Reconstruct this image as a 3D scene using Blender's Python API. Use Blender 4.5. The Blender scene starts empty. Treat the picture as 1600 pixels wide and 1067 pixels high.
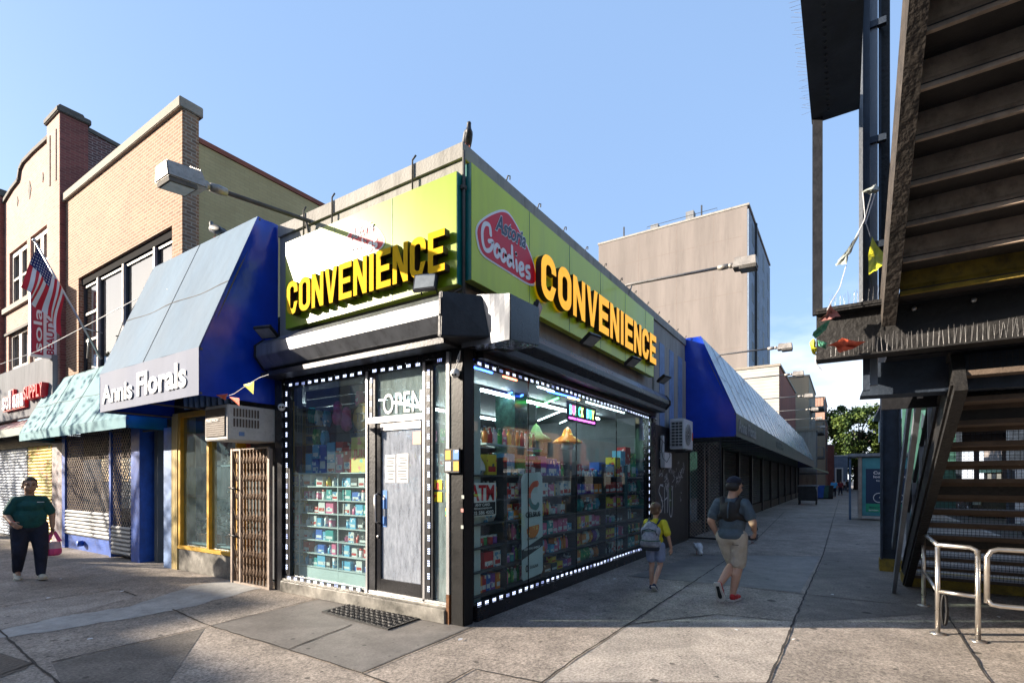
import bpy, bmesh, math, random
from math import sin, cos, pi, radians as R, sqrt, atan2
from mathutils import Vector as V, Matrix

# ------------------------------------------------------------------ camera, sky, sun, exposure
# World frame: the corner of the shop is the origin; +X runs along its side street front, +Y along its avenue front.
scn = bpy.context.scene
COL = scn.collection
CAM = V((-4.73, -3.77, 1.7)); RZ = R(-57.0)
cd = bpy.data.cameras.new('camera'); cam = bpy.data.objects.new('camera', cd); COL.objects.link(cam)
cam.location = CAM; cam.rotation_euler = (pi/2, 0, RZ)
cd.sensor_width = 36; cd.lens = 18.0; cd.shift_y = 0.1347; cd.clip_start = 0.05; cd.clip_end = 2000
scn.camera = cam
SUN_TRAVEL = V((.54, -.842, -.35)).normalized()
sun_el = math.asin(-SUN_TRAVEL.z); sun_az = atan2(-SUN_TRAVEL.x, -SUN_TRAVEL.y)
w = bpy.data.worlds.new('World'); scn.world = w; w.use_nodes = True
nt = w.node_tree; nt.nodes.clear()
def nn(nt, t, **k):
    n = nt.nodes.new(t)
    for a, b in k.items(): setattr(n, a, b)
    return n
out = nn(nt, 'ShaderNodeOutputWorld'); bg = nn(nt, 'ShaderNodeBackground'); bg.inputs[1].default_value = .102
sky = nn(nt, 'ShaderNodeTexSky', sky_type='NISHITA', sun_disc=False)
sky.sun_elevation = sun_el; sky.sun_rotation = sun_az; sky.air_density = 1.0; sky.dust_density = 1.2; sky.ozone_density = 1.3
tc = nn(nt, 'ShaderNodeTexCoord'); mp = nn(nt, 'ShaderNodeMapping'); mp.inputs['Scale'].default_value = (1, 1, 3.2); mp.inputs['Location'].default_value = (.35, .1, .2)
nz = nn(nt, 'ShaderNodeTexNoise'); nz.inputs['Scale'].default_value = 2.4; nz.inputs['Detail'].default_value = 9; nz.inputs['Roughness'].default_value = .58
cr = nn(nt, 'ShaderNodeValToRGB'); cr.color_ramp.elements[0].position = .44; cr.color_ramp.elements[1].position = .66
sx = nn(nt, 'ShaderNodeSeparateXYZ'); mr = nn(nt, 'ShaderNodeMapRange'); mr.inputs['From Min'].default_value = .34; mr.inputs['From Max'].default_value = .1
# clouds only low in the sky down the side street (towards +X)
mr2 = nn(nt, 'ShaderNodeMapRange'); mr2.inputs['From Min'].default_value = .72; mr2.inputs['From Max'].default_value = .98
m1 = nn(nt, 'ShaderNodeMath', operation='MULTIPLY'); m2 = nn(nt, 'ShaderNodeMath', operation='MULTIPLY'); m3 = nn(nt, 'ShaderNodeMath', operation='MULTIPLY'); m3.inputs[1].default_value = 1.0
mx = nn(nt, 'ShaderNodeMix', data_type='RGBA'); mx.inputs['B'].default_value = (6.0, 6.2, 6.6, 1)
L = nt.links.new
L(tc.outputs['Generated'], mp.inputs[0]); L(mp.outputs[0], nz.inputs['Vector']); L(nz.outputs[0], cr.inputs[0])
L(tc.outputs['Generated'], sx.inputs[0]); L(sx.outputs['Z'], mr.inputs['Value']); L(sx.outputs['X'], mr2.inputs['Value'])
L(cr.outputs[0], m1.inputs[0]); L(mr.outputs[0], m1.inputs[1]); L(m1.outputs[0], m2.inputs[0]); L(mr2.outputs[0], m2.inputs[1]); L(m2.outputs[0], m3.inputs[0])
dt = nn(nt, 'ShaderNodeVectorMath', operation='DOT_PRODUCT'); dt.inputs[1].default_value = (.80, .52, .30); L(tc.outputs['Generated'], dt.inputs[0])
hr = nn(nt, 'ShaderNodeMapRange'); hr.inputs['From Min'].default_value = .0; hr.inputs['From Max'].default_value = .9; hr.inputs['To Min'].default_value = .1; hr.inputs['To Max'].default_value = .62; L(dt.outputs['Value'], hr.inputs['Value'])
hz = nn(nt, 'ShaderNodeMix', data_type='RGBA'); hz.inputs['B'].default_value = (1.65, 2.6, 4.35, 1); L(hr.outputs[0], hz.inputs['Factor']); L(sky.outputs[0], hz.inputs['A'])
L(hz.outputs['Result'], mx.inputs['A']); L(m3.outputs[0], mx.inputs['Factor']); L(mx.outputs['Result'], bg.inputs[0]); L(bg.outputs[0], out.inputs[0])
sl = bpy.data.lights.new('sun', 'SUN'); so = bpy.data.objects.new('sun', sl); COL.objects.link(so)
sl.energy = 5.0; sl.angle = R(.5); sl.color = (1, .87, .71)
so.rotation_euler = SUN_TRAVEL.to_track_quat('-Z', 'Y').to_euler(); so.location = (-30, 40, 30)
scn.view_settings.view_transform = 'Standard'; scn.view_settings.look = 'None'; scn.view_settings.gamma = 1
scn.view_settings.exposure = 1.42
try:
    scn.cycles.max_bounces = 8; scn.cycles.transparent_max_bounces = 24; scn.cycles.sample_clamp_indirect = 6
    scn.cycles.use_denoising = True; scn.cycles.caustics_reflective = False; scn.cycles.caustics_refractive = False
except Exception: pass

# ------------------------------------------------------------------ measuring: points of the photograph on real planes
CF, SF = .8387, .5446
def ray(px, py):
    X, Z = (px-800)/800, (749-py)/800
    return V((SF*X+CF, -CF*X+SF, Z))
def at_x(px, py, a): d = ray(px, py); return CAM+d*((a-CAM.x)/d.x)
def at_y(px, py, b): d = ray(px, py); return CAM+d*((b-CAM.y)/d.y)
def at_z(px, py, z=0): d = ray(px, py); return CAM+d*((z-CAM.z)/d.z)
def at_d(px, py, dep): return CAM+ray(px, py)*dep

# ------------------------------------------------------------------ materials
MATS = {}
def newmat(name):
    m = bpy.data.materials.new(name); m.use_nodes = True; m.node_tree.nodes.clear(); MATS[name] = m
    return m, m.node_tree
def M(name, col, rough=.6, metal=0, var=.18, scale=3, bump=.15, bs=40, col2=None, streak=0, spec=.5, coat=0, grime=0, trans=0, bd=.02):
    m, t = newmat(name)
    o = nn(t, 'ShaderNodeOutputMaterial'); p = nn(t, 'ShaderNodeBsdfPrincipled'); l = t.links.new
    l(p.outputs[0], o.inputs[0])
    p.inputs['Metallic'].default_value = metal; p.inputs['Specular IOR Level'].default_value = spec; p.inputs['Coat Weight'].default_value = coat
    if trans: p.inputs['Transmission Weight'].default_value = trans
    c = nn(t, 'ShaderNodeTexCoord'); mp = nn(t, 'ShaderNodeMapping')
    if streak: mp.inputs['Scale'].default_value = (1, 1, .12)
    l(c.outputs['Object'], mp.inputs[0])
    a = nn(t, 'ShaderNodeTexNoise'); a.inputs['Scale'].default_value = scale; a.inputs['Detail'].default_value = 8; a.inputs['Roughness'].default_value = .65
    l(mp.outputs[0], a.inputs['Vector'])
    r = nn(t, 'ShaderNodeValToRGB'); e = r.color_ramp.elements; e[0].position = .3; e[1].position = .7
    e[0].color = (*[x*(1-var) for x in col], 1); e[1].color = (*(col2 if col2 else [min(1, x*(1+var)) for x in col]), 1)
    l(a.outputs[0], r.inputs[0]); last = r.outputs[0]
    if grime:
        g = nn(t, 'ShaderNodeTexNoise'); g.inputs['Scale'].default_value = scale*3.1; g.inputs['Detail'].default_value = 10; g.inputs['Roughness'].default_value = .75
        l(mp.outputs[0], g.inputs['Vector'])
        gr = nn(t, 'ShaderNodeValToRGB'); gr.color_ramp.elements[0].position = .5; gr.color_ramp.elements[1].position = .68
        gr.color_ramp.elements[1].color = (grime, grime, grime, 1)
        l(g.outputs[0], gr.inputs[0])
        x = nn(t, 'ShaderNodeMix', data_type='RGBA'); l(gr.outputs[0], x.inputs['Factor']); l(last, x.inputs['A']); x.inputs['B'].default_value = (.03, .028, .025, 1); last = x.outputs['Result']
    l(last, p.inputs['Base Color'])
    rr = nn(t, 'ShaderNodeMapRange'); rr.inputs['To Min'].default_value = max(.02, rough-.12); rr.inputs['To Max'].default_value = min(1, rough+.12)
    l(a.outputs[0], rr.inputs[0]); l(rr.outputs[0], p.inputs['Roughness'])
    if bump:
        b = nn(t, 'ShaderNodeBump'); b.inputs['Strength'].default_value = bump; b.inputs['Distance'].default_value = bd
        n2 = nn(t, 'ShaderNodeTexNoise'); n2.inputs['Scale'].default_value = bs; n2.inputs['Detail'].default_value = 4
        l(c.outputs['Object'], n2.inputs['Vector']); l(n2.outputs[0], b.inputs['Height']); l(b.outputs[0], p.inputs['Normal'])
    return m
def E(name, col, s, base=None):
    m, t = newmat(name); o = nn(t, 'ShaderNodeOutputMaterial'); p = nn(t, 'ShaderNodeBsdfPrincipled')
    t.links.new(p.outputs[0], o.inputs[0]); p.inputs['Base Color'].default_value = (*(base or col), 1)
    p.inputs['Emission Color'].default_value = (*col, 1); p.inputs['Emission Strength'].default_value = s
    n = nn(t, 'ShaderNodeTexNoise'); n.inputs['Scale'].default_value = 5; c = nn(t, 'ShaderNodeTexCoord'); t.links.new(c.outputs['Object'], n.inputs['Vector'])
    r = nn(t, 'ShaderNodeMapRange'); r.inputs['To Min'].default_value = s*.8; r.inputs['To Max'].default_value = s*1.2
    t.links.new(n.outputs[0], r.inputs[0]); t.links.new(r.outputs[0], p.inputs['Emission Strength'])
    return m
def BRICK(name, c1, c2, mortar, bw=.2, bh=.067, ms=.012, rough=.85, bump=.4):
    m, t = newmat(name); l = t.links.new
    o = nn(t, 'ShaderNodeOutputMaterial'); p = nn(t, 'ShaderNodeBsdfPrincipled'); l(p.outputs[0], o.inputs[0]); p.inputs['Roughness'].default_value = rough
    c = nn(t, 'ShaderNodeTexCoord'); s = nn(t, 'ShaderNodeSeparateXYZ'); k = nn(t, 'ShaderNodeCombineXYZ'); a = nn(t, 'ShaderNodeMath', operation='ADD')
    l(c.outputs['Object'], s.inputs[0]); l(s.outputs[0], a.inputs[0]); l(s.outputs[1], a.inputs[1]); l(a.outputs[0], k.inputs[0]); l(s.outputs[2], k.inputs[1])
    b = nn(t, 'ShaderNodeTexBrick'); b.inputs['Scale'].default_value = 1; b.inputs['Brick Width'].default_value = bw; b.inputs['Row Height'].default_value = bh
    b.inputs['Mortar Size'].default_value = ms; b.inputs['Mortar Smooth'].default_value = .2; b.inputs['Color1'].default_value = (*c1, 1); b.inputs['Color2'].default_value = (*c2, 1); b.inputs['Mortar'].default_value = (*mortar, 1)
    l(k.outputs[0], b.inputs['Vector'])
    n = nn(t, 'ShaderNodeTexNoise'); n.inputs['Scale'].default_value = 1.1; n.inputs['Detail'].default_value = 10; l(c.outputs['Object'], n.inputs['Vector'])
    h = nn(t, 'ShaderNodeMapRange'); h.inputs['To Min'].default_value = .72; h.inputs['To Max'].default_value = 1.28; l(n.outputs[0], h.inputs[0])
    x = nn(t, 'ShaderNodeMix', data_type='RGBA', blend_type='MULTIPLY'); x.inputs['Factor'].default_value = 1; l(b.outputs['Color'], x.inputs['A']); l(h.outputs[0], x.inputs['B']); l(x.outputs['Result'], p.inputs['Base Color'])
    u = nn(t, 'ShaderNodeBump'); u.inputs['Strength'].default_value = bump; u.inputs['Distance'].default_value = .01; u.invert = True
    l(b.outputs['Fac'], u.inputs['Height']); l(u.outputs[0], p.inputs['Normal'])
    return m
def GLASS(name, tint=(1, 1, 1), refl=1.0, dirt=0.0, rough=.0, base=.05, dirtcol=(.5, .55, .6)):
    """window pane: a clear coat of reflection over a see-through body, with a film of dust"""
    m, t = newmat(name); l = t.links.new
    o = nn(t, 'ShaderNodeOutputMaterial'); tr = nn(t, 'ShaderNodeBsdfTransparent'); tr.inputs[0].default_value = (*tint, 1)
    g = nn(t, 'ShaderNodeBsdfGlossy'); g.inputs['Roughness'].default_value = rough; g.inputs[0].default_value = (.95, .97, 1, 1)
    f = nn(t, 'ShaderNodeFresnel'); f.inputs[0].default_value = 1.5
    q = nn(t, 'ShaderNodeMath', operation='MULTIPLY_ADD'); q.inputs[1].default_value = refl; q.inputs[2].default_value = base; q.use_clamp = True
    l(f.outputs[0], q.inputs[0]); ge = nn(t, 'ShaderNodeNewGeometry'); iv = nn(t, 'ShaderNodeMath', operation='SUBTRACT'); iv.inputs[0].default_value = 1; l(ge.outputs['Backfacing'], iv.inputs[1]); qq = nn(t, 'ShaderNodeMath', operation='MULTIPLY'); l(q.outputs[0], qq.inputs[0]); l(iv.outputs[0], qq.inputs[1]); q = qq
    mx = nn(t, 'ShaderNodeMixShader'); l(q.outputs[0], mx.inputs[0]); l(tr.outputs[0], mx.inputs[1]); l(g.outputs[0], mx.inputs[2]); last = mx
    c = nn(t, 'ShaderNodeTexCoord')
    wv = nn(t, 'ShaderNodeTexNoise'); wv.inputs['Scale'].default_value = .9; l(c.outputs['Object'], wv.inputs['Vector'])
    bu = nn(t, 'ShaderNodeBump'); bu.inputs['Strength'].default_value = .06; bu.inputs['Distance'].default_value = .03; l(wv.outputs[0], bu.inputs['Height']); l(bu.outputs[0], g.inputs['Normal'])
    if dirt:
        mp = nn(t, 'ShaderNodeMapping'); mp.inputs['Scale'].default_value = (6, 6, 1.6); l(c.outputs['Object'], mp.inputs[0])
        n = nn(t, 'ShaderNodeTexNoise'); n.inputs['Scale'].default_value = 2.2; n.inputs['Detail'].default_value = 14; n.inputs['Roughness'].default_value = .8; l(mp.outputs[0], n.inputs['Vector'])
        r = nn(t, 'ShaderNodeMapRange'); r.inputs['From Min'].default_value = .35; r.inputs['From Max'].default_value = .7; r.inputs['To Min'].default_value = dirt*.25; r.inputs['To Max'].default_value = dirt; l(n.outputs[0], r.inputs[0])
        d = nn(t, 'ShaderNodeBsdfDiffuse'); d.inputs[0].default_value = (*dirtcol, 1)
        m2 = nn(t, 'ShaderNodeMixShader'); l(r.outputs[0], m2.inputs[0]); l(mx.outputs[0], m2.inputs[1]); l(d.outputs[0], m2.inputs[2]); last = m2
    l(last.outputs[0], o.inputs[0]); return m
def PACK(name, col, c2=(.85, .85, .82), c3=(.05, .05, .08)):
    """printed packaging: blocks of the main colour broken by lettering-like marks"""
    m, t = newmat(name); l = t.links.new
    o = nn(t, 'ShaderNodeOutputMaterial'); p = nn(t, 'ShaderNodeBsdfPrincipled'); l(p.outputs[0], o.inputs[0]); p.inputs['Roughness'].default_value = .4
    c = nn(t, 'ShaderNodeTexCoord'); oi = nn(t, 'ShaderNodeObjectInfo'); mp = nn(t, 'ShaderNodeMapping'); l(c.outputs['Object'], mp.inputs[0]); l(oi.outputs['Random'], mp.inputs['Location'])
    vo = nn(t, 'ShaderNodeTexVoronoi', distance='CHEBYCHEV'); vo.inputs['Scale'].default_value = 22; l(mp.outputs[0], vo.inputs['Vector'])
    r = nn(t, 'ShaderNodeValToRGB'); r.color_ramp.interpolation = 'CONSTANT'; e = r.color_ramp.elements; e[0].color = (*col, 1); e[0].position = 0; e[1].position = .78; e[1].color = (*c2, 1)
    q = e.new(.9); q.color = (*c3, 1)
    l(vo.outputs['Color'], r.inputs[0])
    l(r.outputs[0], p.inputs['Base Color']); return m

# ------------------------------------------------------------------ mesh building
class MB:
    def __init__(s): s.v = []; s.f = []; s.m = []; s.s = []; s.mi = 0; s.sm = False
    def add(s, vs, fs):
        k = len(s.v); s.v += [tuple(p) for p in vs]
        for f in fs: s.f.append([i+k for i in f]); s.m.append(s.mi); s.s.append(s.sm)
        return s
    def box(s, x0, x1, y0, y1, z0, z1):
        if x0 > x1: x0, x1 = x1, x0
        if y0 > y1: y0, y1 = y1, y0
        if z0 > z1: z0, z1 = z1, z0
        return s.add([(x0,y0,z0),(x1,y0,z0),(x1,y1,z0),(x0,y1,z0),(x0,y0,z1),(x1,y0,z1),(x1,y1,z1),(x0,y1,z1)],
                     [(0,3,2,1),(4,5,6,7),(0,1,5,4),(1,2,6,5),(2,3,7,6),(3,0,4,7)])
    def hexa(s, p): return s.add(p, [(0,3,2,1),(4,5,6,7),(0,1,5,4),(1,2,6,5),(2,3,7,6),(3,0,4,7)])
    def obox(s, c, sz, m=None):
        c = V(c); h = V(sz)/2; m = m or Matrix()
        return s.hexa([c+m.to_3x3()@V((x*h.x, y*h.y, z*h.z)) for x, y, z in [(-1,-1,-1),(1,-1,-1),(1,1,-1),(-1,1,-1),(-1,-1,1),(1,-1,1),(1,1,1),(-1,1,1)]])
    def bar(s, a, b, w, h, up=(0,0,1)):
        a, b = V(a), V(b); d = (b-a).normalized(); u = V(up)
        if abs(d.dot(u)) > .98: u = V((1,0,0))
        x = d.cross(u).normalized(); u = x.cross(d).normalized()
        q = lambda p: [p-x*w/2-u*h/2, p+x*w/2-u*h/2, p+x*w/2+u*h/2, p-x*w/2+u*h/2]
        A, B = q(a), q(b)
        return s.add(A+B, [(0,1,2,3),(7,6,5,4),(0,4,5,1),(1,5,6,2),(2,6,7,3),(3,7,4,0)])
    def loft(s, rings, close=True, cap=True):
        n = len(rings[0]); vs = [p for r in rings for p in r]; fs = []
        for i in range(len(rings)-1):
            for j in range(n if close else n-1):
                k = (j+1) % n; fs.append((i*n+j, i*n+k, (i+1)*n+k, (i+1)*n+j))
        if cap and close: fs += [tuple(range(n))[::-1], tuple(range((len(rings)-1)*n, len(rings)*n))]
        return s.add(vs, fs)
    def tube(s, pts, r, n=8, cap=True):
        pts = [V(p) for p in pts]; rs = r if isinstance(r, (list, tuple)) else [r]*len(pts); rings = []; x = None
        for i, p in enumerate(pts):
            d = (pts[min(i+1, len(pts)-1)]-pts[max(i-1, 0)]).normalized()
            if x is None: x = d.orthogonal().normalized()
            else: x = (x-d*x.dot(d)); x = x.normalized() if x.length > 1e-6 else d.orthogonal().normalized()
            y = d.cross(x)
            rings.append([p+(x*cos(2*pi*k/n)+y*sin(2*pi*k/n))*rs[i] for k in range(n)])
        o = s.sm; s.sm = n > 5; s.loft(rings, True, cap); s.sm = o; return s
    def ell(s, c, r, m=None, nu=16, nv=10):
        c = V(c); m = (m or Matrix()).to_3x3(); vs = []; fs = []
        for i in range(nv+1):
            for j in range(nu):
                a, b = pi*i/nv, 2*pi*j/nu
                vs.append(c+m@V((r[0]*sin(a)*cos(b), r[1]*sin(a)*sin(b), r[2]*cos(a))))
        for i in range(nv):
            for j in range(nu):
                k = (j+1) % nu
                fs.append((i*nu+j, (i+1)*nu+j, (i+1)*nu+k, i*nu+k))
        o = s.sm; s.sm = True; s.add(vs, fs); s.sm = o; return s
    def lathe(s, prof, c=(0,0,0), n=16, m=None):
        c = V(c); m = (m or Matrix()).to_3x3()
        o = s.sm; s.sm = True; s.loft([[c+m@V((r*cos(2*pi*k/n), r*sin(2*pi*k/n), z)) for k in range(n)] for r, z in prof]); s.sm = o; return s
    def sheet(s, f, nu, nv):
        vs = [f(i/nu, j/nv) for j in range(nv+1) for i in range(nu+1)]
        return s.add(vs, [(j*(nu+1)+i, j*(nu+1)+i+1, (j+1)*(nu+1)+i+1, (j+1)*(nu+1)+i) for j in range(nv) for i in range(nu)])
    def poly(s, O, Rt, U, pts, d=0, N=None):
        """flat polygon (u,v) in the plane O,Rt,U; thickness d behind it"""
        O, Rt, U = V(O), V(Rt), V(U); N = N or Rt.cross(U).normalized(); n = len(pts)
        a = [O+Rt*u+U*v for u, v in pts]
        if not d: return s.add(a, [tuple(range(n))])
        b = [p-N*d for p in a]
        return s.add(a+b, [tuple(range(n)), tuple(range(2*n-1, n-1, -1))]+[(i, i+n, (i+1) % n+n, (i+1) % n) for i in range(n)])
    def ring(s, O, Rt, U, A, B, d, closed=True, side=None):
        """front face between loops A (outer) and B (inner), returns of depth d"""
        O, Rt, U = V(O), V(Rt), V(U); N = Rt.cross(U).normalized(); n = len(A)
        P = lambda L_, z: [O+Rt*u+U*v-N*z for u, v in L_]
        vs = P(A, 0)+P(B, 0)+P(A, d)+P(B, d); e = n if closed else n-1; m0 = s.mi
        s.add(vs, [(i, (i+1) % n, n+(i+1) % n, n+i) for i in range(e)])
        if side is not None: s.mi = side
        fs = [(i, 2*n+i, 2*n+(i+1) % n, (i+1) % n) for i in range(e)]+[(n+i, n+(i+1) % n, 3*n+(i+1) % n, 3*n+i) for i in range(e)]
        if not closed: fs += [(0, n, 3*n, 2*n), (n-1, 3*n-1, 4*n-1, 2*n-1)]
        s.add(vs, fs); s.mi = m0; return s
    def text(s, txt, O, Rt, U, w, h, d=.004, bold=0, shear=0, spacing=1):
        """lettering fitted to w x h, lower-left corner O, right Rt, up U"""
        cu = bpy.data.curves.new('t', 'FONT'); cu.body = txt; cu.extrude = .05; cu.offset = bold; cu.shear = shear; cu.resolution_u = 3; cu.space_character = spacing
        ob = bpy.data.objects.new('t', cu); COL.objects.link(ob); dg = bpy.context.evaluated_depsgraph_get(); dg.update()
        me = bpy.data.meshes.new_from_object(ob.evaluated_get(dg)); vs = [v.co.copy() for v in me.vertices]; fs = [tuple(p.vertices) for p in me.polygons]
        bpy.data.objects.remove(ob); bpy.data.curves.remove(cu); bpy.data.meshes.remove(me)
        if not vs: return s
        x0, x1 = min(v.x for v in vs), max(v.x for v in vs); y0, y1 = min(v.y for v in vs), max(v.y for v in vs)
        O, Rt, U = V(O), V(Rt).normalized(), V(U).normalized(); N = Rt.cross(U).normalized()
        return s.add([O+Rt*((v.x-x0)/(x1-x0)*w)+U*((v.y-y0)/(y1-y0)*h)+N*(d*(v.z/.1+.5)) for v in vs], fs)
    def build(s, name, mats, parent=None, loc=None, bevel=0, weld=False):
        me = bpy.data.meshes.new(name); off = V((0,0,0))
        if parent is not None:
            p = parent
            while p is not None: off += p.location; p = p.parent
        elif loc is not None: off = V(loc)
        elif s.v:
            xs, ys, zs = zip(*s.v); off = V(((min(xs)+max(xs))/2, (min(ys)+max(ys))/2, min(zs)))
        me.from_pydata([tuple(V(v)-off) for v in s.v], [], s.f)
        if not isinstance(mats, (list, tuple)): mats = [mats]
        for m in mats: me.materials.append(MATS[m] if isinstance(m, str) else m)
        me.polygons.foreach_set('material_index', s.m); me.polygons.foreach_set('use_smooth', s.s)
        ob = bpy.data.objects.new(name, me); COL.objects.link(ob)
        if parent is not None: ob.parent = parent
        else: ob.location = off
        bm = bmesh.new(); bm.from_mesh(me)
        if weld or bevel: bmesh.ops.remove_doubles(bm, verts=bm.verts, dist=1e-5)
        if not getattr(s, 'open', False): bmesh.ops.recalc_face_normals(bm, faces=bm.faces)
        if bevel: bmesh.ops.bevel(bm, geom=[e for e in bm.edges if len(e.link_faces) == 2 and e.calc_face_angle(0) > .6], offset=bevel, segments=2, affect='EDGES', clamp_overlap=True)
        bm.to_mesh(me); bm.free(); me.update()
        return ob
def tag(o, label=None, cat=None, group=None, kind=None):
    if label: o['label'] = label
    if cat: o['category'] = cat
    if group: o['group'] = group
    if kind: o['kind'] = kind
    return o
def thing(name, label, cat, loc=(0,0,0), group=None):
    o = bpy.data.objects.new(name, None); COL.objects.link(o); o.location = loc; o.empty_display_size = .2
    return tag(o, label, cat, group)
def copy_tree(o, parent=None):
    c = o.copy(); COL.objects.link(c); c.parent = parent
    for ch in [x for x in o.children]: copy_tree(ch, c)
    return c
def struct(mb, name, m): return tag(mb.build(name, m), kind='structure')
def rrect(w, h, r, n=5):
    pts = []
    for cx, cy, a0 in ((w-r, h-r, 0), (r, h-r, 90), (r, r, 180), (w-r, r, 270)):
        for k in range(n+1): a = R(a0+90*k/n); pts.append((cx+r*cos(a), cy+r*sin(a)))
    return pts
X, Y, Z = V((1,0,0)), V((0,1,0)), V((0,0,1))

# ------------------------------------------------------------------ the palette
M('black_metal', (.024,.025,.03), .45, .3, .4, 5, .15, 30)
M('black_gloss', (.012,.012,.015), .25, 0, .3, 4, .05)
M('navy_steel', (.032,.045,.068), .5, .2, .4, 4, .2, 30)
M('steel_dark', (.019,.018,.018), .6, .2, .5, 3, .5, 25, grime=.5)
M('steel_light', (.20,.22,.25), .5, .3, .3, 3, .2, streak=1)
M('stair_timber', (.055,.045,.038), .85, 0, .6, 9, .9, 18, grime=.5)
M('riser_lit_tone', (.42,.32,.24), .75, 0, .5, 2.2, .3, 20, grime=.5)
M('tread', (.11,.08,.06), .8, 0, .3, 4, .3)
M('aluminium', (.55,.55,.56), .35, .8, .15, 4, .06, streak=1)
M('stainless', (.62,.58,.53), .3, .9, .2, 5, .08)
M('silver_sheet', (.20,.21,.23), .38, .5, .3, 2, .08, 12, grime=.5, streak=1)
M('rust', (.16,.07,.03), .85, .1, .5, 8, .5)
M('concrete_wall', (.34,.33,.31), .9, 0, .2, 2, .3, 30, streak=1, grime=.45)
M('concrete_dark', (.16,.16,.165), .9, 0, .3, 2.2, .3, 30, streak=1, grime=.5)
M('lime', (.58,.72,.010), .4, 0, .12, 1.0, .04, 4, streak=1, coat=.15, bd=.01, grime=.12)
M('teal', (.0,.16,.15), .4, 0, .3, 5, .05)
M('yellow_face', (.80,.47,.010), .8, 0, .04, 2, 0, spec=.1)
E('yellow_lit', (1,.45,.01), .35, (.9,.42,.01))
M('letter_return', (.045,.018,.012), .45, 0, .3, 5, .05)
M('logo_red', (.72,.004,.03), .5, 0, .1, 3, 0)
M('logo_white', (.85,.85,.87), .4, 0, .04, 3, 0)
M('logo_navy', (.01,.03,.08), .4, 0, .1, 3, 0)
M('white_paint', (.24,.25,.27), .92, 0, .15, 4, .1, streak=1, grime=.3, spec=.08)
M('white_clean', (.8,.8,.8), .45, 0, .05, 4, 0)
M('awning_pale', (.13,.195,.27), .9, 0, .16, 1.6, .25, 5, streak=1, bd=.04)
M('valance_pale', (.20,.225,.30), .85, 0, .06, 1.6, .08, 9, streak=1)
M('awning_blue', (.004,.045,.48), .22, 0, .25, 1.2, .16, 3, bd=.05, spec=.6)
M('awning_slate', (.15,.24,.34), .27, 0, .35, 1.6, .2, 5, bd=.05, streak=1)
M('valance_slate', (.06,.075,.09), .45, 0, .25, 1.6, .05, streak=1)
M('awning_teal', (.19,.34,.38), .92, 0, .16, 1.4, .12, 9, streak=1)
M('awning_teal_side', (.0,.17,.24), .45, 0, .2, 2, .05)
M('awning_cream', (.32,.36,.32), .85, 0, .12, 2, .1, streak=1)
M('stripe_red', (.42,.14,.2), .6, 0, .1, 3, .05)
BRICK('brick_tan', (.33,.17,.09), (.20,.10,.05), (.40,.29,.21), ms=.013)
BRICK('brick_tan_dark', (.27,.17,.11), (.14,.09,.065), (.32,.27,.22))
BRICK('brick_pink', (.46,.26,.20), (.36,.18,.14), (.46,.36,.30), ms=.008)
BRICK('brick_red', (.22,.07,.065), (.14,.045,.045), (.22,.12,.1), ms=.008)
BRICK('brick_old', (.13,.05,.05), (.07,.035,.04), (.25,.2,.2))
BRICK('brick_yellow', (.46,.38,.20), (.43,.35,.18), (.38,.31,.17), ms=.006, bump=.25)
BRICK('brick_blue_grey', (.26,.33,.44), (.22,.28,.38), (.17,.21,.28), .6, .2, .02)
BRICK('siding', (.50,.48,.44), (.47,.45,.41), (.30,.28,.26), 30, .26, .02)
M('coping', (.30,.27,.23), .85, 0, .2, 4, .3)
M('coping_dark', (.10,.095,.09), .85, 0, .3, 4, .3)
M('stucco', (.225,.20,.19), .9, 0, .2, .5, .2, 12, streak=1, grime=.18)
M('stucco2', (.34,.28,.21), .9, 0, .15, .8, .2, 12, streak=1)
M('red_wall', (.24,.08,.055), .85, 0, .3, 1.2, .2, streak=1)
M('win_frame', (.42,.37,.33), .6, 0, .2, 4, .1)
M('win_dark', (.03,.035,.045), .5, 0, .3, 4, .1)
M('curtain', (.62,.60,.56), .8, 0, .15, 5, .3, 8)
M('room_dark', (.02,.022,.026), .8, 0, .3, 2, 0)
M('room_grey', (.10,.11,.12), .8, 0, .3, 2, 0)
M('ceiling_dark', (.05,.06,.065), .7, 0, .3, 2, 0)
M('shelf_white', (.50,.58,.58), .5, 0, .1, 3, 0)
M('shelf_dark', (.05,.052,.055), .5, 0, .2, 3, 0)
M('blue_paint', (.018,.09,.42), .5, 0, .3, 3, .15, grime=.3)
M('blue_pale', (.16,.26,.48), .55, 0, .25, 3, .15, grime=.3)
M('cream_paint', (.62,.50,.24), .5, 0, .2, 3, .1, streak=1)
M('yellow_paint', (.62,.36,.035), .45, 0, .2, 3, .1, grime=.2)
M('marble', (.045,.045,.042), .25, 0, .5, 2.5, .1, col2=(.42,.40,.36))
M('grille', (.34,.28,.24), .5, .3, .3, 6, .1)
M('slat_grey', (.26,.27,.28), .6, .2, .25, 3, .1, grime=.35, streak=1)
M('gate_metal', (.17,.115,.08), .6, .4, .5, 9, .3)
M('glass_text', (.8,.82,.82), .5, 0, .05, 3, 0)
M('ac_white', (.55,.53,.50), .55, 0, .12, 5, .1, grime=.25)
M('ac_brown', (.10,.075,.06), .6, 0, .3, 8, .2)
M('rubber', (.008,.008,.009), .6, 0, .3, 5, .2)
M('plastic_white', (.7,.7,.7), .4, 0, .05, 3, 0)
M('lens_glass', (.25,.28,.3), .12, 0, .2, 9, 0)
M('lamp_grey', (.33,.31,.29), .55, .5, .25, 6, .2, grime=.45)
M('wood_orange', (.5,.22,.08), .6, 0, .2, 3, .1)
M('flag_red', (.60,.015,.03), .7, 0, .08, 5, 0)
M('flag_white', (.82,.78,.74), .7, 0, .05, 5, 0)
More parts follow.
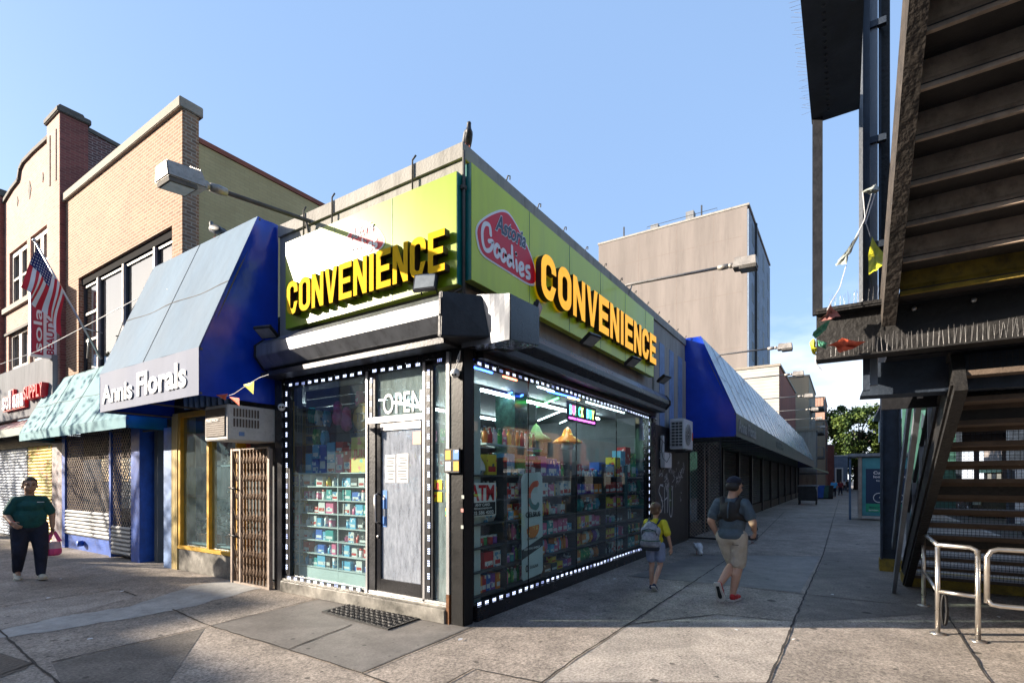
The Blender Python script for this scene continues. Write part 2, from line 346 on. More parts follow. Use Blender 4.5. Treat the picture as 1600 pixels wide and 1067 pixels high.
M('flag_blue', (.012,.02,.12), .7, 0, .15, 5, 0)
M('sign_red', (.60,.008,.02), .3, 0, .1, 4, .03)
M('sign_maroon', (.40,.015,.05), .45, 0, .1, 4, 0)
M('foliage', (.075,.13,.024), .6, 0, .5, 1.5, 0, col2=(.16,.23,.045), spec=.3)
M('foliage_dark', (.04,.075,.02), .6, 0, .5, 2, 0, spec=.3)
M('bark', (.07,.055,.045), .9, 0, .3, 6, .8)
M('asphalt', (.05,.05,.052), .9, 0, .3, 1.2, .4, 90)
M('litter', (.65,.66,.68), .7, 0, .1, 9, .2)
GLASS('glass_side', (.86,.93,.92), 1.0, .02, base=.02)
GLASS('glass_front', (.88,.95,.95), 1.1, .05, base=.06, dirtcol=(.5,.6,.62))
GLASS('glass_door', (.75,.8,.85), 1.1, .75, .0, .06, (.5,.54,.62))
GLASS('glass_film', (.85,.93,.93), 1.1, .42, base=.07, dirtcol=(.42,.52,.52))
GLASS('glass_flower', (.75,.85,.88), 1.1, .12, base=.06, dirtcol=(.4,.5,.52))
GLASS('glass_sky', (.4,.45,.5), .9, .05, base=.10, dirtcol=(.4,.4,.4))
# ================================================================== THE GROUND
def pave_mat(name, c1, c2, speck=.5, gum=True, rough=.8):
    m, t = newmat(name); l = t.links.new
    o = nn(t, 'ShaderNodeOutputMaterial'); p = nn(t, 'ShaderNodeBsdfPrincipled'); l(p.outputs[0], o.inputs[0]); p.inputs['Roughness'].default_value = rough
    c = nn(t, 'ShaderNodeTexCoord')
    def noise(s, d=8, r=.6):
        n = nn(t, 'ShaderNodeTexNoise'); n.inputs['Scale'].default_value = s; n.inputs['Detail'].default_value = d; n.inputs['Roughness'].default_value = r; l(c.outputs['Object'], n.inputs['Vector']); return n
    a = noise(.55, 10, .68); r = nn(t, 'ShaderNodeValToRGB'); e = r.color_ramp.elements; e[0].position = .3; e[1].position = .72; e[0].color = (*c1, 1); e[1].color = (*c2, 1); l(a.outputs[0], r.inputs[0])
    f = noise(42, 4, .75); fr = nn(t, 'ShaderNodeMapRange'); fr.inputs['From Min'].default_value = .3; fr.inputs['From Max'].default_value = .7; fr.inputs['To Min'].default_value = 1-speck; fr.inputs['To Max'].default_value = 1+speck; l(f.outputs[0], fr.inputs[0])
    x = nn(t, 'ShaderNodeMix', data_type='RGBA', blend_type='MULTIPLY'); x.inputs['Factor'].default_value = 1; l(r.outputs[0], x.inputs['A']); l(fr.outputs[0], x.inputs['B']); last = x.outputs['Result']
    if gum:
        for sc, th, dark in ((1.7, .05, .3), (3.1, .05, .35), (.6, .04, .25), (5.3, .045, .4)):
            vo = nn(t, 'ShaderNodeTexVoronoi'); vo.inputs['Scale'].default_value = sc; l(c.outputs['Object'], vo.inputs['Vector'])
            s = nn(t, 'ShaderNodeMapRange'); s.inputs['From Min'].default_value = th*sc**.3; s.inputs['From Max'].default_value = th*sc**.3*1.25; s.inputs['To Min'].default_value = 1; s.inputs['To Max'].default_value = 0; l(vo.outputs['Distance'], s.inputs[0])
            y = nn(t, 'ShaderNodeMix', data_type='RGBA', blend_type='MULTIPLY'); l(s.outputs[0], y.inputs['Factor']); l(last, y.inputs['A']); y.inputs['B'].default_value = (dark, dark, dark, 1); last = y.outputs['Result']
    g = noise(2.6, 12, .8); gr = nn(t, 'ShaderNodeMapRange'); gr.inputs['From Min'].default_value = .35; gr.inputs['From Max'].default_value = .65; gr.inputs['To Min'].default_value = .62; gr.inputs['To Max'].default_value = 1.2; l(g.outputs[0], gr.inputs[0])
    z = nn(t, 'ShaderNodeMix', data_type='RGBA', blend_type='MULTIPLY'); z.inputs['Factor'].default_value = 1; l(last, z.inputs['A']); l(gr.outputs[0], z.inputs['B']); l(z.outputs['Result'], p.inputs['Base Color'])
    b = nn(t, 'ShaderNodeBump'); b.inputs['Strength'].default_value = .45; b.inputs['Distance'].default_value = .006; h = noise(55, 5, .7); l(h.outputs[0], b.inputs['Height']); l(b.outputs[0], p.inputs['Normal'])
    return m
pave_mat('pavement', (.17,.148,.126), (.40,.345,.295), .75)
pave_mat('pave_smooth', (.12,.112,.105), (.22,.205,.19), .2, rough=.6)
pave_mat('cement_patch', (.36,.36,.35), (.47,.46,.44), .12, False)
pave_mat('asphalt_fine', (.045,.045,.047), (.07,.07,.07), .3, False)
struct(MB().box(-900, 900, -900, 900, -.5, -.14), 'ground', 'asphalt_fine')
struct(MB().box(-8.5, 170, -7.6, 70, -.3, 0), 'sidewalk', 'pavement')
struct(MB().box(-8.68, -8.503, -7.6, 70, -.3, -.004).box(-8.68, 170, -7.78, -7.603, -.3, -.004), 'kerb', 'concrete_wall')
def flat(pts, z=.004): return MB().add([tuple(at_z(x, y, 0)*1+V((0,0,z))) for x, y in pts], [tuple(range(len(pts)))])
rnd = random.Random(4)
def wobble(pts, n=7, a=.03):
    out_ = []
    for i in range(len(pts)):
        p, q = V(pts[i]), V(pts[(i+1) % len(pts)])
        for k in range(n): r = p.lerp(q, k/n); out_.append((r.x+rnd.uniform(-a, a), r.y+rnd.uniform(-a, a), .004))
    return out_
pp = [at_z(x, y) for x, y in ((-60,1003),(0,985),(100,962),(200,948),(300,915),(375,903),(430,914),(395,922),(300,947),(200,966),(80,986),(0,996),(-60,1012))]
P_ = wobble(pp, 6, .035); struct(MB().add(P_, [tuple(range(len(P_)))]), 'cement_path_patch', 'cement_patch')
pp = [at_z(x, y) for x, y in ((330,977),(508,934),(736,979),(566,1050),(440,1013))]
struct(MB().add([(p.x, p.y, .004) for p in pp], [tuple(range(5))]), 'entrance_pavement_slab', 'pave_smooth')
pp = [at_z(x, y) for x, y in ((982,900),(1094,866),(1282,869),(1250,926),(1120,912))]
struct(MB().add([(p.x, p.y, .004) for p in pp], [tuple(range(5))]), 'pavement_slab', 'asphalt_fine' if 0 else 'pave_smooth')
pp = [at_z(x, y) for x, y in ((-60,1028),(0,1020),(52,1036),(40,1045),(-60,1080))]
struct(MB().add([(p.x, p.y, .004) for p in pp], [tuple(range(5))]), 'iron_cover_plate', 'steel_dark')
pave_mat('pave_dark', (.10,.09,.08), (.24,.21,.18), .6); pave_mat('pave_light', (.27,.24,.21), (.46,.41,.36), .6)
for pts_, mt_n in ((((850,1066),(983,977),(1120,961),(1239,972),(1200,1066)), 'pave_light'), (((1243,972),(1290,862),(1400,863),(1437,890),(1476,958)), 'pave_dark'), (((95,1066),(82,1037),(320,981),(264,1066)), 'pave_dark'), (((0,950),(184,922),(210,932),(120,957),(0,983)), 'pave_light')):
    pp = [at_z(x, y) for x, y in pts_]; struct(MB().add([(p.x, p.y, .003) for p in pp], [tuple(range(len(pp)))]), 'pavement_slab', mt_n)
J = MB(); rnd = random.Random(2)
def joint(pts, wd=.018):
    q = [at_z(x, y) for x, y in pts]; L_ = []
    for i in range(len(q)-1):
        n = max(2, int((q[i+1]-q[i]).length/.12))
        for k in range(n): L_.append(q[i].lerp(q[i+1], k/n))
    L_.append(q[-1]); vs = []
    for i, p in enumerate(L_):
        d = (L_[min(i+1, len(L_)-1)]-L_[max(0, i-1)]).normalized(); nrm = V((-d.y, d.x, 0)); o = rnd.uniform(-.007, .007); h = wd*rnd.uniform(.3, .75)
        vs += [p+nrm*(h+o)+Z*.009, p-nrm*(h-o)+Z*.009]
    J.add(vs, [(2*i, 2*i+1, 2*i+3, 2*i+2) for i in range(len(L_)-1)])
for a in ([(-40,955),(0,948),(185,920),(212,931)], [(80,1035),(325,979),(510,932)], [(270,952),(325,977),(450,1015),(566,1052),(660,1090)], [(566,1052),(740,980)],
          [(450,1015),(550,976)], [(-20,970),(0,985),(52,1036),(95,1070)], [(-60,1075),(52,1036)], [(846,1067),(900,1028),(981,976),(1088,906),(1180,845),(1225,800)],
          [(1198,1070),(1220,1020),(1240,971),(1262,920),(1286,867),(1302,810),(1311,780)], [(1560,1085),(1500,992),(1478,958),(1440,890)], [(982,900),(1120,913),(1250,928),(1400,944)],
          [(1094,866),(1282,870)], [(1180,845),(1300,842),(1400,846)], [(1215,808),(1345,806)], [(0,880),(100,868)], [(640,1100),(740,1045),(846,1067)], [(1290,860),(1400,862)], [(981,976),(1120,960),(1240,971)]): joint(a)
struct(J, 'pavement_joints', M('joint_dirt', (.035,.03,.027), .95, 0, .4, 9, 0))
LB = MB(); rnd = random.Random(9)
for x, y in ((75,935),(190,925),(560,965),(830,910),(905,905),(1105,836),(960,905),(1240,1000),(1010,890),(1210,806),(1190,820),(95,905),(860,870),(970,875),(1075,846),(470,930),(1150,985),(720,1000),(1400,900),(1180,790),(140,1000),(300,900),(1560,965),(1300,930)):
    p = at_z(x, y); a = rnd.uniform(0, 6); s = rnd.uniform(.012, .032)
    LB.add([(p.x+s*rnd.uniform(.6, 1.4)*cos(a+k*pi/3)*(1.8 if k % 3 == 0 else 1), p.y+s*rnd.uniform(.5, 1.3)*sin(a+k*pi/3), .011+rnd.uniform(0, .012)) for k in range(6)], [tuple(range(6))])
tag(LB.build('paper_litter', 'litter'), 'scraps of white paper litter scattered on the pavement', 'litter', kind='stuff')

# ================================================================== THE SHOP BUILDING (kept as one thing with its walls, parapet, glazing and door)
shop = thing('convenience_shop', 'single storey corner shop with glazed fronts, dark metal trim and grey parapet', 'building', (0, 0, 0))
YE, XE = 3.62, 10.0     # ends of the two fronts
b = MB(); b.box(0, .25, .251, YE, 3.24, 5.46).box(0, XE, 0, .25, 3.24, 5.46); b.build('upper_wall', 'concrete_wall', shop)
b = MB(); b.box(-.035, .28, -.035, YE, 5.463, 5.64).box(.283, XE, -.035, .28, 5.463, 5.64)
b.build('parapet_cap', 'concrete_wall', shop)
# grey render returns above the signs
MB().box(.3, XE, .3, 8.6, 4.3, 4.4).build('roof', 'ceiling_dark', shop)
b = MB(); b.box(7.2, XE, .26, .4, 0, 3.2).box(.1, 7.2, 8.0, 8.15, 0, 3.2).box(7.06, 7.19, .4, 8.0, 0, 3.2).box(.26, .36, YE-.05, 8.0, 0, 3.2); b.build('inner_wall', 'room_grey', shop)
MB().box(.26, 7.05, .26, 7.99, .01, .04).build('inner_floor', 'room_grey', shop)
MB().box(.26, 7.05, .26, 7.99, 3.17, 3.23).build('ceiling', 'ceiling_dark', shop)
# fascia bands and sills
b = MB(); b.box(-.06, .0, .1, YE, 3.16, 3.36).box(.1, 7.0, -.06, -.001, 3.14, 3.36).box(-.09, .1, YE-.19, YE, 0, 3.3).box(6.72, 7.06, -.09, .1, 0, 3.3)
b.build('black_fascia', 'black_gloss', shop, bevel=.006)
b = MB(); b.box(-.13, .12, .16, 3.42, 0, .17); b.box(-.10, .10, .16, 3.42, .173, .2); b.build('door_step', 'marble', shop, bevel=.01)
b = MB(); b.box(.16, 6.72, -.10, .10, 0, .17); b.build('side_sill', 'black_gloss', shop, bevel=.008)
b = MB(); b.box(-.09, .10, -.09, .10, 0, 3.35); b.build('corner_post', M('post_black', (.006,.006,.007), .4, .2, .4, 5, .1), shop, bevel=.012)
b = MB(); b.box(-.105, -.02, .115, .158, .0, .35); b.build('corner_trim', 'rust', shop); MB().box(-.103, -.02, .115, .158, .353, 3.2).build('corner_trim', 'aluminium', shop); b = MB(); b.box(-.075, -.02, .16, .185, .2, 3.2); b.build('corner_frame', 'aluminium', shop, bevel=.004)
# avenue front glazing
fr = MB(); fr.box(-.06, .02, 1.56, 1.60, .2, 3.14).box(-.05, .02, .545, .585, .2, 3.14).box(-.055, .03, .59, 1.555, 2.44, 2.52).box(-.05, .02, .19, 3.42, .203, .235); fr.build('window_frame', 'aluminium', shop, bevel=.004)
fr = MB(); fr.box(-.045, .015, 1.43, 1.555, .24, 3.14).box(-.045, .015, .42, .54, .24, 3.14).box(-.045, .015, 3.30, 3.43, .2, 3.14).box(-.045, .01, .19, 3.3, 3.10, 3.158); fr.build('window_frame', 'black_metal', shop)
w1 = MB().box(-.006, 0, 1.602, 3.30, .236, 3.10).build('window_pane', 'glass_front', shop); tag(w1, 'wide clear pane left of the door')
MB().box(-.006, 0, .59, 1.43, 2.522, 3.10).build('window_pane', 'glass_film', shop)
MB().box(-.006, 0, .19, .418, .236, 3.10).build('window_pane', 'glass_film', shop)
wl = MB(); wl.text('OPEN', V((-.012, 1.31, 2.55)), -Y, Z, .68, .27, .003, .008, 0, 1.12); wl.build('window_lettering', 'glass_text', shop)
door = MB().box(-.03, .012, 1.34, 1.425, .21, 2.43).box(-.03, .012, .59, .63, .21, 2.43).box(-.03, .012, .63, 1.34, .21, .40).build('door', 'black_gloss', shop, bevel=.004)
MB().box(-.032, .012, .63, 1.34, 2.34, 2.43).build('door_top_rail', 'aluminium', door)
MB().box(-.008, -.002, .63, 1.34, .40, 2.34).build('door_glass', 'glass_door', door)
MB().tube([(-.03, 1.385, 1.52), (-.085, 1.385, 1.50), (-.085, 1.385, 1.15), (-.03, 1.385, 1.13)], .014, 8).build('handle', 'aluminium', door)
lb = MB().lathe([(.018, 0), (.02, .012), (.001, .014)], (-.03, 1.385, .95), 12, Matrix.Rotation(-pi/2, 3, 'Y')).build('lock', 'aluminium', door)
nb = MB(); nb.box(-.012, -.009, 1.09, 1.27, 1.66, 2.02).box(-.012, -.009, .86, 1.06, 1.66, 2.03); nb.build('paper_notice', 'white_clean', door)
nb = MB()
rr_ = random.Random(5)
for (ya, yb) in ((1.10, 1.26), (.87, 1.05)):
    for k in range(9): nb.box(-.0145, -.0125, ya+rr_.uniform(0, .03), yb-rr_.uniform(0, .05), 1.70+k*.034, 1.712+k*.034)
nb.build('notice_print', 'room_grey', door)
nb = MB(); nb.box(-.012, -.009, .64, .78, 2.14, 2.3).build('paper_notice', M('peach', (.75,.42,.28), .5, 0, .1, 3, 0), door)
nb = MB(); nb.box(-.012, -.009, 1.24, 1.335, 1.32, 1.56).box(-.012, -.009, 1.25, 1.335, 1.08, 1.22).build('sticker', PACK('pack_door', (.1,.25,.6)), door)
# side street glazing: four tall panes butted with thin joints
px_ = [.17, 1.50, 3.05, 4.85, 6.72]
for i in range(4): MB().box(px_[i]+.004, px_[i+1]-.004, -.006, 0, .2, 3.13).build('side_window_pane', 'glass_side', shop)
fr = MB()
for q in px_[1:-1]: fr.box(q-.0035, q+.0035, -.009, .006, .2, 3.13)
fr.box(.11, .165, -.05, .01, .175, 3.13).box(.17, 6.72, -.05, .02, .175, .2).box(.17, 6.72, -.05, .02, 3.10, 3.135); fr.build('side_window_frame', 'black_gloss', shop)
MB().box(2.55, 2.95, .9, 1.3, .04, 3.17).build('inner_column', M('green_marble', (.012,.035,.028), .2, 0, .6, 9, 0, col2=(.05,.11,.09)), shop)
# panelled wall past the window, behind the air conditioner
b = MB()
for i in range(7): 
    b.mi = i % 2; b.box(7.1+i*.41, 7.1+i*.41+.40, -.04-.008*(i % 2), -.001, 3.0, 5.0)
b.build('striped_panel', ['concrete_wall', 'blue_pale'], shop)
pb = MB().box(7.07, 9.95, -.07, .25, 0, 2.99).build('painted_side_wall', 'black_metal', shop)
# hooks along the parapet
for i in range(12):
    x = .9+i*.82; MB().tube([(x, -.02, 5.63), (x, -.05, 5.70), (x+.05, -.05, 5.72), (x+.06, -.04, 5.68)], .009, 5).build('parapet_hook', 'coping_dark', shop)
for y in (.75, 2.3, 2.95): MB().tube([(-.05, y, 5.3), (-.05, y, 5.68), (-.05, y-.06, 5.72)], .012, 6).build('parapet_hook', 'coping_dark', shop)
b = MB().tube([(-.115, -.115, 5.46), (-.115, -.115, 3.62)], .018, 8); b.box(-.15, -.08, -.14, -.09, 5.02, 5.06); b.tube([(-.11,-.11,3.9),(-.16,-.02,3.85),(-.14,.02,3.76),(-.12,-.05,3.7)], .008, 6); b.build('conduit', 'coping_dark', shop)
# graffiti on the dark side wall
g = MB(); rg = random.Random(12)
def scrawl(g, fn, pts, wd, d=.003):
    P3 = [fn(u, v) for u, v in pts]
    for i in range(len(P3)-1): g.bar(P3[i], P3[i+1], d, wd, up=(P3[i+1]-P3[i]).cross(Y))
def smooth(pts, n=5):
    out_ = []; m = len(pts)
    for i in range(m-1):
        p0, p1, p2, p3 = [V((*pts[min(max(i+k, 0), m-1)], 0)) for k in (-1, 0, 1, 2)]
        for k in range(n):
            t = k/n; q = .5*((2*p1)+(-p0+p2)*t+(2*p0-5*p1+4*p2-p3)*t*t+(-p0+3*p1-3*p2+p3)*t**3); out_.append((q.x, q.y))
    out_.append(tuple(pts[-1])); return out_
def ribbon(g, O, Rt, U, pts, wd, dz=.002, n=5):
    """monoline brush stroke lying on a plane"""
    O, Rt, U = V(O), V(Rt), V(U); N = Rt.cross(U).normalized(); s = smooth(pts, n); vs = []
    for i, p in enumerate(s):
        a, c = V((*s[max(i-1, 0)], 0)), V((*s[min(i+1, len(s)-1)], 0)); d = (c-a); d = d.normalized() if d.length > 1e-9 else V((1,0,0)); q = V((-d.y, d.x, 0))*wd/2
        for k in (1, -1): vs.append(O+Rt*(p[0]+k*q.x)+U*(p[1]+k*q.y)+N*dz)
    g.add(vs, [(2*i, 2*i+1, 2*i+3, 2*i+2) for i in range(len(s)-1)])
    for e in (s[0], s[-1]): g.add([O+Rt*(e[0]+wd/2*cos(k*pi/4))+U*(e[1]+wd/2*sin(k*pi/4))+N*(dz+.0004) for k in range(8)], [tuple(range(8))])
k_ = [0]
def tagword(strokes, x, z, s, wd):
    for st in strokes: k_[0] += 1; ribbon(g, (x, -.075, z), X, Z, [(a*s, c*s) for a, c in st], wd, .001+.0005*k_[0])
S_ = [(.55,.95),(.2,1.0),(.02,.75),(.3,.5),(.5,.2),(.25,-.05),(-.1,.15)]
tagword([S_], 7.35, .95, .62, .035)
tagword([[(.0,.9),(.05,-.1)],[(.0,.4),(.4,.5)],[(.42,1.0),(.4,-.1)]], 7.8, .95, .62, .035)
tagword([[(.0,.8),(.1,0),(.3,-.2),(.45,0),(.5,.9)]], 8.15, .9, .7, .035)
for i in range(46):
    x, z = rg.uniform(7.25, 9.5), rg.choice([rg.uniform(1.55, 2.1), rg.uniform(1.0, 2.4)]); s = rg.uniform(.04, .11)
    pts = [(rg.uniform(-1, 1)+k*.5, rg.uniform(-1.2, 1.2)) for k in range(rg.randint(3, 6))]; tagword([pts], x, z, s, rg.uniform(.008, .018))
g.build('graffiti', 'litter', pb)
g = MB(); [g.box(8.42+i*.11, 8.44+i*.11, -.0735, -.0715, 1.0, 1.25) for i in range(3)]; g.box(8.2, 8.36, -.0735, -.0715, 1.0, 1.5); g.build('poster_scrap', M('drab_green', (.10,.13,.05), .7), pb)

# ------------------------------------------------------------------ roller shutter boxes
hs = thing('shutter_housing', 'long silver and black roller shutter box above the shop door', 'shutter housing', (-.2, 0, 3.3), 'roller shutter boxes of the corner shop')
prof = [(0, .40), (-.10, .49), (-.30, .49), (-.43, .38), (-.43, .22), (-.30, .06), (-.12, .0), (0, .0)]   # (x, z above 3.30)
b = MB(); b.loft([[V((px, y, 3.3+pz)) for px, pz in prof] for y in (-.02, 3.56)]); hb = b.build('housing_body', 'silver_sheet', hs, bevel=.006)
for y in (-.05, 3.561): MB().loft([[V((px*1.03, y+dy, 3.3+(pz-.2)*1.05+.2)) for px, pz in prof] for dy in (0, .03)]).build('end_cap', 'black_metal', hs)
b = MB(); b.box(-.36, -.10, -.02, 3.55, 3.225, 3.29); b.build('guide_slot', 'black_metal', hs)
hs2 = thing('shutter_housing', 'black roller shutter box running the length of the side street window', 'shutter housing', (3.5, -.25, 3.3), 'roller shutter boxes of the corner shop')
prof2 = [(-.001, .36), (-.22, .36), (-.36, .30), (-.44, .18), (-.44, .10), (-.34, .0), (-.001, .0)]
b = MB(); b.loft([[V((x, py, 3.3+pz)) for py, pz in prof2] for x in (.60, 6.98)]); b.build('housing_body', M('housing_black', (.035,.035,.04), .28, .4, .4, 1.5, .1, 7, grime=.3), hs2, bevel=.006)
b = MB(); b.loft([[V((x, py*1.04, 3.3+(pz-.18)*1.06+.18)) for py, pz in prof2] for x in (6.981, 7.03)]); b.build('end_cap', 'black_metal', hs2)
b = MB(); b.box(.2, 6.9, -.36, -.08, 3.22, 3.297); b.box(.2, 6.9, -.16, -.07, 3.15, 3.217); b.build('guide_slot', 'black_metal', hs2)
cb = thing('corner_shutter_box', 'boxy dented metal shutter casing jutting from the shop corner', 'shutter housing', (0, -.4, 3.2), 'roller shutter boxes of the corner shop')
b = MB(); c0 = [V((-.12, -.10, 3.2)), V((.12, -.10, 3.2)), V((.52, -.10, 3.2))]
f0 = MB(); f0.loft([[V((-.13, -.09, 3.20)), V((-.13, -.76, 3.20)), V((.50, -.76, 3.27)), V((.50, -.09, 3.25))], [V((-.13, -.09, 3.80)), V((-.13, -.76, 3.70)), V((.50, -.76, 3.72)), V((.50, -.09, 3.80))]])
f0.build('casing', 'black_gloss', cb, bevel=.008)
b = MB(); b.sheet(lambda u, v: V((-.137-.006*sin(9*u+3*v), -.10-.655*u, 3.20+.03*(1-v)*0+v*(.60-.10*u))), 10, 8); b.build('sheet_face', 'silver_sheet', cb)
f0 = MB(); f0.loft([[V((-.44, -.045, 3.28)), V((-.44, .0, 3.28)), V((-.02, .0, 3.25)), V((-.02, -.5, 3.25)), V((-.135, -.5, 3.27))], [V((-.42, -.045, 3.78)), V((-.42, .0, 3.78)), V((-.02, .0, 3.80)), V((-.02, -.4, 3.78)), V((-.138, -.4, 3.74))]])
f0.build('corner_cover', 'black_metal', cb, bevel=.01)

# ------------------------------------------------------------------ the two lime signs with their channel letters
def letter_pts(ch, w, h, t):
    if ch == 'E': return [(0,0),(w,0),(w,t),(t,t),(t,h/2-t*.45),(w*.9,h/2-t*.45),(w*.9,h/2+t*.5),(t,h/2+t*.5),(t,h-t),(w,h-t),(w,h),(0,h)]
    if ch == 'I': return [(w*.5-t*.5,0),(w*.5+t*.5,0),(w*.5+t*.5,h),(w*.5-t*.5,h)]
    if ch == 'V': return [(w*.36,0),(w*.64,0),(w,h),(w-t*1.0,h),(w*.5,h*.28),(t*1.0,h),(0,h)]
    if ch == 'N': return [(0,0),(t*.9,0),(t*.9,h*.58),(w-t*.95,0),(w,0),(w,h),(w-t*.9,h),(w-t*.9,h*.42),(t*.95,h),(0,h)]
def channel_word(parent, O, Rt, U, lw, lh, pitch, depth, face, n0=0):
    adv = 0; full = pitch*10+lw; gap = .14*lw; nat = 10*lw+lw*.42+10*gap; kx_ = full/nat; W0 = lw
    for i, ch in enumerate('CONVENIENCE'):
        lw = W0*kx_*(.42 if ch == 'I' else 1); b = MB(); o = V(O)+V(Rt)*adv; adv += lw+gap*kx_; t = W0*kx_*.31
        if ch in 'EIVN':
            pts = letter_pts(ch, lw, lh, t); N = V(Rt).cross(V(U)).normalized(); n = len(pts)
            a = [o+V(Rt)*u+V(U)*v for u, v in pts]; c = [p-N*depth for p in a]
            b.add(a, [tuple(range(n))]); b.mi = 1; b.add(a+c, [(k, k+n, (k+1) % n+n, (k+1) % n) for k in range(n)]+[tuple(range(2*n-1, n-1, -1))])
        else:
            A = rrect(lw, lh, lw*.46, 6); B = [(u+t, v+t) for u, v in rrect(lw-2*t, lh-2*t, (lw-2*t)*.46, 6)]
            if ch == 'C':     # open on the right hand side between the two arms
                m = len(A); s = [k for k in range(m)]; A = A+[A[0]]; B = B+[B[0]]
                A = [(lw, lh*.64)]+A[0:24]+[(lw, lh*.36)]; B = [(lw-t, lh*.64)]+B[0:24]+[(lw-t, lh*.36)]
                b.ring(o, Rt, U, A, B, depth, False, 1)
            else: b.ring(o, Rt, U, A, B, depth, True, 1)
        b.mi = 1
        # dark trim line round the face
        b.build('channel_letter', [face, 'letter_return'], parent)
def lp(x, y):      # drawing of the badge: enlarged-picture units -> metres on the side street sign plane
    q = at_y(720+x/3.335, 240+y/3.335, -.2); return (q.x, q.z)
def logo(parent, O, Rt, U, k=1.0):
    """red rounded badge with a white rim; script name in dark blue over white brush lettering"""
    O, Rt, U = V(O), V(Rt), V(U); N = Rt.cross(U).normalized(); o0 = lp(75, 690)
    S = lambda x, y: ((lp(x, y)[0]-o0[0])*k, (lp(x, y)[1]-o0[1])*k)
    sm = smooth([S(*c) for c in ((78,440),(75,400),(90,360),(130,325),(180,300),(215,293),(245,305),(275,345),(310,410),(345,480),(375,560),(395,640),(393,675),(375,690),(340,680),(260,630),(180,580),(120,540),(92,500),(78,440))], 4)[:-1]
    cx, cy = sum(c[0] for c in sm)/len(sm), sum(c[1] for c in sm)/len(sm)
    pl = MB().poly(O+N*.006, Rt, U, sm, .005).build('logo_badge', 'logo_white', parent)
    MB().poly(O+N*.009, Rt, U, [((x-cx)*.95+cx, (y-cy)*.93+cy) for x, y in sm], .002).build('badge_face', 'logo_red', pl)
    def word(nm, mt, grow, d):
        a, c = V((*S(176, 398), 0)), V((*S(334, 500), 0)); t_ = c-a; dr_ = (Rt*t_.x+U*t_.y).normalized(); up_ = (U-dr_*U.dot(dr_)*.4).normalized()
        b = MB(); b.text('Astoria', O+Rt*a.x+U*a.y-dr_*grow-up_*grow+N*d, dr_, up_, t_.length+2*grow, .21*k+2*grow, .002, .05 if grow else .02, .3); b.build(nm, mt, pl)
    word('script_rim', 'logo_white', .012*k, .0115); word('script_lettering', 'logo_navy', 0, .0145)
    g = MB(); i = [0]
    def st(*pts): i[0] += 1; ribbon(g, O, Rt, U, [S(*c) for c in pts], .052*k, .011+.0004*i[0], 6)
    def circ(cx, cy, rx, ry): return [(cx+rx*cos(t*pi/4), cy+ry*sin(t*pi/4)) for t in range(9)]
    st((152,425),(146,378),(122,368),(108,405),(112,470),(128,505),(152,500),(164,462),(142,458)); st(*circ(185, 508, 13, 30)); st(*circ(218, 532, 12, 28)); st(*circ(249, 560, 10, 24)); st((262,485),(264,540),(270,592)); st((284,560),(288,610)); st((283,522),(284,527))
    st((302,606),(320,600),(318,578),(306,575),(300,600),(308,632),(322,632)); st((352,592),(338,592),(337,612),(352,628),(352,648),(338,646))
    g.build('brush_lettering', 'logo_white', pl)

s1 = thing('fascia_sign', 'glaring lime green shop sign with yellow block letters above the door', 'sign', (-.1, 1.5, 3.92), 'lime green fascia signs')
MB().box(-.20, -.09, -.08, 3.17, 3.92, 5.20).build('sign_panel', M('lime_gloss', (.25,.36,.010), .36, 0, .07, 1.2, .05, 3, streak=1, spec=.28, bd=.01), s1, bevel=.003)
MB().box(-.197, -.09, -.084, -.081, 3.925, 5.195).build('side_return', 'teal', s1)
channel_word(s1, (-.31, 2.97, 4.06), -Y, Z, .235, .47, .273, .09, 'yellow_face')
logo(s1, (-.2, 1.95, 4.36), -Y, Z, .62)
for y_ in (.95, 2.05): MB().box(-.2035, -.2005, y_-.003, y_+.003, 3.925, 5.195).build('panel_seam', 'teal', s1)
s2 = thing('fascia_sign', 'lime green shop sign with round red badge and yellow block letters on the side street', 'sign', (3.2, -.1, 3.98), 'lime green fascia signs')
MB().box(-.08, 6.57, -.20, -.09, 3.98, 5.32).build('sign_panel', 'lime', s2, bevel=.003)
MB().box(-.084, -.081, -.197, -.09, 3.985, 5.315).build('side_return', 'teal', s2)
channel_word(s2, (1.33, -.31, 4.20), X, Z, .39, .62, .468, .09, 'yellow_lit')
logo(s2, (lp(75, 690)[0], -.20, lp(75, 690)[1]), X, Z, 1.0)
for x_ in (1.2, 2.4, 3.6, 4.8, 6.0): MB().box(x_-.003, x_+.003, -.2035, -.2005, 3.985, 5.315).build('panel_seam', 'teal', s2)
# remains of an older painted word showing below the sign
b = MB(); rr_ = random.Random(3)
for i in range(9): b.box(-.006, -.001, 1.9-i*.1, 1.9-i*.1+rr_.uniform(.02, .06), 3.80, 3.80+rr_.uniform(.03, .10))
b.build('faded_paint_mark', 'stripe_red', shop)

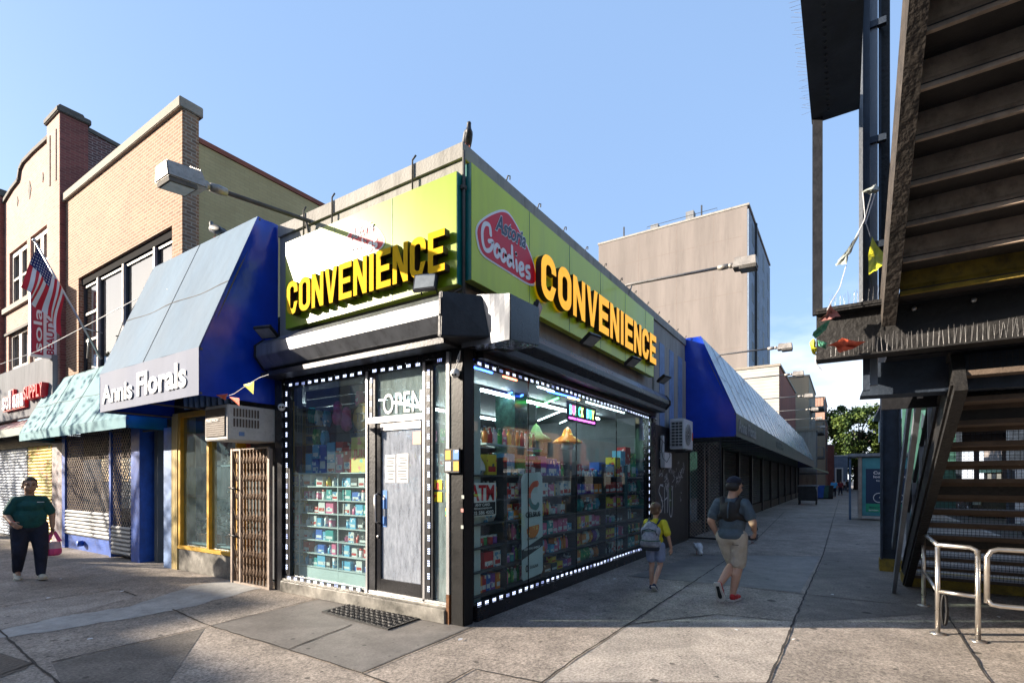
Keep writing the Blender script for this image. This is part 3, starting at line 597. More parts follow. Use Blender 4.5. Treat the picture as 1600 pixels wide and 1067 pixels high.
# ------------------------------------------------------------------ flood lights that wash the signs
def floodlight(label, p, dirv, s=1.0):
    r = thing('flood_light', label, 'flood light', p, 'flood lights under the lime signs'); z = V(dirv).normalized(); x = z.cross(Z).normalized(); y = z.cross(x)
    m = Matrix((x, y, z)).transposed()
    b = MB(); b.obox(V(p)+z*.0, (.30*s, .22*s, .05*s), m); b.build('lamp_body', 'black_metal', r, bevel=.008)
    b = MB(); b.obox(V(p)+z*.029*s, (.25*s, .17*s, .006), m); b.build('lens', 'lens_glass', r)
    b = MB()
    for k in range(7): b.obox(V(p)-z*.035*s+x*(k-3)*.035*s, (.006, .16*s, .03*s), m)
    b.build('cooling_fin', 'black_metal', r)
    b = MB(); b.tube([V(p)-z*.05*s+x*.1*s, V(p)-z*.1*s+Z*-.08+x*.1*s], .01, 6).tube([V(p)-z*.05*s-x*.1*s, V(p)-z*.1*s+Z*-.08-x*.1*s], .01, 6); b.build('bracket', 'black_metal', r); return r
floodlight('square flood light standing on the shutter box below the last letters of the avenue sign', (-.32, .28, 3.97), (-.95, -.25, .25))
floodlight('flood light at the far end of the avenue shutter box beside the blue awning', (-.42, 3.3, 3.85), (-.5, -.15, -.85))
floodlight('flood light nearest the shop corner, under the red badge', (.78, -.56, 3.8), (.3, -.8, -.3), .9)
floodlight('flood light under the middle of the side street sign', (2.3, -.60, 3.78), (-.1, -.55, -.85))
floodlight('flood light under the last letters of the side street sign', (4.1, -.60, 3.8), (-.1, -.55, -.85))
floodlight('flood light past the end of the side street sign by the striped panels', (6.0, -.60, 3.8), (-.1, -.55, -.85))

# ------------------------------------------------------------------ LED strips round the windows
E('led_white', (.6,.7,1), 2.2)
MODS = {}; rl = random.Random(5); E('led_dim', (.45,.55,1), .7)
def led_strip(name_label, segs, mod, gap, nrm, group):
    r = thing('led_strip', name_label, 'light strip', segs[0][0], group); bb = MB(); n_ = V(nrm); o0 = V(segs[0][0])
    for a, c in segs:
        a, c = V(a), V(c); d = (c-a).normalized(); side = d.cross(n_).normalized(); L_ = (c-a).length
        bb.bar(a+n_*.003, c+n_*.003, .045, .004, up=n_)
        key = (tuple(d), tuple(n_))
        if key not in MODS:
            dd = MB(); dd.open = True
            for u in (-.35, 0, .35):
                for v in (-1, 1):
                    q = d*(u*mod)+side*(v*.010); h = .0062
                    dd.add([q-d*h-side*h, q+d*h-side*h, q+d*h+side*h, q-d*h+side*h], [(0,1,2,3)])
            proto = dd.build('led_module', 'led_white', None, loc=(0,0,0)); MODS[key] = proto.data; bpy.data.objects.remove(proto)
        n = int((L_-mod)/(mod+gap))+1; st_ = (L_-(n-1)*(mod+gap))/2
        for k in range(n):
            o = bpy.data.objects.new('led_module', MODS[key]); COL.objects.link(o); o.parent = r; wob = rl.uniform(-.004, .004) + .006*sin(k*.35); o.location = a+d*(st_+k*(mod+gap)+rl.uniform(-.004, .004))+side*wob+n_*.007-o0
            if rl.random() < .12: o.material_slots[0].link = 'OBJECT'; o.material_slots[0].material = MATS['led_dim']
    bb.build('strip_backing', 'black_metal', r)
gx = -.048; gr_ = 'white LED strips edging the shop windows'
led_strip('white LED strip edging the display window beside the door', [((gx, 3.365, .27), (gx, 3.365, 3.10)), ((gx, 3.34, 3.13), (gx, 1.64, 3.13)), ((gx-.015, 3.34, .22), (gx-.015, 1.66, .22))], .075, .08, (-1,0,0), gr_)
led_strip('white LED strip over and left of the shop door', [((gx, 1.49, 3.13), (gx, .60, 3.13)), ((gx, 1.50, 2.48), (gx, 1.50, 3.08))], .075, .08, (-1,0,0), gr_)
led_strip('white LED strip on the narrow pane between the door and the shop corner', [((gx, .48, .27), (gx, .48, 3.10)), ((gx, .40, 3.13), (gx, .20, 3.13))], .075, .08, (-1,0,0), gr_)
gy = -.052
led_strip('white LED strip running right round the long side street window', [((.2, gy, 3.10), (6.68, gy, 3.10)), ((.2, gy, .195), (6.68, gy, .195)), ((6.70, gy, .24), (6.70, gy, 3.06))], .075, .08, (0,-1,0), gr_)
# ================================================================== AWNINGS
def awning(lbl, x0, z0, zv, z1, dx, dtop, y0, y1, mats, axis, words=(), grp='sloped shop awnings'):
    """axis 'y': lies along the avenue front (depth towards -X); axis 'x': along the side street (depth towards -Y)"""
    W = (lambda u, dpt, z: V((x0-dpt, u, z))) if axis == 'y' else (lambda u, dpt, z: V((u, x0-dpt, z)))
    r = thing('shop_awning', lbl, 'awning', W((y0+y1)/2, dx/2, z0), grp); L_ = y1-y0; n = max(2, int(L_/1.3))
    b = MB(); b.open = False
    rr = random.Random(int(y0*10)); sag = [rr.uniform(.0, .02) for k in range(n+1)]
    def slope(u, v, off=0):
        k = u*n; f = k-int(k); s_ = sin(pi*f)**2*.03*sin(pi*v); p = W(y0+u*L_, dx+(dtop-dx)*v-s_-off, zv+(z1-zv)*v-s_*.5-off*.4); return p
    b.sheet(lambda u, v: slope(u, v), n*6, 10); b.sheet(lambda u, v: slope(u, v, .012), n*6, 10); b.sm = True
    b.s = [True]*len(b.s); b.build('canopy_slope', mats[0], r)
    b = MB(); b.sheet(lambda u, v: W(y0+u*L_, dx+.004*sin(u*L_*5), z0+(zv-z0)*v), max(6, int(L_*3)), 1); q = W(0, .012, 0)-W(0, 0, 0); b.sheet(lambda u, v: W(y0+u*L_, dx-.012+.004*sin(u*L_*5), z0+(zv-z0)*v), max(6, int(L_*3)), 1)
    va = b.build('valance', mats[1], r)
    b = MB()
    for vv in (.48,):
        pts = [slope(u/40, vv, -.004) for u in range(41)]
        for i in range(40): b.bar(pts[i], pts[i+1], .003, .010)
    for k in range(1, n):
        pts = [slope(k/n, v/8, -.004) for v in range(9)]
        for i in range(8): b.bar(pts[i], pts[i+1], .003, .006, up=X if axis == 'y' else Y)
    b.build('seam', 'coping_dark', r)
    for yy in (y0, y1):
        b = MB(); e = .012 if yy == y0 else -.012
        pts = [W(yy, .0, z0), W(yy, dx, z0), W(yy, dx, zv), W(yy, dtop, z1), W(yy, .0, z1)]
        # vinyl stretched over the frame: a grid that dips a little between its edges
        def side(u, v, o=0):
            zz = z0+(z1-z0)*v; w_ = dx if zz <= zv else dx+(dtop-dx)*(zz-zv)/(z1-zv)
            dip = .03*sin(pi*min(1, u))*sin(pi*v)+.012*sin(7*u+3*v); return W(yy+(dip+o)*(1 if e > 0 else -1), w_*u, zz)
        b.sheet(side, 10, 14); b.sheet(lambda u, v: side(u, v, .008), 10, 14); b.s = [True]*len(b.s); b.build('end_panel', mats[2], r)
    b = MB()
    b.bar(W(y0, dx-.03, z0+.03), W(y1, dx-.03, z0+.03), .03, .03).bar(W(y0, .03, z0+.03), W(y1, .03, z0+.03), .03, .03).bar(W(y0, dx-.035, zv-.02), W(y1, dx-.035, zv-.02), .03, .03).bar(W(y0, dtop*.9, z1-.03), W(y1, dtop*.9, z1-.03), .03, .03)
    for k in range(n+1):
        u = y0+.03+(L_-.06)*k/n; b.bar(W(u, dx-.04, z0+.03), W(u, .03, z0+.03), .025, .025).bar(W(u, dx-.05, zv-.03), W(u, dtop*.85, z1-.06), .025, .025).bar(W(u, dx-.04, z0+.03), W(u, dx-.045, zv-.03), .025, .025)
    b.build('awning_frame', 'coping_dark', r)
    for (txt, ua, ub, za, zb, bold, mt) in words:
        t = MB()
        if axis == 'y': t.text(txt, W(ub, dx+.008, za), -Y, Z, ub-ua, zb-za, .012, bold)
        else: t.text(txt, W(ua, dx+.008, za), X, Z, ub-ua, zb-za, .012, bold)
        t.build('lettering', mt, va)
    return r
awning('tall pale grey and blue vinyl awning with white lettering over the flower shop window', 0, 2.86, 3.52, 5.67, 1.18, .34, 3.66, 7.07, ('awning_pale', 'valance_pale', 'awning_blue'), 'y',
       [('Annis', 5.72, 6.90, 2.99, 3.30, .022, 'white_clean'), ('Florals', 3.98, 5.55, 3.0, 3.37, .024, 'white_clean')])
awning('low pale teal awning dappled with tree shadow over the mesh shutters', 0, 2.66, 2.86, 4.27, .69, .05, 7.35, 13.6, ('awning_teal', 'awning_teal', 'awning_teal_side'), 'y')
awning('cream and pink striped awning under the red lettered shop sign', 0, 2.86, 3.06, 3.40, .55, .04, 13.75, 20.5, ('awning_cream', 'awning_cream', 'awning_cream'), 'y')
a2 = awning('very long slate grey awning with blue end panel running down the side street', 0, 2.86, 3.48, 5.67, 1.34, .43, 10.02, 52, ('awning_slate', 'valance_slate', 'awning_blue'), 'x',
       [('Annis Florals', 10.3, 13.6, 3.0, 3.36, .018, M('faded_letters', (.30,.32,.33), .6, 0, .2, 3, 0)), ('OPEN 24 HRS', 19.5, 22.5, 3.05, 3.35, .01, M('fainter_letters', (.16,.19,.18), .6, 0, .2, 3, 0))])
# ragged top edge of the left awning and pink stripes on the cream one
b = MB()
for k in range(16): b.bar((-.555, 14+k*.4, 3.068), (-.045, 14+k*.4, 3.41), .11, .004, up=(-.6, 0, .8))
st_ = b.build('awning_stripe', 'stripe_red', [o for o in COL.objects if o.get('label', '').startswith('cream and pink')][0])

# ================================================================== BUILDINGS ALONG THE AVENUE
tb = thing('tan_brick_building', 'two storey tan brick building with wide upper windows and a yellow brick flank', 'building', (0, 9.8, 0))
y0, y1 = 6.75, 12.8
b = MB(); b.box(0, .3, y0, y1, 6.62, 8.72).box(0, .3, y0, 7.15, 4.2, 6.617).box(0, .3, 11.95, y1, 4.2, 6.617).box(0, .3, y0, y1, 3.2, 4.197)
b.build('brick_front', 'brick_tan', tb)
MB().box(.01, .24, y0-.012, y0-.001, 3.2, 8.72).build('brick_return', 'brick_tan_dark', tb)
MB().box(.305, 16, y0+.03, y0+.28, 3.0, 8.25).build('flank_wall', 'brick_yellow', tb)
MB().box(.305, 16, y0+.0, y0+.30, 8.253, 8.35).build('flank_coping', 'red_wall', tb)
b = MB(); b.box(-.07, .36, y0-.05, y1+.02, 8.723, 8.92); b.build('front_coping', 'coping', tb, bevel=.012)
MB().box(.31, 15.9, y0+.3, y1, 7.9, 8.0).build('roof', 'coping_dark', tb)
MB().box(15.6, 16, y0+.3, y1, 3, 8.2).build('rear_wall', 'brick_old', tb)
MB().box(.32, 4, 7.2, 11.9, 4.25, 4.3).box(2.5, 2.6, 7.2, 11.9, 4.3, 6.6).build('inner_room', 'room_dark', tb)
MB().box(.06, .3, 7.152, 11.948, 6.45, 6.617).build('window_head', M('recess_shade', (.02,.02,.022), .95, 0, .3, 3, 0, spec=.05), tb)  # near-black colour stands in for the shade of the window recess
ys = [7.15, 8.05, 9.55, 10.95, 11.95]
for i in range(4):
    f_ = MB(); a, c = ys[i]+.002, ys[i+1]-.002; t = .06
    f_.box(.10, .17, a, a+t, 4.2, 6.44).box(.10, .17, c-t, c, 4.2, 6.44).box(.10, .17, a+t, c-t, 6.38, 6.44).box(.10, .17, a+t, c-t, 4.2, 4.26)
    if i in (0, 3): f_.box(.10, .17, a+t, c-t, 5.05, 5.11).box(.10, .17, a+t, c-t, 5.7, 5.76)
    w_ = f_.build('window', 'win_dark', tb)
    MB().box(.13, .14, a+t, c-t, 4.26, 6.38).build('pane', 'glass_sky', w_)
b = MB()
for y in ys[1:-1]: b.box(.05, .099, y-.035, y+.035, 4.2, 6.44)
b.build('mullion', 'win_frame', tb)
sp = MB(); rr_ = random.Random(1)
for k in range(90):
    y = y0+2.0+k*.045; sp.tube([(.12, y, 8.92), (.12+rr_.uniform(-.05, .05), y, 9.03)], .0025, 3, False)
sp.build('bird_spikes', 'aluminium', tb)

pb_ = thing('pink_brick_building', 'two storey pink brick building with gabled parapet and tall corner piers', 'building', (0, 17, 0))
b = MB(); P = [(12.83, 4.6), (12.83, 6.05), (13.0, 6.05), (13.0, 7.75), (12.83, 7.75), (12.83, 10.35), (13.5, 10.35), (13.5, 10.72), (13.95, 10.55)]
def wallp(b, pts, x=0, d=.3): b.poly((x, 0, 0), -Y, Z, [(-y, z) for y, z in pts], d)
# gabled top wall
gab = [(13.75, 8.55), (13.75, 10.5), (13.9, 10.52), (13.95, 10.74), (15.2, 10.8), (16.1, 10.8), (16.4, 10.7), (16.55, 10.42), (17.2, 10.36), (18.0, 10.2), (18.0, 8.55)]
wallp(b, gab[::-1])
b.box(0, .3, 13.75, 18.0, 6.15, 6.9).box(0, .3, 13.75, 14.05, 6.903, 8.547).box(0, .3, 17.5, 18, 6.903, 8.547).box(0, .3, 15.55, 15.85, 6.903, 8.547)
b.box(0, .3, 13.75, 14.0, 4.0, 6.147).box(0, .3, 17.6, 18.0, 4.0, 6.147).box(0, .3, 15.6, 15.8, 4.0, 6.147)
b.box(.0, .3, 18.003, 32, 3.4, 9.6)
b.build('front_wall', 'brick_pink', pb_)
MB().box(-.12, .45, 12.83, 13.74, 4.0, 10.95).build('corner_pier', 'brick_pink', pb_); MB().box(-.12, .45, 18.01, 18.9, 4.0, 10.4).build('corner_pier', 'brick_pink', pb_)
MB().box(-.118, .46, 12.81, 12.828, 4.0, 10.95).build('pier_side', 'brick_red', pb_); MB().box(-.118, .46, 17.99, 18.008, 4.0, 10.4).build('pier_side', 'brick_red', pb_)
for yc, zt in ((13.28, 10.953), (18.46, 10.403)):
    b = MB(); b.box(-.18, .52, yc-.52, yc+.52, zt, zt+.14).box(-.10, .42, yc-.36, yc+.36, zt+.143, zt+.28); b.build('pier_cap', 'coping_dark', pb_, bevel=.02)
b = MB(); 
for i in range(1, len(gab)-2): b.bar((.15, gab[i][0], gab[i][1]+.05), (.15, gab[i+1][0], gab[i+1][1]+.05), .42, .10, up=(0,0,1))
b.build('gable_coping', 'coping_dark', pb_)
for yc, zc, s in ((15.6, 9.9, .26), (14.5, 9.9, .14), (16.7, 9.9, .14), (15.2, 5.9, .14)):
    b = MB(); b.poly((-.012, 0, 0), -Y, Z, [(-yc-s*.5, zc), (-yc, zc-s), (-yc+s*.5, zc), (-yc, zc+s)], .011); b.build('diamond_ornament', 'coping_dark', pb_)
for yc, z0, z1 in ((13.05, 9.3, 10.6), (13.5, 9.3, 10.6), (18.25, 8.9, 10.1), (18.65, 8.9, 10.1)):
    MB().box(-.135, -.121, yc-.03, yc+.03, z0, z1).build('stone_inset', 'coping_dark', pb_)
MB().box(-.08, .0, 13.78, 17.98, 6.75, 6.9).build('sill_band', 'coping', pb_)
MB().box(-.04, .0, 13.78, 17.98, 6.08, 6.15).build('sill_band', 'coping_dark', pb_)
for z0, z1, ya, yb_ in ((6.9, 8.55, 14.05, 15.55), (6.9, 8.55, 15.85, 17.5), (4.0, 6.15, 14.0, 15.6), (4.0, 6.15, 15.8, 17.6)):
    h = (ya+yb_)/2
    for a, c in ((ya, h), (h, yb_)):
        f_ = MB(); a += .02; c -= .02; f_.box(.06, .16, a, a+.1, z0, z1).box(.06, .16, c-.1, c, z0, z1).box(.06, .16, a+.1, c-.1, z1-.14, z1).box(.06, .16, a+.1, c-.1, z0, z0+.08).box(.07, .15, a+.1, c-.1, (z0+z1)/2-.03, (z0+z1)/2+.03)
        w_ = f_.build('window', 'win_frame', pb_); MB().box(.12, .13, a+.1, c-.1, z0+.08, z1-.14).build('pane', 'glass_sky', w_)
        MB().box(.2, .22, a+.06, c-.1, z0+(z1-z0)*.35, z1-.1).build('curtain', 'curtain', w_)
# old red flank above the tan building, stepped towards the back, with painted writing
b = MB(); b.poly((0, 12.84, 0), X, Z, [(.46, 8.0), (14, 8.0), (14, 9.3), (5.3, 9.3), (2.9, 9.9), (2.9, 10.45), (1.5, 10.7), (.46, 10.8)], .3, N=-Y); b.build('flank_wall', 'brick_old', pb_)
b = MB(); b.bar((.46, 12.99, 10.86), (1.5, 12.99, 10.76), .36, .1).bar((1.5, 12.99, 10.76), (2.95, 12.99, 10.5), .36, .1).bar((2.95, 12.99, 9.95), (5.35, 12.99, 9.35), .36, .1).bar((5.35, 12.99, 9.35), (14, 12.99, 9.35), .36, .1); b.build('flank_coping', 'coping_dark', pb_)
g = MB(); k2 = 0
for st in ([(0,.0),(.1,.6),(.35,.7),(.5,.3),(.2,.1),(.5,0)], [(.7,.7),(.7,0)], [(.65,.4),(1.1,.5),(1.2,0)], [(1.3,.7),(1.35,0),(1.7,.1),(1.75,.7)], [(0,.95),(1.7,1.0)], [(.1,-.3),(.4,.1),(.8,-.25),(1.1,.05)]):
    k2 += 1; ribbon(g, (.75, 12.835-.001*k2, 8.95), X, Z, [(a*.8, c*.75) for a, c in st], .07, .001)
g.build('painted_writing', 'litter', pb_)
MB().box(.31, 14, 13.2, 32, 8.8, 8.9).box(13.8, 14, 12.9, 32, 3, 9.3).build('roof', 'coping_dark', pb_)

# ------------------------------------------------------------------ ground floors on the avenue (shop fronts under the awnings)
fs = thing('flower_shop_front', 'narrow flower shop front with yellow framed window over a marbled base', 'shop front', (0, 5.6, 0))
b = MB(); b.box(-.05, .3, 4.74, 6.78, 0, .40); b.build('marble_base', 'marble', fs, bevel=.01)
b = MB(); b.box(-.07, .12, 4.76, 6.78, .403, .47).box(-.06, .1, 6.69, 6.78, .473, 2.95).box(-.06, .1, 4.74, 4.80, .473, 2.95).box(-.055, .09, 5.66, 5.74, .473, 2.86).box(-.06, .1, 4.803, 6.687, 2.863, 2.95); b.build('yellow_frame', 'yellow_paint', fs, bevel=.006)
for a, c in ((4.803, 5.657), (5.743, 6.687)): MB().box(.0, .008, a, c, .473, 2.86).build('window_pane', 'glass_flower', fs)
b = MB(); b.box(-.05, .3, 6.785, 7.02, 0, 2.95)
for k in range(4): b.box(-.075, -.051, 6.80+k*.055, 6.83+k*.055, 0, 2.9)
b.build('fluted_pilaster', 'cream_paint', fs)
MB().box(-.07, .3, 7.025, 7.33, 0, 2.7).build('blue_pier', 'blue_pale', fs)
b = MB(); b.box(0, .3, 3.64, 7.33, 2.953, 4.15); b.build('upper_band', 'steel_dark', fs)
b = MB(); b.box(-.02, .3, 3.63, 3.70, 0, 2.95).box(.85, .9, 3.70, 4.74, 0, 2.95); b.box(.31, .9, 4.70, 4.735, .0, 2.95); b.build('entrance_wall', 'yellow_paint', fs)
b = MB(); b.box(.3, 3.4, 4.75, 7.3, .03, .06).box(3.4, 3.5, 3.7, 7.3, .0, 2.95).box(.31, 3.4, 7.25, 7.3, .06, 2.95).box(.31, 3.4, 3.66, 7.3, 2.9, 2.95); b.build('inner_room', 'room_grey', fs)
b = MB()
for k in range(9): b.tube([(-.03, 6.5-k*.2, 3.0), (-.05, 6.5-k*.2, 3.25)], .045, 8)
b.build('drape_trim', 'blue_pale', fs)
# plants, shelves and plush toys behind the glass
sh = thing('window_shelf', 'white shelf high in the flower shop window', 'shelf', (.3, 5.2, 1.9)); MB().box(.06, .5, 4.85, 5.64, 1.93, 1.955).build('shelf_board', 'shelf_white', sh)
b = MB(); b.box(.06, .5, 4.85, 6.66, .50, .53); tag(b.build('window_ledge', 'shelf_white'), 'pale display ledge along the bottom of the flower shop window', 'shelf')
def plush(p, colname, colmat, lbl, s=1.0):
    b = MB(); p = V(p); b.ell(p+Z*.10*s, (.08*s, .08*s, .10*s)).ell(p+Z*.25*s, (.075*s, .075*s, .07*s)).ell(p+V((0, .055, .31))*s, (.025*s,)*3).ell(p+V((0, -.055, .31))*s, (.025*s,)*3).ell(p+V((-.06, .08, .13))*s, (.05*s, .03*s, .03*s)).ell(p+V((-.06, -.08, .13))*s, (.05*s, .03*s, .03*s)).ell(p+V((-.08, .05, .03))*s, (.05*s, .035*s, .035*s)).ell(p+V((-.08, -.05, .03))*s, (.05*s, .035*s, .035*s))
    o = b.build('plush_toy', colmat); tag(o, lbl, 'plush toy', 'plush toys in the flower shop window'); MB().ell(p+V((-.07, 0, .24))*s, (.025*s, .03*s, .022*s)).build('muzzle', 'white_clean', o)
M('plush_pink', (.75,.25,.33), .9, 0, .15, 12, .4); M('plush_cream', (.75,.62,.5), .9, 0, .15, 12, .4); M('plush_white', (.8,.78,.78), .9, 0, .1, 12, .4)
plush((.22, 4.96, 1.957), 'pink', 'plush_pink', 'pink plush toy at the gate end of the high flower shop shelf', 1.25)
plush((.22, 5.2, 1.957), 'cream', 'plush_cream', 'cream plush toy between the pink and the white one on the high shelf', 1.1)
plush((.22, 5.42, 1.957), 'white', 'plush_white', 'white plush toy at the far end of the high flower shop shelf', 1.2)
M('terracotta', (.42,.16,.07), .8, 0, .2, 6, .2); M('petal_white', (.8,.8,.75), .7, 0, .1, 6, 0); M('leafy', (.10,.20,.05), .6, 0, .5, 7, 0); M('leafy_pale', (.28,.36,.25), .7, 0, .3, 7, 0)
def potplant(p, h, rad, lbl, leaf='leafy', flowers=None, pot='terracotta', seed=1, group='potted plants in the flower shop window', nl=60):
    p = V(p); r = thing('potted_plant', lbl, 'plant', p, group); MB().lathe([(rad*.45, 0), (rad*.62, .13), (rad*.68, .13), (rad*.68, .16), (rad*.5, .15), (.001, .14)], p, 12).build('pot', pot, r)
    rr = random.Random(seed); b = MB(); b.open = True; f_ = MB()
    for k in range(nl):
        a, e = rr.uniform(0, 2*pi), rr.uniform(.1, 1.3); q = p+Z*.14+V((cos(a)*cos(e), sin(a)*cos(e), sin(e)*h/rad*.8))*rad*rr.uniform(.3, 1.1)+Z*rr.uniform(0, h*.25); s = rr.uniform(.025, .06)
        d = V((cos(a), sin(a), rr.uniform(-.3, .9))).normalized(); n_ = d.cross(Z).normalized()*s*.45
        b.add([q, q+d*s+n_, q+d*s*2.1, q+d*s-n_], [(0,1,2,3)])
        if flowers and k % 3 == 0: f_.ell(q+d*s*1.5, (.022, .022, .018), None, 6, 4)
    b.build('leaves', leaf, r)
    if flowers: f_.build('blossoms', flowers, r)
pots = [(6.5,.22,.11,'leafy_pale',None),(6.3,.5,.13,'leafy',None),(6.08,.3,.12,'leafy_pale','petal_white'),(5.88,.75,.12,'leafy',None),(5.5,.25,.12,'leafy_pale',None),(5.28,.95,.14,'leafy','petal_white'),(5.08,.28,.12,'leafy_pale',None),(4.92,.5,.1,'leafy',None)]
ordn = ['first','second','third','fourth','fifth','sixth','seventh','eighth','ninth','tenth','eleventh','twelfth']
for i, (y, h, rd, lf, fl) in enumerate(pots):
    potplant((.22, y, .532), h, rd, f'{"tall" if h > .45 else "low"} {"white flowering" if fl else "green"} potted plant, {ordn[i]} from the blue pier in the flower window', lf, fl, seed=i)
# artificial foliage hanging behind the glass: pale blue-green bunches
for i, (y, z) in enumerate(((6.2, 1.3), (5.95, 2.0), (5.2, 1.45))):
    b = MB(); b.open = True; rr = random.Random(i)
    for k in range(160):
        d = V((rr.gauss(0, .3)*.5, rr.gauss(0, 1), rr.gauss(0, 1.3))).normalized()*rr.uniform(.05, .38); q = V((.6, y, z))+d; s = rr.uniform(.02, .05); n_ = V((rr.uniform(-1,1), rr.uniform(-1,1), rr.uniform(-1,1))).normalized()
        b.add([q, q+n_*s, q+n_.cross(Z)*s+n_*s*.5], [(0,1,2)])
    tag(b.build('flower_bunch', M(f'bunch{i}', ((.22,.30,.36),(.16,.24,.24),(.3,.38,.36))[i], .8, 0, .3, 8, 0)), ['pale blue bunch of flowers behind the left flower shop pane', 'dusky bunch of foliage high behind the left flower shop pane', 'pale green bunch of foliage behind the pane next to the gate'][i], 'flowers', 'bunches in the flower shop window')
# folding scissor gate across the flower shop entrance
sg = thing('scissor_gate', 'rusty brown folding scissor gate closed across the flower shop entrance', 'gate', (-.1, 4.2, 0)); xg = -.13
b = MB(); nb_ = 11
for k in range(nb_):
    y = 3.74+k*.094; MB().box(xg-.012, xg+.012, y-.009, y+.009, .04, 2.18).build('upright_bar', 'gate_metal', sg)
b = MB()
for r_ in range(7):
    z0 = .16+r_*.29 + (.06 if r_ > 3 else 0)
    for k in range(nb_-1):
        y = 3.74+k*.094; b.bar((xg-.014, y, z0), (xg-.014, y+.094, z0+.2), .006, .014, up=(1,0,0)); b.bar((xg+.014, y+.094, z0), (xg+.014, y, z0+.2), .006, .014, up=(1,0,0))
    b.build('lattice', 'gate_metal', sg); b = MB()
b = MB(); b.box(xg-.035, xg+.035, 4.70, 4.745, .0, 2.22).box(xg-.03, xg+.03, 4.46, 4.50, .03, 2.2).box(xg-.03, xg+.03, 3.655, 3.70, .0, 2.18).box(xg-.03, xg+.03, 4.50, 4.70, 2.17, 2.21).box(xg-.02, xg+.02, 3.70, 4.46, 2.185, 2.205).box(xg-.02, xg+.02, 3.70, 4.7, .0, .035); b.build('gate_frame', 'grille', sg)
for z in (.78, 1.55): MB().tube([(xg-.03, 4.72, z), (xg-.07, 4.72, z+.02), (xg-.07, 4.55, z), (xg-.03, 4.52, z-.01)], .014, 6).build('latch', 'black_metal', sg)

# mesh shuttered shop
ms = thing('shuttered_shop_front', 'closed shop front of diamond mesh shutters between blue posts', 'shop front', (0, 10, 0))
def mesh_shutter(parent, y0, y1, z0, z1, zs, x=-.04, s=.12):
    b = MB(); n = int((y1-y0)/s); m = int((z1-zs)/(s*1.1)); hz = (z1-zs)/m; hy = (y1-y0)/n
    for j in range(m):
        for i in range(n):
            ya = y0+i*hy; za = zs+j*hz
            b.bar((x, ya, za+hz/2), (x, ya+hy/2, za+hz), .008, .012, up=X).bar((x, ya+hy/2, za+hz), (x, ya+hy, za+hz/2), .008, .012, up=X)
            b.bar((x, ya, za+hz/2), (x, ya+hy/2, za), .008, .012, up=X).bar((x, ya+hy/2, za), (x, ya+hy, za+hz/2), .008, .012, up=X)
    o = b.build('diamond_mesh', 'grille', parent)
    if zs > z0:
        b = MB(); n = int((zs-z0)/.085)
        for k in range(n):
            za = z0+(zs-z0)*k/n; zb = z0+(zs-z0)*(k+1)/n; b.loft([[V((x-.02, y, za)), V((x-.045, y, (za+zb)/2)), V((x-.02, y, zb-.004)), V((x, y, zb-.004)), V((x, y, za))] for y in (y0, y1)])
        b.build('solid_slats', 'slat_grey', parent)
s_ = thing('mesh_shutter', 'wide diamond mesh roller shutter with solid grey slats along its bottom', 'shutter', (0, 11.2, 0), 'mesh roller shutters'); mesh_shutter(s_, 9.86, 12.6, .35, 2.8, .95, -.04)
s_ = thing('mesh_shutter', 'narrow diamond mesh door shutter between two blue posts', 'shutter', (0, 9.2, 0), 'mesh roller shutters'); mesh_shutter(s_, 8.75, 9.72, .08, 2.8, .70, -.07)
s_ = thing('mesh_shutter', 'coarse mesh gate set back between the blue post and the blue pier', 'shutter', (0, 7.8, 0), 'mesh roller shutters'); mesh_shutter(s_, 7.35, 8.3, .05, 2.8, .05, .22, .17)
for q_ in ((-.08, .3, 12.6, 12.80, 0, 2.8), (-.10, .1, 9.74, 9.84, 0, 2.8), (-.10, .3, 8.32, 8.72, 0, 2.8)): MB().box(*q_).build('blue_post', 'blue_paint', ms)
b = MB(); b.box(-.03, .3, 9.84, 12.6, 0, .34); b.build('blue_base', 'blue_paint', ms)
MB().box(.3, .4, 7.34, 12.8, 2.2, 3.2).build('header', 'room_dark', ms)
MB().box(.30, .31, 9.9, 12.6, .4, 2.2).build('shop_window', 'glass_sky', ms); MB().box(.25, .26, 8.75, 9.72, .1, 2.2).build('glass_door', 'glass_flower', ms)
b = MB(); b.box(2.4, 2.5, 7.34, 12.8, 0, 3.2).box(.3, 2.5, 7.34, 12.8, 0.0, .02); b.build('inner_room', 'room_grey', ms)
MB().tube([(-.16, 11.5, .18), (-.05, 11.5, .18)], .07, 10).build('hose_valve', 'blue_paint', ms)
rr = random.Random(8)
for i in range(14):
    y = rr.uniform(8.0, 12.3); z = .02+rr.random()*0; h = rr.uniform(.3, .9); cname = ['red', 'dull red', 'brown', 'pale'][i % 4]
    b = MB(); b.box(.7+.1*(i % 5), 1.0+.1*(i % 5), y, y+.3, z, h)
# what stands inside the shut shop
b = MB(); b.box(.9, 1.5, 8.0, 12.2, .02, .95); tag(b.build('shop_counter', M('counter_red', (.22,.05,.04), .5, 0, .4, 4, 0), bevel=.01), 'red counter inside the mesh shuttered shop', 'counter')

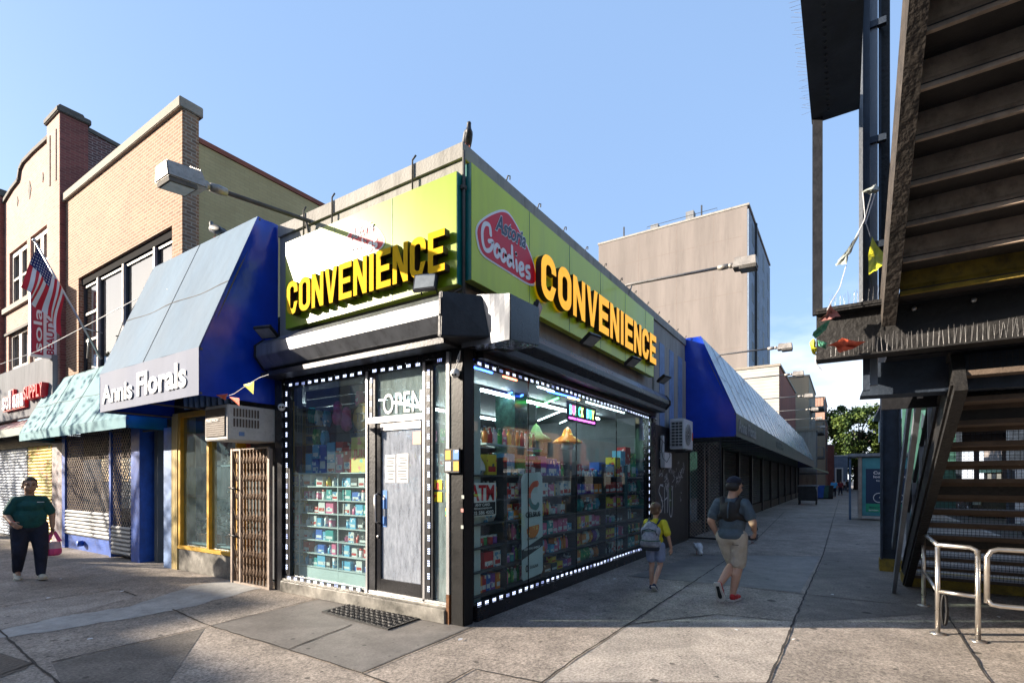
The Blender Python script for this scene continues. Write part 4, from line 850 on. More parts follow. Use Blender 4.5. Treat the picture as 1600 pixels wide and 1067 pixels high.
# the lettered beauty shop further along
bs = thing('beauty_shop_front', 'shop front with graffiti covered roller shutters at the far left', 'shop front', (0, 16.5, 0))
b = MB(); b.box(-.02, .3, 13.66, 20.6, 2.62, 3.0); b.build('header', 'steel_dark', bs)
b = MB(); b.box(-.06, .3, 12.81, 13.25, 0, 2.65).box(-.05, .3, 13.27, 13.62, 0, 2.65); b.build('side_pier', M('sticker_pier', (.25,.06,.07), .6, 0, .6, 9, .1, col2=(.35,.36,.4)), bs)
def slat_shutter(label, y0, y1, mat_, grp='solid roller shutters at the far left'):
    s = thing('roller_shutter', label, 'shutter', (0, (y0+y1)/2, 0), grp); b = MB(); n = 30
    for k in range(n):
        za, zb = .02+2.6*k/n, .02+2.6*(k+1)/n; b.loft([[V((-.02, y, za)), V((-.05, y, (za+zb)/2)), V((-.02, y, zb-.004)), V((0, y, zb-.004)), V((0, y, za))] for y in (y0, y1)])
    b.build('slats', mat_, s); MB().box(-.055, -.0, y0, y1, 0, .018).build('bottom_rail', 'steel_dark', s); return s
m, t = newmat('graffiti_yellow'); l = t.links.new; o = nn(t, 'ShaderNodeOutputMaterial'); p = nn(t, 'ShaderNodeBsdfPrincipled'); l(p.outputs[0], o.inputs[0]); c = nn(t, 'ShaderNodeTexCoord')
n = nn(t, 'ShaderNodeTexNoise'); n.inputs['Scale'].default_value = 1.7; n.inputs['Detail'].default_value = 1.5; n.inputs['Distortion'].default_value = 1.6; l(c.outputs['Object'], n.inputs['Vector'])
r = nn(t, 'ShaderNodeValToRGB'); r.color_ramp.interpolation = 'CONSTANT'; e = r.color_ramp.elements; e[0].color = (.60,.50,.03,1); e[0].position = 0; e[1].position = .55; e[1].color = (.55,.03,.02,1)
q = e.new(.585); q.color = (.62,.50,.05,1); q = e.new(.40); q.color = (.55,.03,.02,1); q = e.new(.425); q.color = (.62,.56,.08,1); q = e.new(.68); q.color = (.05,.25,.35,1); l(n.outputs[0], r.inputs[0]); l(r.outputs[0], p.inputs['Base Color']); p.inputs['Roughness'].default_value = .45
m, t = newmat('graffiti_blue'); l = t.links.new; o = nn(t, 'ShaderNodeOutputMaterial'); p = nn(t, 'ShaderNodeBsdfPrincipled'); l(p.outputs[0], o.inputs[0]); c = nn(t, 'ShaderNodeTexCoord')
n = nn(t, 'ShaderNodeTexNoise'); n.inputs['Scale'].default_value = 2.6; n.inputs['Detail'].default_value = 3; n.inputs['Distortion'].default_value = 2; l(c.outputs['Object'], n.inputs['Vector'])
r = nn(t, 'ShaderNodeValToRGB'); e = r.color_ramp.elements; e[0].color = (.40,.45,.52,1); e[0].position = .42; e[1].position = .5; e[1].color = (.05,.09,.2,1); q = e.new(.56); q.color = (.42,.47,.5,1); l(n.outputs[0], r.inputs[0]); l(r.outputs[0], p.inputs['Base Color']); p.inputs['Roughness'].default_value = .4
slat_shutter('roller shutter painted with yellow and red graffiti behind the woman', 13.7, 15.6, 'graffiti_yellow'); slat_shutter('grey blue roller shutter covered with dark blue tags at the picture edge', 15.7, 20.4, 'graffiti_blue')
sb = thing('shop_sign_board', 'weathered white sign board with raised red and white shop lettering', 'sign', (0, 16, 3.7))
MB().box(-.22, -.06, 12.95, 20.6, 3.42, 4.85).build('board', 'white_paint', sb, bevel=.006)
M('sign_white', (.8,.8,.82), .35, 0, .05, 3, 0)
yl = 16.75
b = MB()
for i, ch in enumerate('solana'):
    hh = (.36, .36, .52, .36, .36, .36)[i]; bb = MB().box(-.30, -.221, yl-i*.33-.30, yl-i*.33, 3.66, 3.66+hh+.06); bk = bb.build('letter_block', 'sign_red', sb)
    MB().text(ch, (-.302, yl-i*.33-.02, 3.69), -Y, Z, .13 if ch == 'l' else .26, hh, .03, .03).build('raised_letter', 'sign_white', bk)
yl2 = 14.13
for i, ch in enumerate('SUPPLY'):
    MB().text(ch, (-.225, 14.66-i*.255, 3.82), -Y, Z, .20, .34, .14, .02).build('raised_letter', 'sign_red', sb)
# projecting box sign
vs = thing('projecting_sign', 'tall maroon and white box sign reading upwards, fixed edge on to the brick wall', 'sign', (-.35, 13.1, 4.75))
MB().box(-.62, -.10, 13.02, 13.18, 4.75, 6.75).build('sign_box', 'sign_white', vs, bevel=.01)
MB().box(-.60, -.38, 13.008, 13.019, 4.80, 6.70).build('maroon_panel', 'sign_maroon', vs)
MB().text('solana', (-.405, 13.006, 4.86), Z, -X, 1.75, .16, .003, .01).build('lettering', 'sign_white', vs)
MB().text('BEAUTY SUPPLY', (-.17, 13.016, 4.84), Z, -X, 1.8, .15, .003, .03).build('lettering', 'sign_maroon', vs)
MB().bar((-.1, 13.1, 4.72), (0, 13.1, 4.72), .05, .05).bar((-.1, 13.1, 6.5), (0, 13.1, 6.5), .05, .05).build('bracket', 'coping_dark', vs)
hs_ = thing('window_sign', 'small white hanging sign with dark letters in the upper window', 'sign', (-.02, 13.75, 4.3)); MB().box(-.04, -.02, 13.98, 14.22, 3.95, 4.9).build('sign_panel', 'sign_white', hs_); MB().text('HAIR', (-.045, 14.13, 4.05), Z, -X, .0+.7, .1, .002, .01).build('lettering', 'logo_navy', hs_) if 0 else MB().text('HI', (-.045, 14.18, 4.62), -Y, Z, .15, .14, .002, .01).text('A', (-.045, 14.17, 4.38), -Y, Z, .13, .16, .002, .01).build('lettering', 'logo_navy', hs_)

# ------------------------------------------------------------------ flag on its pole
fp = thing('flag_pole', 'slanting metal flagpole with stay bars fixed to the tan brick wall', 'flagpole', (0, 10.5, 4.5))
p0 = V((-.02, 10.5, 4.45)); p1 = V((-1.17, 10.5, 6.72))
MB().tube([p0, p1], [.028, .02], 8).ell(p1, (.04, .04, .04)).build('pole', 'aluminium', fp)
MB().tube([(-.0, 10.5, 5.05), p0.lerp(p1, .28)], .014, 6).tube([(0, 11.4, 4.6), p0.lerp(p1, .2)], .014, 6).build('stay_bar', 'aluminium', fp)
fl = thing('national_flag', 'red and white striped flag with starred blue corner hanging from the slanting pole', 'flag', (-1, 10.5, 5.4))
A_ = p1+V((.05, 0, -.10)); D_ = (p0-p1).normalized(); Lh = 1.0
def flag(u, v):     # u along the pole (hoist), v away from it
    a = A_+D_*(u*Lh); fall = V((-.06, .10, -1)).normalized(); lo = .95*v
    wv = .09*sin(v*5+u*6)+.05*sin(u*14+v*2)
    c = a+fall*lo*(1-.12*sin(u*3)); c.x += -.20*v*(1-u); c.y += wv*(.3+v); c.x += .04*sin(u*12)*v
    return c
def fsheet(u0, u1, v0, v1, nu, nv, off=0): return lambda i, j: flag(u0+(u1-u0)*i, v0+(v1-v0)*j)+V((-.004*off, -.004*off, 0))
wh, rd, bl, st = MB(), MB(), MB(), MB()
for k in range(13):
    b = rd if k % 2 == 0 else wh; v0 = 0
    b.sheet(fsheet(k/13, (k+1)/13, 0, 1, 2, 20), 2, 20)
for b in (wh, rd): b.open = True; b.s = [True]*len(b.s)
rd.build('red_stripes', 'flag_red', fl); wh.build('white_stripes', 'flag_white', fl)
bl.open = True; bl.sheet(fsheet(0, 7/13, 0, .4, 2, 2, 1), 10, 10); bl.build('blue_canton', 'flag_blue', fl)
for i in range(9):
    for j in range(6 if i % 2 == 0 else 5):
        c = (7/13*(i+.5)/9, .4*(j+.5+(0 if i % 2 == 0 else .5))/6)
        pts = [flag(c[0]+.011*math.cos(k*2*pi/5), c[1]+.011*sin(k*2*pi/5)*.8)+V((-.009, -.009, 0)) for k in (0, 2, 4, 1, 3)]
        st.add([flag(c[0]+(.02 if k % 2 == 0 else .009)*cos(k*pi/5), c[1]+(.017 if k % 2 == 0 else .008)*sin(k*pi/5))+V((-.009, -.009, 0)) for k in range(10)], [tuple(range(10))])
st.open = True; st.build('stars', 'white_clean', fl)
# thin cord that crosses the avenue front
b = MB(); A, B_ = V((-1.6, 15.5, 5.0)), V((-.35, 3.75, 5.3)); b.tube([at_d(-60, 590, 13), at_d(60, 548, 12.4), at_d(155, 498, 11.6), at_d(215, 466, 11.0), at_x(262, 452, -.6)], .008, 5, False)
tag(b.build('cord', 'white_clean'), 'thin pale cord strung across the front of the avenue buildings', 'cord')

# ------------------------------------------------------------------ window air conditioner over the gate
ac = thing('window_air_conditioner', 'dirty white window air conditioner jutting out above the scissor gate', 'air conditioner', (-.4, 3.97, 2.28))
MB().box(-.78, -.0, 3.67, 4.31, 2.28, 2.79).build('case', 'ac_white', ac, bevel=.012)
b = MB(); b.box(-.795, -.781, 3.73, 4.26, 2.33, 2.74); b.build('front_grille', 'ac_brown', ac)
b = MB()
for k in range(13): b.box(-.803, -.796, 3.73, 4.26, 2.34+k*.031, 2.352+k*.031)
b.build('louvre', 'ac_brown', ac)
b = MB()
for z in (2.47, 2.62):
    for k in range(9): b.box(-.70+k*.045, -.675+k*.045, 3.662, 3.669, z, z+.12)
b.build('side_vent', 'ac_brown', ac)
MB().text('FRIEDRICH', (-.806, 4.22, 2.55), -Y, Z, .34, .04, .003, .01).build('badge', 'white_clean', ac)
MB().box(-.62, -.54, 3.661, 3.667, 2.34, 2.40).build('sticker', 'blue_pale', ac)
# ================================================================== ELEVATED RAILWAY STAIR (right hand side)
# r = distance along X from the camera, s = along Y from the camera
def W_(r, s, z): return V((CAM.x+r, CAM.y+s, z))
es = thing('station_stair', 'dark steel elevated station stair with two flights, mesh risers and side beams', 'stair', W_(8, -1.7, 0))
sL, sR = -.90, -3.3
NS = 15; rise = .19; run = 4.62/14; r0 = 10.6
def lower(r): return (r0-r)/run*rise
b = MB()
for s_ in (sL+.05, sR-.05):
    b.bar(W_(r0+.1, s_, .0), W_(5.95, s_, lower(5.95)-.02), .09, .42, up=Z)
b.bar(W_(r0, sL+.10, .25), W_(5.9, sL+.10, lower(5.9)+.23), .03, .04).bar(W_(r0, sL+.10, -.12), W_(5.9, sL+.10, lower(5.9)-.16), .03, .04)
b.build('side_beam', 'steel_dark', es)
for k in range(1, NS):
    r = r0-k*run; z = k*rise
    MB().box(CAM.x+r-run*.05, CAM.x+r+run*.98, CAM.y+sR, CAM.y+sL, z-.045, z).box(CAM.x+r+run*.93, CAM.x+r+run*.98, CAM.y+sR, CAM.y+sL, z-.09, z-.045).build('tread', 'tread', es)
    q = MB(); x = CAM.x+r-.01; zb, zt = z+.004, z+rise-.048
    for i in range(60): y = CAM.y+sL-.02-i*.04; q.box(x, x+.004, y-.0035, y, zb, zt)
    for j in range(4): zz = zb+(zt-zb)*(j+.5)/4; q.box(x+.0045, x+.008, CAM.y+sR, CAM.y+sL, zz-.002, zz+.002)
    if k in (4, 8, 12): q = MB().box(x, x+.008, CAM.y+sR, CAM.y+sL, zb-.02, zt)
    q.build('riser_mesh', 'steel_dark', es)
b = MB(); b.box(CAM.x+r0-.3, CAM.x+r0+.35, CAM.y+sR-.1, CAM.y+sL+.1, 0, .16); b.build('base_plinth', M('yellow_worn', (.25,.17,.02), .7, 0, .5, 4, .2, grime=.6), es)
# sloping guard panel with posts and handrail on the near side of the lower flight
b = MB(); q = MB(); h = MB()
for k in range(6):
    r = r0-.1-k*.85; z = lower(r)+.2; MB().bar(W_(r, sL+.03, z), W_(r, sL+.03, z+.95), .05, .05).build('guard_post', 'steel_light', es)
h.tube([W_(r0, sL+.03, lower(r0)+1.12), W_(6.0, sL+.03, lower(6.0)+1.12)], .025, 8); h.tube([W_(r0, sL-.05, lower(r0)+.95), W_(6.0, sL-.05, lower(6.0)+.95)], .02, 8)
h.build('handrail', 'steel_dark', es)
q.loft([[W_(r0-.2, sL+.015, lower(r0)+.32), W_(6.0, sL+.015, lower(6.0)+.30), W_(6.0, sL+.015, lower(6.0)+1.0), W_(r0-.2, sL+.015, lower(r0)+1.0)], [W_(r0-.2, sL+.025, lower(r0)+.32), W_(6.0, sL+.025, lower(6.0)+.30), W_(6.0, sL+.025, lower(6.0)+1.0), W_(r0-.2, sL+.025, lower(r0)+1.0)]])
q.build('guard_panel', 'steel_dark', es)
b = MB(); b.hexa([W_(6.0, sR-.12, 1.2), W_(15.5, sR-.12, 1.2), W_(15.5, sR-.08, 1.2), W_(6.0, sR-.08, 1.2), W_(6.0, sR-.12, 3.4), W_(15.5, sR-.12, 3.4), W_(15.5, sR-.08, 3.4), W_(6.0, sR-.08, 3.4)]); b.build('rear_wall', 'steel_dark', es)  # dark sheet added behind the lower flight to darken the view through it
for k in range(7): MB().bar(W_(6.2+k*1.5, sR-.1, 0), W_(6.2+k*1.5, sR-.1, 1.2), .08, .08).build('rear_post', 'steel_dark', es)
# landing, cross beam with bird spikes
zl = 2.86
b = MB(); yb0, yb1 = CAM.y-3.9, CAM.y+.23; xb = CAM.x+5.8
b.box(xb, xb+.012, yb0, yb1, zl, zl+.42).box(xb-.10, xb+.10, yb0, yb1, zl+.423, zl+.438).box(xb-.11, xb+.11, yb0, yb1, zl-.018, zl-.003)
b.bar((xb-.10, yb0, zl+.455), (xb-.10, yb1, zl+.455), .02, .03); cbm = b.build('cross_beam', 'steel_dark', es)
b = MB()
for y in (-1.15, -.75): b.tube([(xb-.01, yb1+y, zl+.36), (xb-.04, yb1+y, zl+.36)], .02, 6)
b.build('bolt', 'aluminium', cbm)
rr = random.Random(6)
for (zz, hh, xx) in ((zl+.44, .16, -.06), (zl-.0, .17, -.07)):
    b = MB(); y = yb1-.12
    while y > yb0:
        for k in (0, 1): b.tube([(xb+xx+.02*k, y, zz), (xb+xx+rr.uniform(-.05, .03), y+rr.uniform(-.014, .014), zz+hh*rr.uniform(.75, 1.0))], .0014, 3, False)
        y -= .036
    b.build('bird_spikes', 'aluminium', cbm)
b = MB(); b.box(xb+.15, xb+1.3, yb0, CAM.y-.33, zl-.02, zl+.0).box(xb+.9, xb+.95, yb0, CAM.y-.33, zl-.42, zl-.023).box(xb+.6, xb+.65, yb0, CAM.y-.30, zl-.25, zl-.023); b.build('landing_slab', 'black_metal', es)
b = MB(); b.poly((xb+.35, CAM.y-.25, 0), -Y, Z, [(0, zl-.02), (1.1, zl-.02), (1.1, zl-.35), (-.12, zl-.33)], .3); b.build('haunch', 'navy_steel', es)
b = MB(); b.box(xb+.86, xb+.875, yb0+.3, CAM.y-1.4, zl-.13, zl-.06); b.build('yellow_edge', 'yellow_worn', es)
# upper flight rising over the camera's right shoulder
ru, rz = .25, .19
def up_z(r): return zl+.46+(5.75-r)/ru*rz
b = MB(); b.bar(W_(5.8, -.33, up_z(5.8)-.05), W_(1.0, -.42, up_z(1.0)-.05), .10, .40, up=Z); b.build('timber_string', 'stair_timber', es)
for k in range(17):  # pale risers, near-black treads: bounced light and shade put into the colours
    r = 5.75-k*ru; z = zl+.46+k*rz
    MB().box(CAM.x+r-ru-.01, CAM.x+r+.02, CAM.y-3.9, CAM.y-.40, z-.035, z).build('upper_tread', M('tread_shade_tone', (.03,.025,.022), .8, 0, .4, 4, .3) if k == 0 else 'tread_shade_tone', es)
    m_ = MB(); x = CAM.x+r-ru
    m_.loft([[V((x-.03, y, z-.05)), V((x+.015, y, z+.04)), V((x+.0, y, z+rz-.02)), V((x+.05, y, z+rz-.02)), V((x+.045, y, z+.03)), V((x, y, z-.05))] for y in (CAM.y-3.9, CAM.y-.40)])
    m_.build('upper_riser', 'riser_lit_tone' if k else 'yellow_worn', es)
# posts of the enclosure and the canopy soffit
b = MB(); b.bar(W_(5.8, .22, zl+.44), W_(5.8, .22, 5.2), .085, .06, up=X); b.build('canopy_post', 'black_metal', es)
for k, (s_, w_, z0, mt) in enumerate(((-.13, .03, 3.0, 'steel_light'), (-.175, .055, 2.55, 'navy_steel'), (-.235, .06, 2.6, 'steel_light'), (-.285, .02, 3.0, 'navy_steel'), (-.33, .07, 3.3, 'steel_dark'))):
    b = MB(); b.bar(W_(5.9+.05*k, s_, z0), W_(5.9+.05*k, s_, 9.0), w_, .06, up=X); b.build('enclosure_post', mt, es)
for z in (3.9, 4.9, 6.0): MB().box(CAM.x+5.95, CAM.x+6.0, CAM.y-.33, CAM.y-.13, z, z+.06).build('enclosure_rail', 'navy_steel', es)
b = MB(); b.box(CAM.x+.3, CAM.x+5.85, CAM.y-.12, CAM.y+.27, 5.2, 5.24).box(CAM.x+.3, CAM.x+5.85, CAM.y+.24, CAM.y+.27, 5.243, 5.5); so_ = b.build('canopy_soffit', 'navy_steel', es)
b = MB(); x = CAM.x+5.8; rr = random.Random(2)
while x > CAM.x+3.6: b.tube([(x, CAM.y+.27, 5.3), (x+rr.uniform(-.01, .01), CAM.y+.27+rr.uniform(.05, .09), 5.3+rr.uniform(.0, .05))], .0011, 3, False); x -= .045
b.build('bird_spikes', 'aluminium', so_)
b = MB(); rr = random.Random(3)
for k in range(60): 
    xx = CAM.x+5.7-k*.075; MB().ell((xx, CAM.y+.13, 5.198), (.014, .014, .01), None, 6, 4).build('rivet', 'navy_steel', so_)
# column at the stair foot
b = MB(); cx, cy = CAM.x+11.9, CAM.y-.72
b.box(cx-.15, cx+.15, cy-.15, cy-.12, 0, 4.3).box(cx-.15, cx+.15, cy+.12, cy+.15, 0, 4.3).box(cx-.02, cx+.02, cy-.12, cy+.12, 0, 4.3); b.box(cx-.2, cx+.2, cy-.2, cy+.2, 4.3, 4.6)
c_ = b.build('steel_column', 'navy_steel'); tag(c_, 'riveted blue black steel column at the foot of the station stair', 'column')
b = MB(); b.box(cx-.17, cx+.17, cy-.17, cy+.17, 0, .22); b.build('yellow_foot', 'yellow_worn', c_)
b = MB(); b.bar(W_(6.7, -.65, 2.6), W_(9.6, -.62, .0), .05, .10).bar(W_(7.6, -.70, 3.2), W_(10.6, -.68, .6), .04, .16); b.build('brace', 'steel_light', es)
b = MB(); b.bar(W_(6.2, -.6, 2.9), W_(11.6, -.6, 3.9), .18, .35); b.build('girder', 'steel_dark', es)

# stainless guard rail round the stair
gr = thing('guard_rail', 'stainless tube guard rail standing below the station stair', 'railing', (2.56, -4.63, 0), 'stainless guard rails by the stair')
def post(b, x, y, h=.98): b.tube([(x, y, 0), (x, y, h)], .024, 12).lathe([(.075, .0), (.075, .012), (.03, .02)], (x, y, .001), 14)
bb = MB()
gA = at_z(1465, 990); gB = at_z(1528, 1002); gC = at_z(1443, 946); gD = at_z(1428, 912)
for g_ in (gA, gB, gC, gD): MB().tube([g_, g_+Z*.96], .024, 12).lathe([(.075, 0), (.075, .012), (.03, .02)], g_+Z*.001, 14).build('post', 'stainless', gr)
h1, h2 = .98, .47
b = MB(); b.tube([gA+Z*.94, gA+Z*h1+(gB-gA)*.04, gB+Z*h1-(gB-gA)*.18, gB+Z*(h1-.02)-(gB-gA)*.05, gB+Z*(h1-.08)], .024, 12); b.tube([gA+Z*h2, gB+Z*h2], .021, 12)
b.tube([gA+Z*h1, gC+Z*h1, gD+Z*h1], .024, 12).tube([gA+Z*h2, gC+Z*h2], .021, 12); b.build('rail', 'stainless', gr)
g2 = thing('guard_rail', 'second stainless tube frame with rounded corners at the picture edge by the stair', 'railing', (2.5, -5.2, 0), 'stainless guard rails by the stair')
dr = (gB-gA).normalized(); q0 = gB+dr*.07; q1 = q0+V((0.05, -1, 0)).normalized()*1.7
b = MB(); b.tube([q0+Z*.42, q0+Z*.90, q0.lerp(q1, .02)+Z*.96, q0.lerp(q1, .05)+Z*.98, q1+Z*.98, q1+Z*.40, q0.lerp(q1, .06)+Z*.40, q0.lerp(q1, .02)+Z*.41, q0+Z*.46], .024, 12); b.build('rail_frame', 'stainless', g2)
for t_ in (.35, .95):
    g_ = q0.lerp(q1, t_); MB().tube([g_, g_+Z*.98], .024, 12).build('post', 'stainless', g2)
lk = MB(); base = gA+Z*.43+(gB-gA)*.2
for k in range(5): 
    a = k*.35; lk.tube([base+V((.012*cos(a), .012*sin(a), -.17-.17*cos(t*pi/6)+.02))+V((0, -.022*sin(t*pi/6), 0)) for t in range(13)], .011, 6)
tag(lk.build('bicycle_lock', 'rubber'), 'black looped bicycle lock hanging on the guard rail', 'lock')

# bunting: cords with torn pennants
bt = thing('bunting', 'tattered string of coloured pennants tangled on the end of the stair beam', 'bunting', (xb, yb1, zl), 'strings of torn pennants')
def dd(px, py, dep=4.7): return at_d(px, py, dep)
b = MB(); b.tube([dd(1365,290), dd(1350,345), dd(1335,375)], .005, 5, False).tube([dd(1322,415), dd(1312,450), dd(1300,470), dd(1292,485)], .004, 5, False).tube([dd(1370,295), dd(1352,350)], .005, 5).tube([dd(1348,300), dd(1352,345), dd(1360,370)], .004, 5).tube([dd(1388,405), dd(1412,425), dd(1432,440)], .005, 5)
b.tube([dd(1275,552), dd(1274,566), dd(1280,574), dd(1284,578)], .005, 5); b.build('cord', 'litter', bt)
M('pen_yellow', (.62,.60,.03), .6, 0, .25, 6, .2); M('pen_orange', (.75,.12,.05), .6, 0, .25, 6, .2); M('pen_white', (.42,.46,.42), .7, 0, .3, 6, .2); M('pen_pink', (.6,.25,.22), .7, 0, .35, 6, .2); M('pen_green', (.10,.35,.22), .7, 0, .3, 6, .2)
def pennant(pts, mt, parent, dep=4.7, seed=1, bend=.06):
    rr = random.Random(seed); c = V((0, 0, 0)); P3 = [dd(x, y, dep+rr.uniform(-bend, bend)) for x, y in pts]
    for p in P3: c += p/len(P3)
    c += ray(1300, 500)*rr.uniform(-.05, .05); n = len(P3); ring = []
    for i in range(n):
        for t_ in (0, .33, .66): ring.append(P3[i].lerp(P3[(i+1) % n], t_)+V((rr.uniform(-.008, .008), rr.uniform(-.008, .008), rr.uniform(-.008, .008))))
    m = len(ring); mid = [p.lerp(c, .5)+ray(1300, 500)*rr.uniform(-.03, .03) for p in ring]
    b = MB(); b.add(ring+mid+[c], [(i, (i+1) % m, m+(i+1) % m, m+i) for i in range(m)]+[(m+i, m+(i+1) % m, 2*m) for i in range(m)]); b.open = True; b.s = [True]*len(b.s); return b.build('pennant', mt, parent)
pennant([(1345,362),(1308,408),(1306,415),(1322,412),(1330,395)], 'pen_white', bt, seed=1); pennant([(1362,370),(1388,408),(1375,418),(1358,428),(1358,400)], 'pen_yellow', bt, seed=2)
pennant([(1430,436),(1470,452),(1462,460),(1440,461),(1414,455),(1424,448)], 'pen_orange', bt, seed=3); pennant([(1370,288),(1374,300),(1360,303),(1347,300)], 'pen_white', bt, seed=4)
pennant([(1297,474),(1312,494),(1296,498),(1278,502),(1290,490)], 'pen_pink', bt, seed=5); pennant([(1298,498),(1290,515),(1275,530),(1268,525),(1280,510)], 'pen_green', bt, seed=6)
pennant([(1272,528),(1277,545),(1274,556),(1268,552),(1265,535)], 'pen_yellow', bt, seed=7); pennant([(1293,540),(1315,528),(1352,534),(1335,545),(1312,552),(1306,541)], 'pen_orange', bt, seed=8); pennant([(1278,530),(1292,535),(1290,545),(1280,540)], 'pen_green', bt, seed=9)
b2 = thing('bunting', 'short string with one yellow and one red pennant under the blue awning', 'bunting', (-.9, 3.9, 2.9), 'strings of torn pennants')
def e2(x, y): return at_x(x, y, -.95)
b = MB(); b.tube([e2(345,622), e2(366,615), e2(385,602), e2(405,590), e2(420,585)], .004, 5); b.build('cord', 'litter', b2)
for pts, mt in (([(380,601),(397,596),(396,616)], 'pen_yellow'), ([(337,617),(356,615),(352,625),(346,622)], 'pen_orange'), ([(358,620),(374,622),(374,634)], 'pen_orange')):
    P3 = [e2(x, y) for x, y in pts]; b = MB(); m_ = sum(P3, V((0,0,0)))/len(P3)+V((-.02, 0, 0)); b.add(P3+[m_], [(i, (i+1) % len(P3), len(P3)) for i in range(len(P3))]); b.open = True; b.build('pennant', mt, b2)

# ================================================================== LAMPS ON ROOF ARMS
def roof_lamp(label, a, L_, z0, z1, axis, big=1.0, wall=0, rail=0):
    """arm from the parapet out over the pavement"""
    if axis == 'x': A, B = V((0, a, z0)), V((-L_, a, z1)); out_ = -X; sd = Y
    else: A, B = V((a, wall, z0)), V((a, -L_, z1)); out_ = -Y; sd = X
    r = thing('roof_arm_lamp', label, 'street lamp', A, 'lamps on arms above the pavements'); d = (B-A).normalized()
    b = MB(); b.tube([A-out_*.2+Z*-.1, A, B-d*.30*big], .030*big, 10).tube([A-out_*.05-Z*.5, A+d*.1], .02*big, 6); b.build('arm', 'coping_dark' if axis == 'x' else 'lamp_grey', r)
    b = MB(); b.tube([B-d*.42*big, B-d*.32*big, B-d*.22*big], [.05*big, .06*big, .05*big], 10).ell(B-d*.17*big, (.055*big,)*3, None, 10, 6); b.build('swivel', 'lamp_grey', r)
    u = d.cross(sd).normalized(); u = u if u.z > 0 else -u; m = Matrix((d, sd, u)).transposed(); s = big
    c = B+d*.12*s
    b = MB(); b.hexa([c+m@V(p)*s for p in ((-.24,-.15,-.10),(.22,-.17,-.10),(.22,.17,-.10),(-.24,.15,-.10),(-.20,-.12,.10),(.20,-.13,.09),(.20,.13,.09),(-.20,.12,.10))]); b.build('lamp_housing', 'lamp_grey', r, bevel=.012)
    b = MB()
    for k in range(6): b.obox(c+m@V((-.19+.022*k, 0, .105))*s, (.008*s, .22*s, .02*s), m)
    b.build('vent_fin', 'lamp_grey', r)
    b = MB(); b.obox(c+m@V((.05, 0, -.125))*s, (.31*s, .29*s, .05*s), m); b.build('lens_frame', 'coping_dark', r)
    b = MB(); b.obox(c+m@V((.05, 0, -.153))*s, (.27*s, .25*s, .006*s), m); b.build('lens', 'lens_glass', r); return r
roof_lamp('large grey box lamp on a long arm above the blue awning, near the flag', 2.83, 1.66, 5.50, 5.30, 'x', 1.0)
for i, (a, z1) in enumerate(((5.45, 5.66), (12.9, 5.75), (18.2, 5.85), (25.2, 5.95), (31.5, 6.0), (38, 6.1), (45, 6.1))):
    roof_lamp(['grey box lamp on a roof arm over the middle of the side street sign', 'grey box lamp on a roof arm just past the blue awning end panel', 'third grey box lamp along the side street, in front of the white boarded flank', 'fourth grey box lamp along the side street, before the red house flank', 'fifth grey box lamp along the side street, before the beige block', 'sixth grey box lamp along the side street, far down the awning', 'seventh and farthest grey box lamp at the end of the long awning'][i], a, 2.15, z1+.06-.06*(i > 0), z1, 'y', .9)

# ================================================================== SMALL WALL FITTINGS
def dome_cam(label, p, d):
    r = thing('security_camera', label, 'security camera', p, 'white security cameras'); p = V(p); d = V(d).normalized(); MB().ell(p, (.055, .055, .055)).tube([p-d*.03, p+d*.035], [.05, .048], 12).build('camera_body', 'plastic_white', r)
    sd = d.cross(Z).normalized(); MB().ell(p+d*.045+sd*.016, (.016,)*3, None, 8, 6).ell(p+d*.045-sd*.016, (.016,)*3, None, 8, 6).build('camera_lens', 'rubber', r); MB().tube([p-d*.05, p-d*.12-Z*.0+Z*.03], .02, 8).build('mount', 'plastic_white', r); return r
dome_cam('small white security camera under the blue awning beside the shop window', at_x(440, 636, -.12), (-.6, -.8, -.1))
dome_cam('round white security camera on the frame between the door and the corner', at_x(711, 583, -.14), (-.8, -.3, -.5))
dome_cam('white security camera at the far end of the side street shutter box', at_y(1023, 656, -.12), (-.5, -.8, -.2))
b = MB(); b.tube([at_x(711, 578, -.13), at_x(718, 560, -.12), at_x(719, 548, -.12), at_x(716, 556, -.13), at_x(714, 566, -.13)], .006, 5); tag(b.build('loose_cable', 'plastic_white'), 'loose white cable looping above the round security camera', 'cable')
# split air conditioner and its cover on the side street wall
ou = thing('outdoor_unit', 'white split air conditioner unit bracketed to the dark side street wall', 'air conditioner', (8.3, -.3, 2.4))
ux0, ux1, uz0, uz1 = 8.02, 8.92, 2.45, 3.20
MB().box(ux0, ux1, -.48, -.14, uz0, uz1).build('case', 'plastic_white', ou, bevel=.015)
b = MB()
for k in range(9): b.box(ux0-.008, ux0-.001, -.45, -.17, uz0+.06+k*.075, uz0+.072+k*.075)
for k in range(4): b.box(ux0-.007, ux0-.002, -.46+k*.09, -.452+k*.09, uz0+.06, uz0+.67)
b.build('side_grille', 'plastic_white', ou)
MB().box(ux0-.004, ux0+.001, -.45, -.17, uz0+.05, uz0+.68).build('coil', 'coping_dark', ou)
b = MB(); mm = Matrix.Rotation(pi/2, 3, 'X'); b.lathe([(.28, 0), (.28, .006), (.25, .01)], ((ux0+ux1)/2-.05, -.483, (uz0+uz1)/2), 28, mm); b.build('fan_ring', 'ac_white', ou)
b = MB()
for k in range(12):
    a = k*pi/6; cxx, czz = (ux0+ux1)/2-.05, (uz0+uz1)/2; b.bar((cxx+.03*cos(a), -.494, czz+.03*sin(a)), (cxx+.25*cos(a+.3), -.494, czz+.25*sin(a+.3)), .006, .006)
for k in range(5): b.tube([((ux0+ux1)/2-.05+(.05+.05*k)*cos(t*pi/12), -.496, (uz0+uz1)/2+(.05+.05*k)*sin(t*pi/12)) for t in range(25)], .003, 4, False)
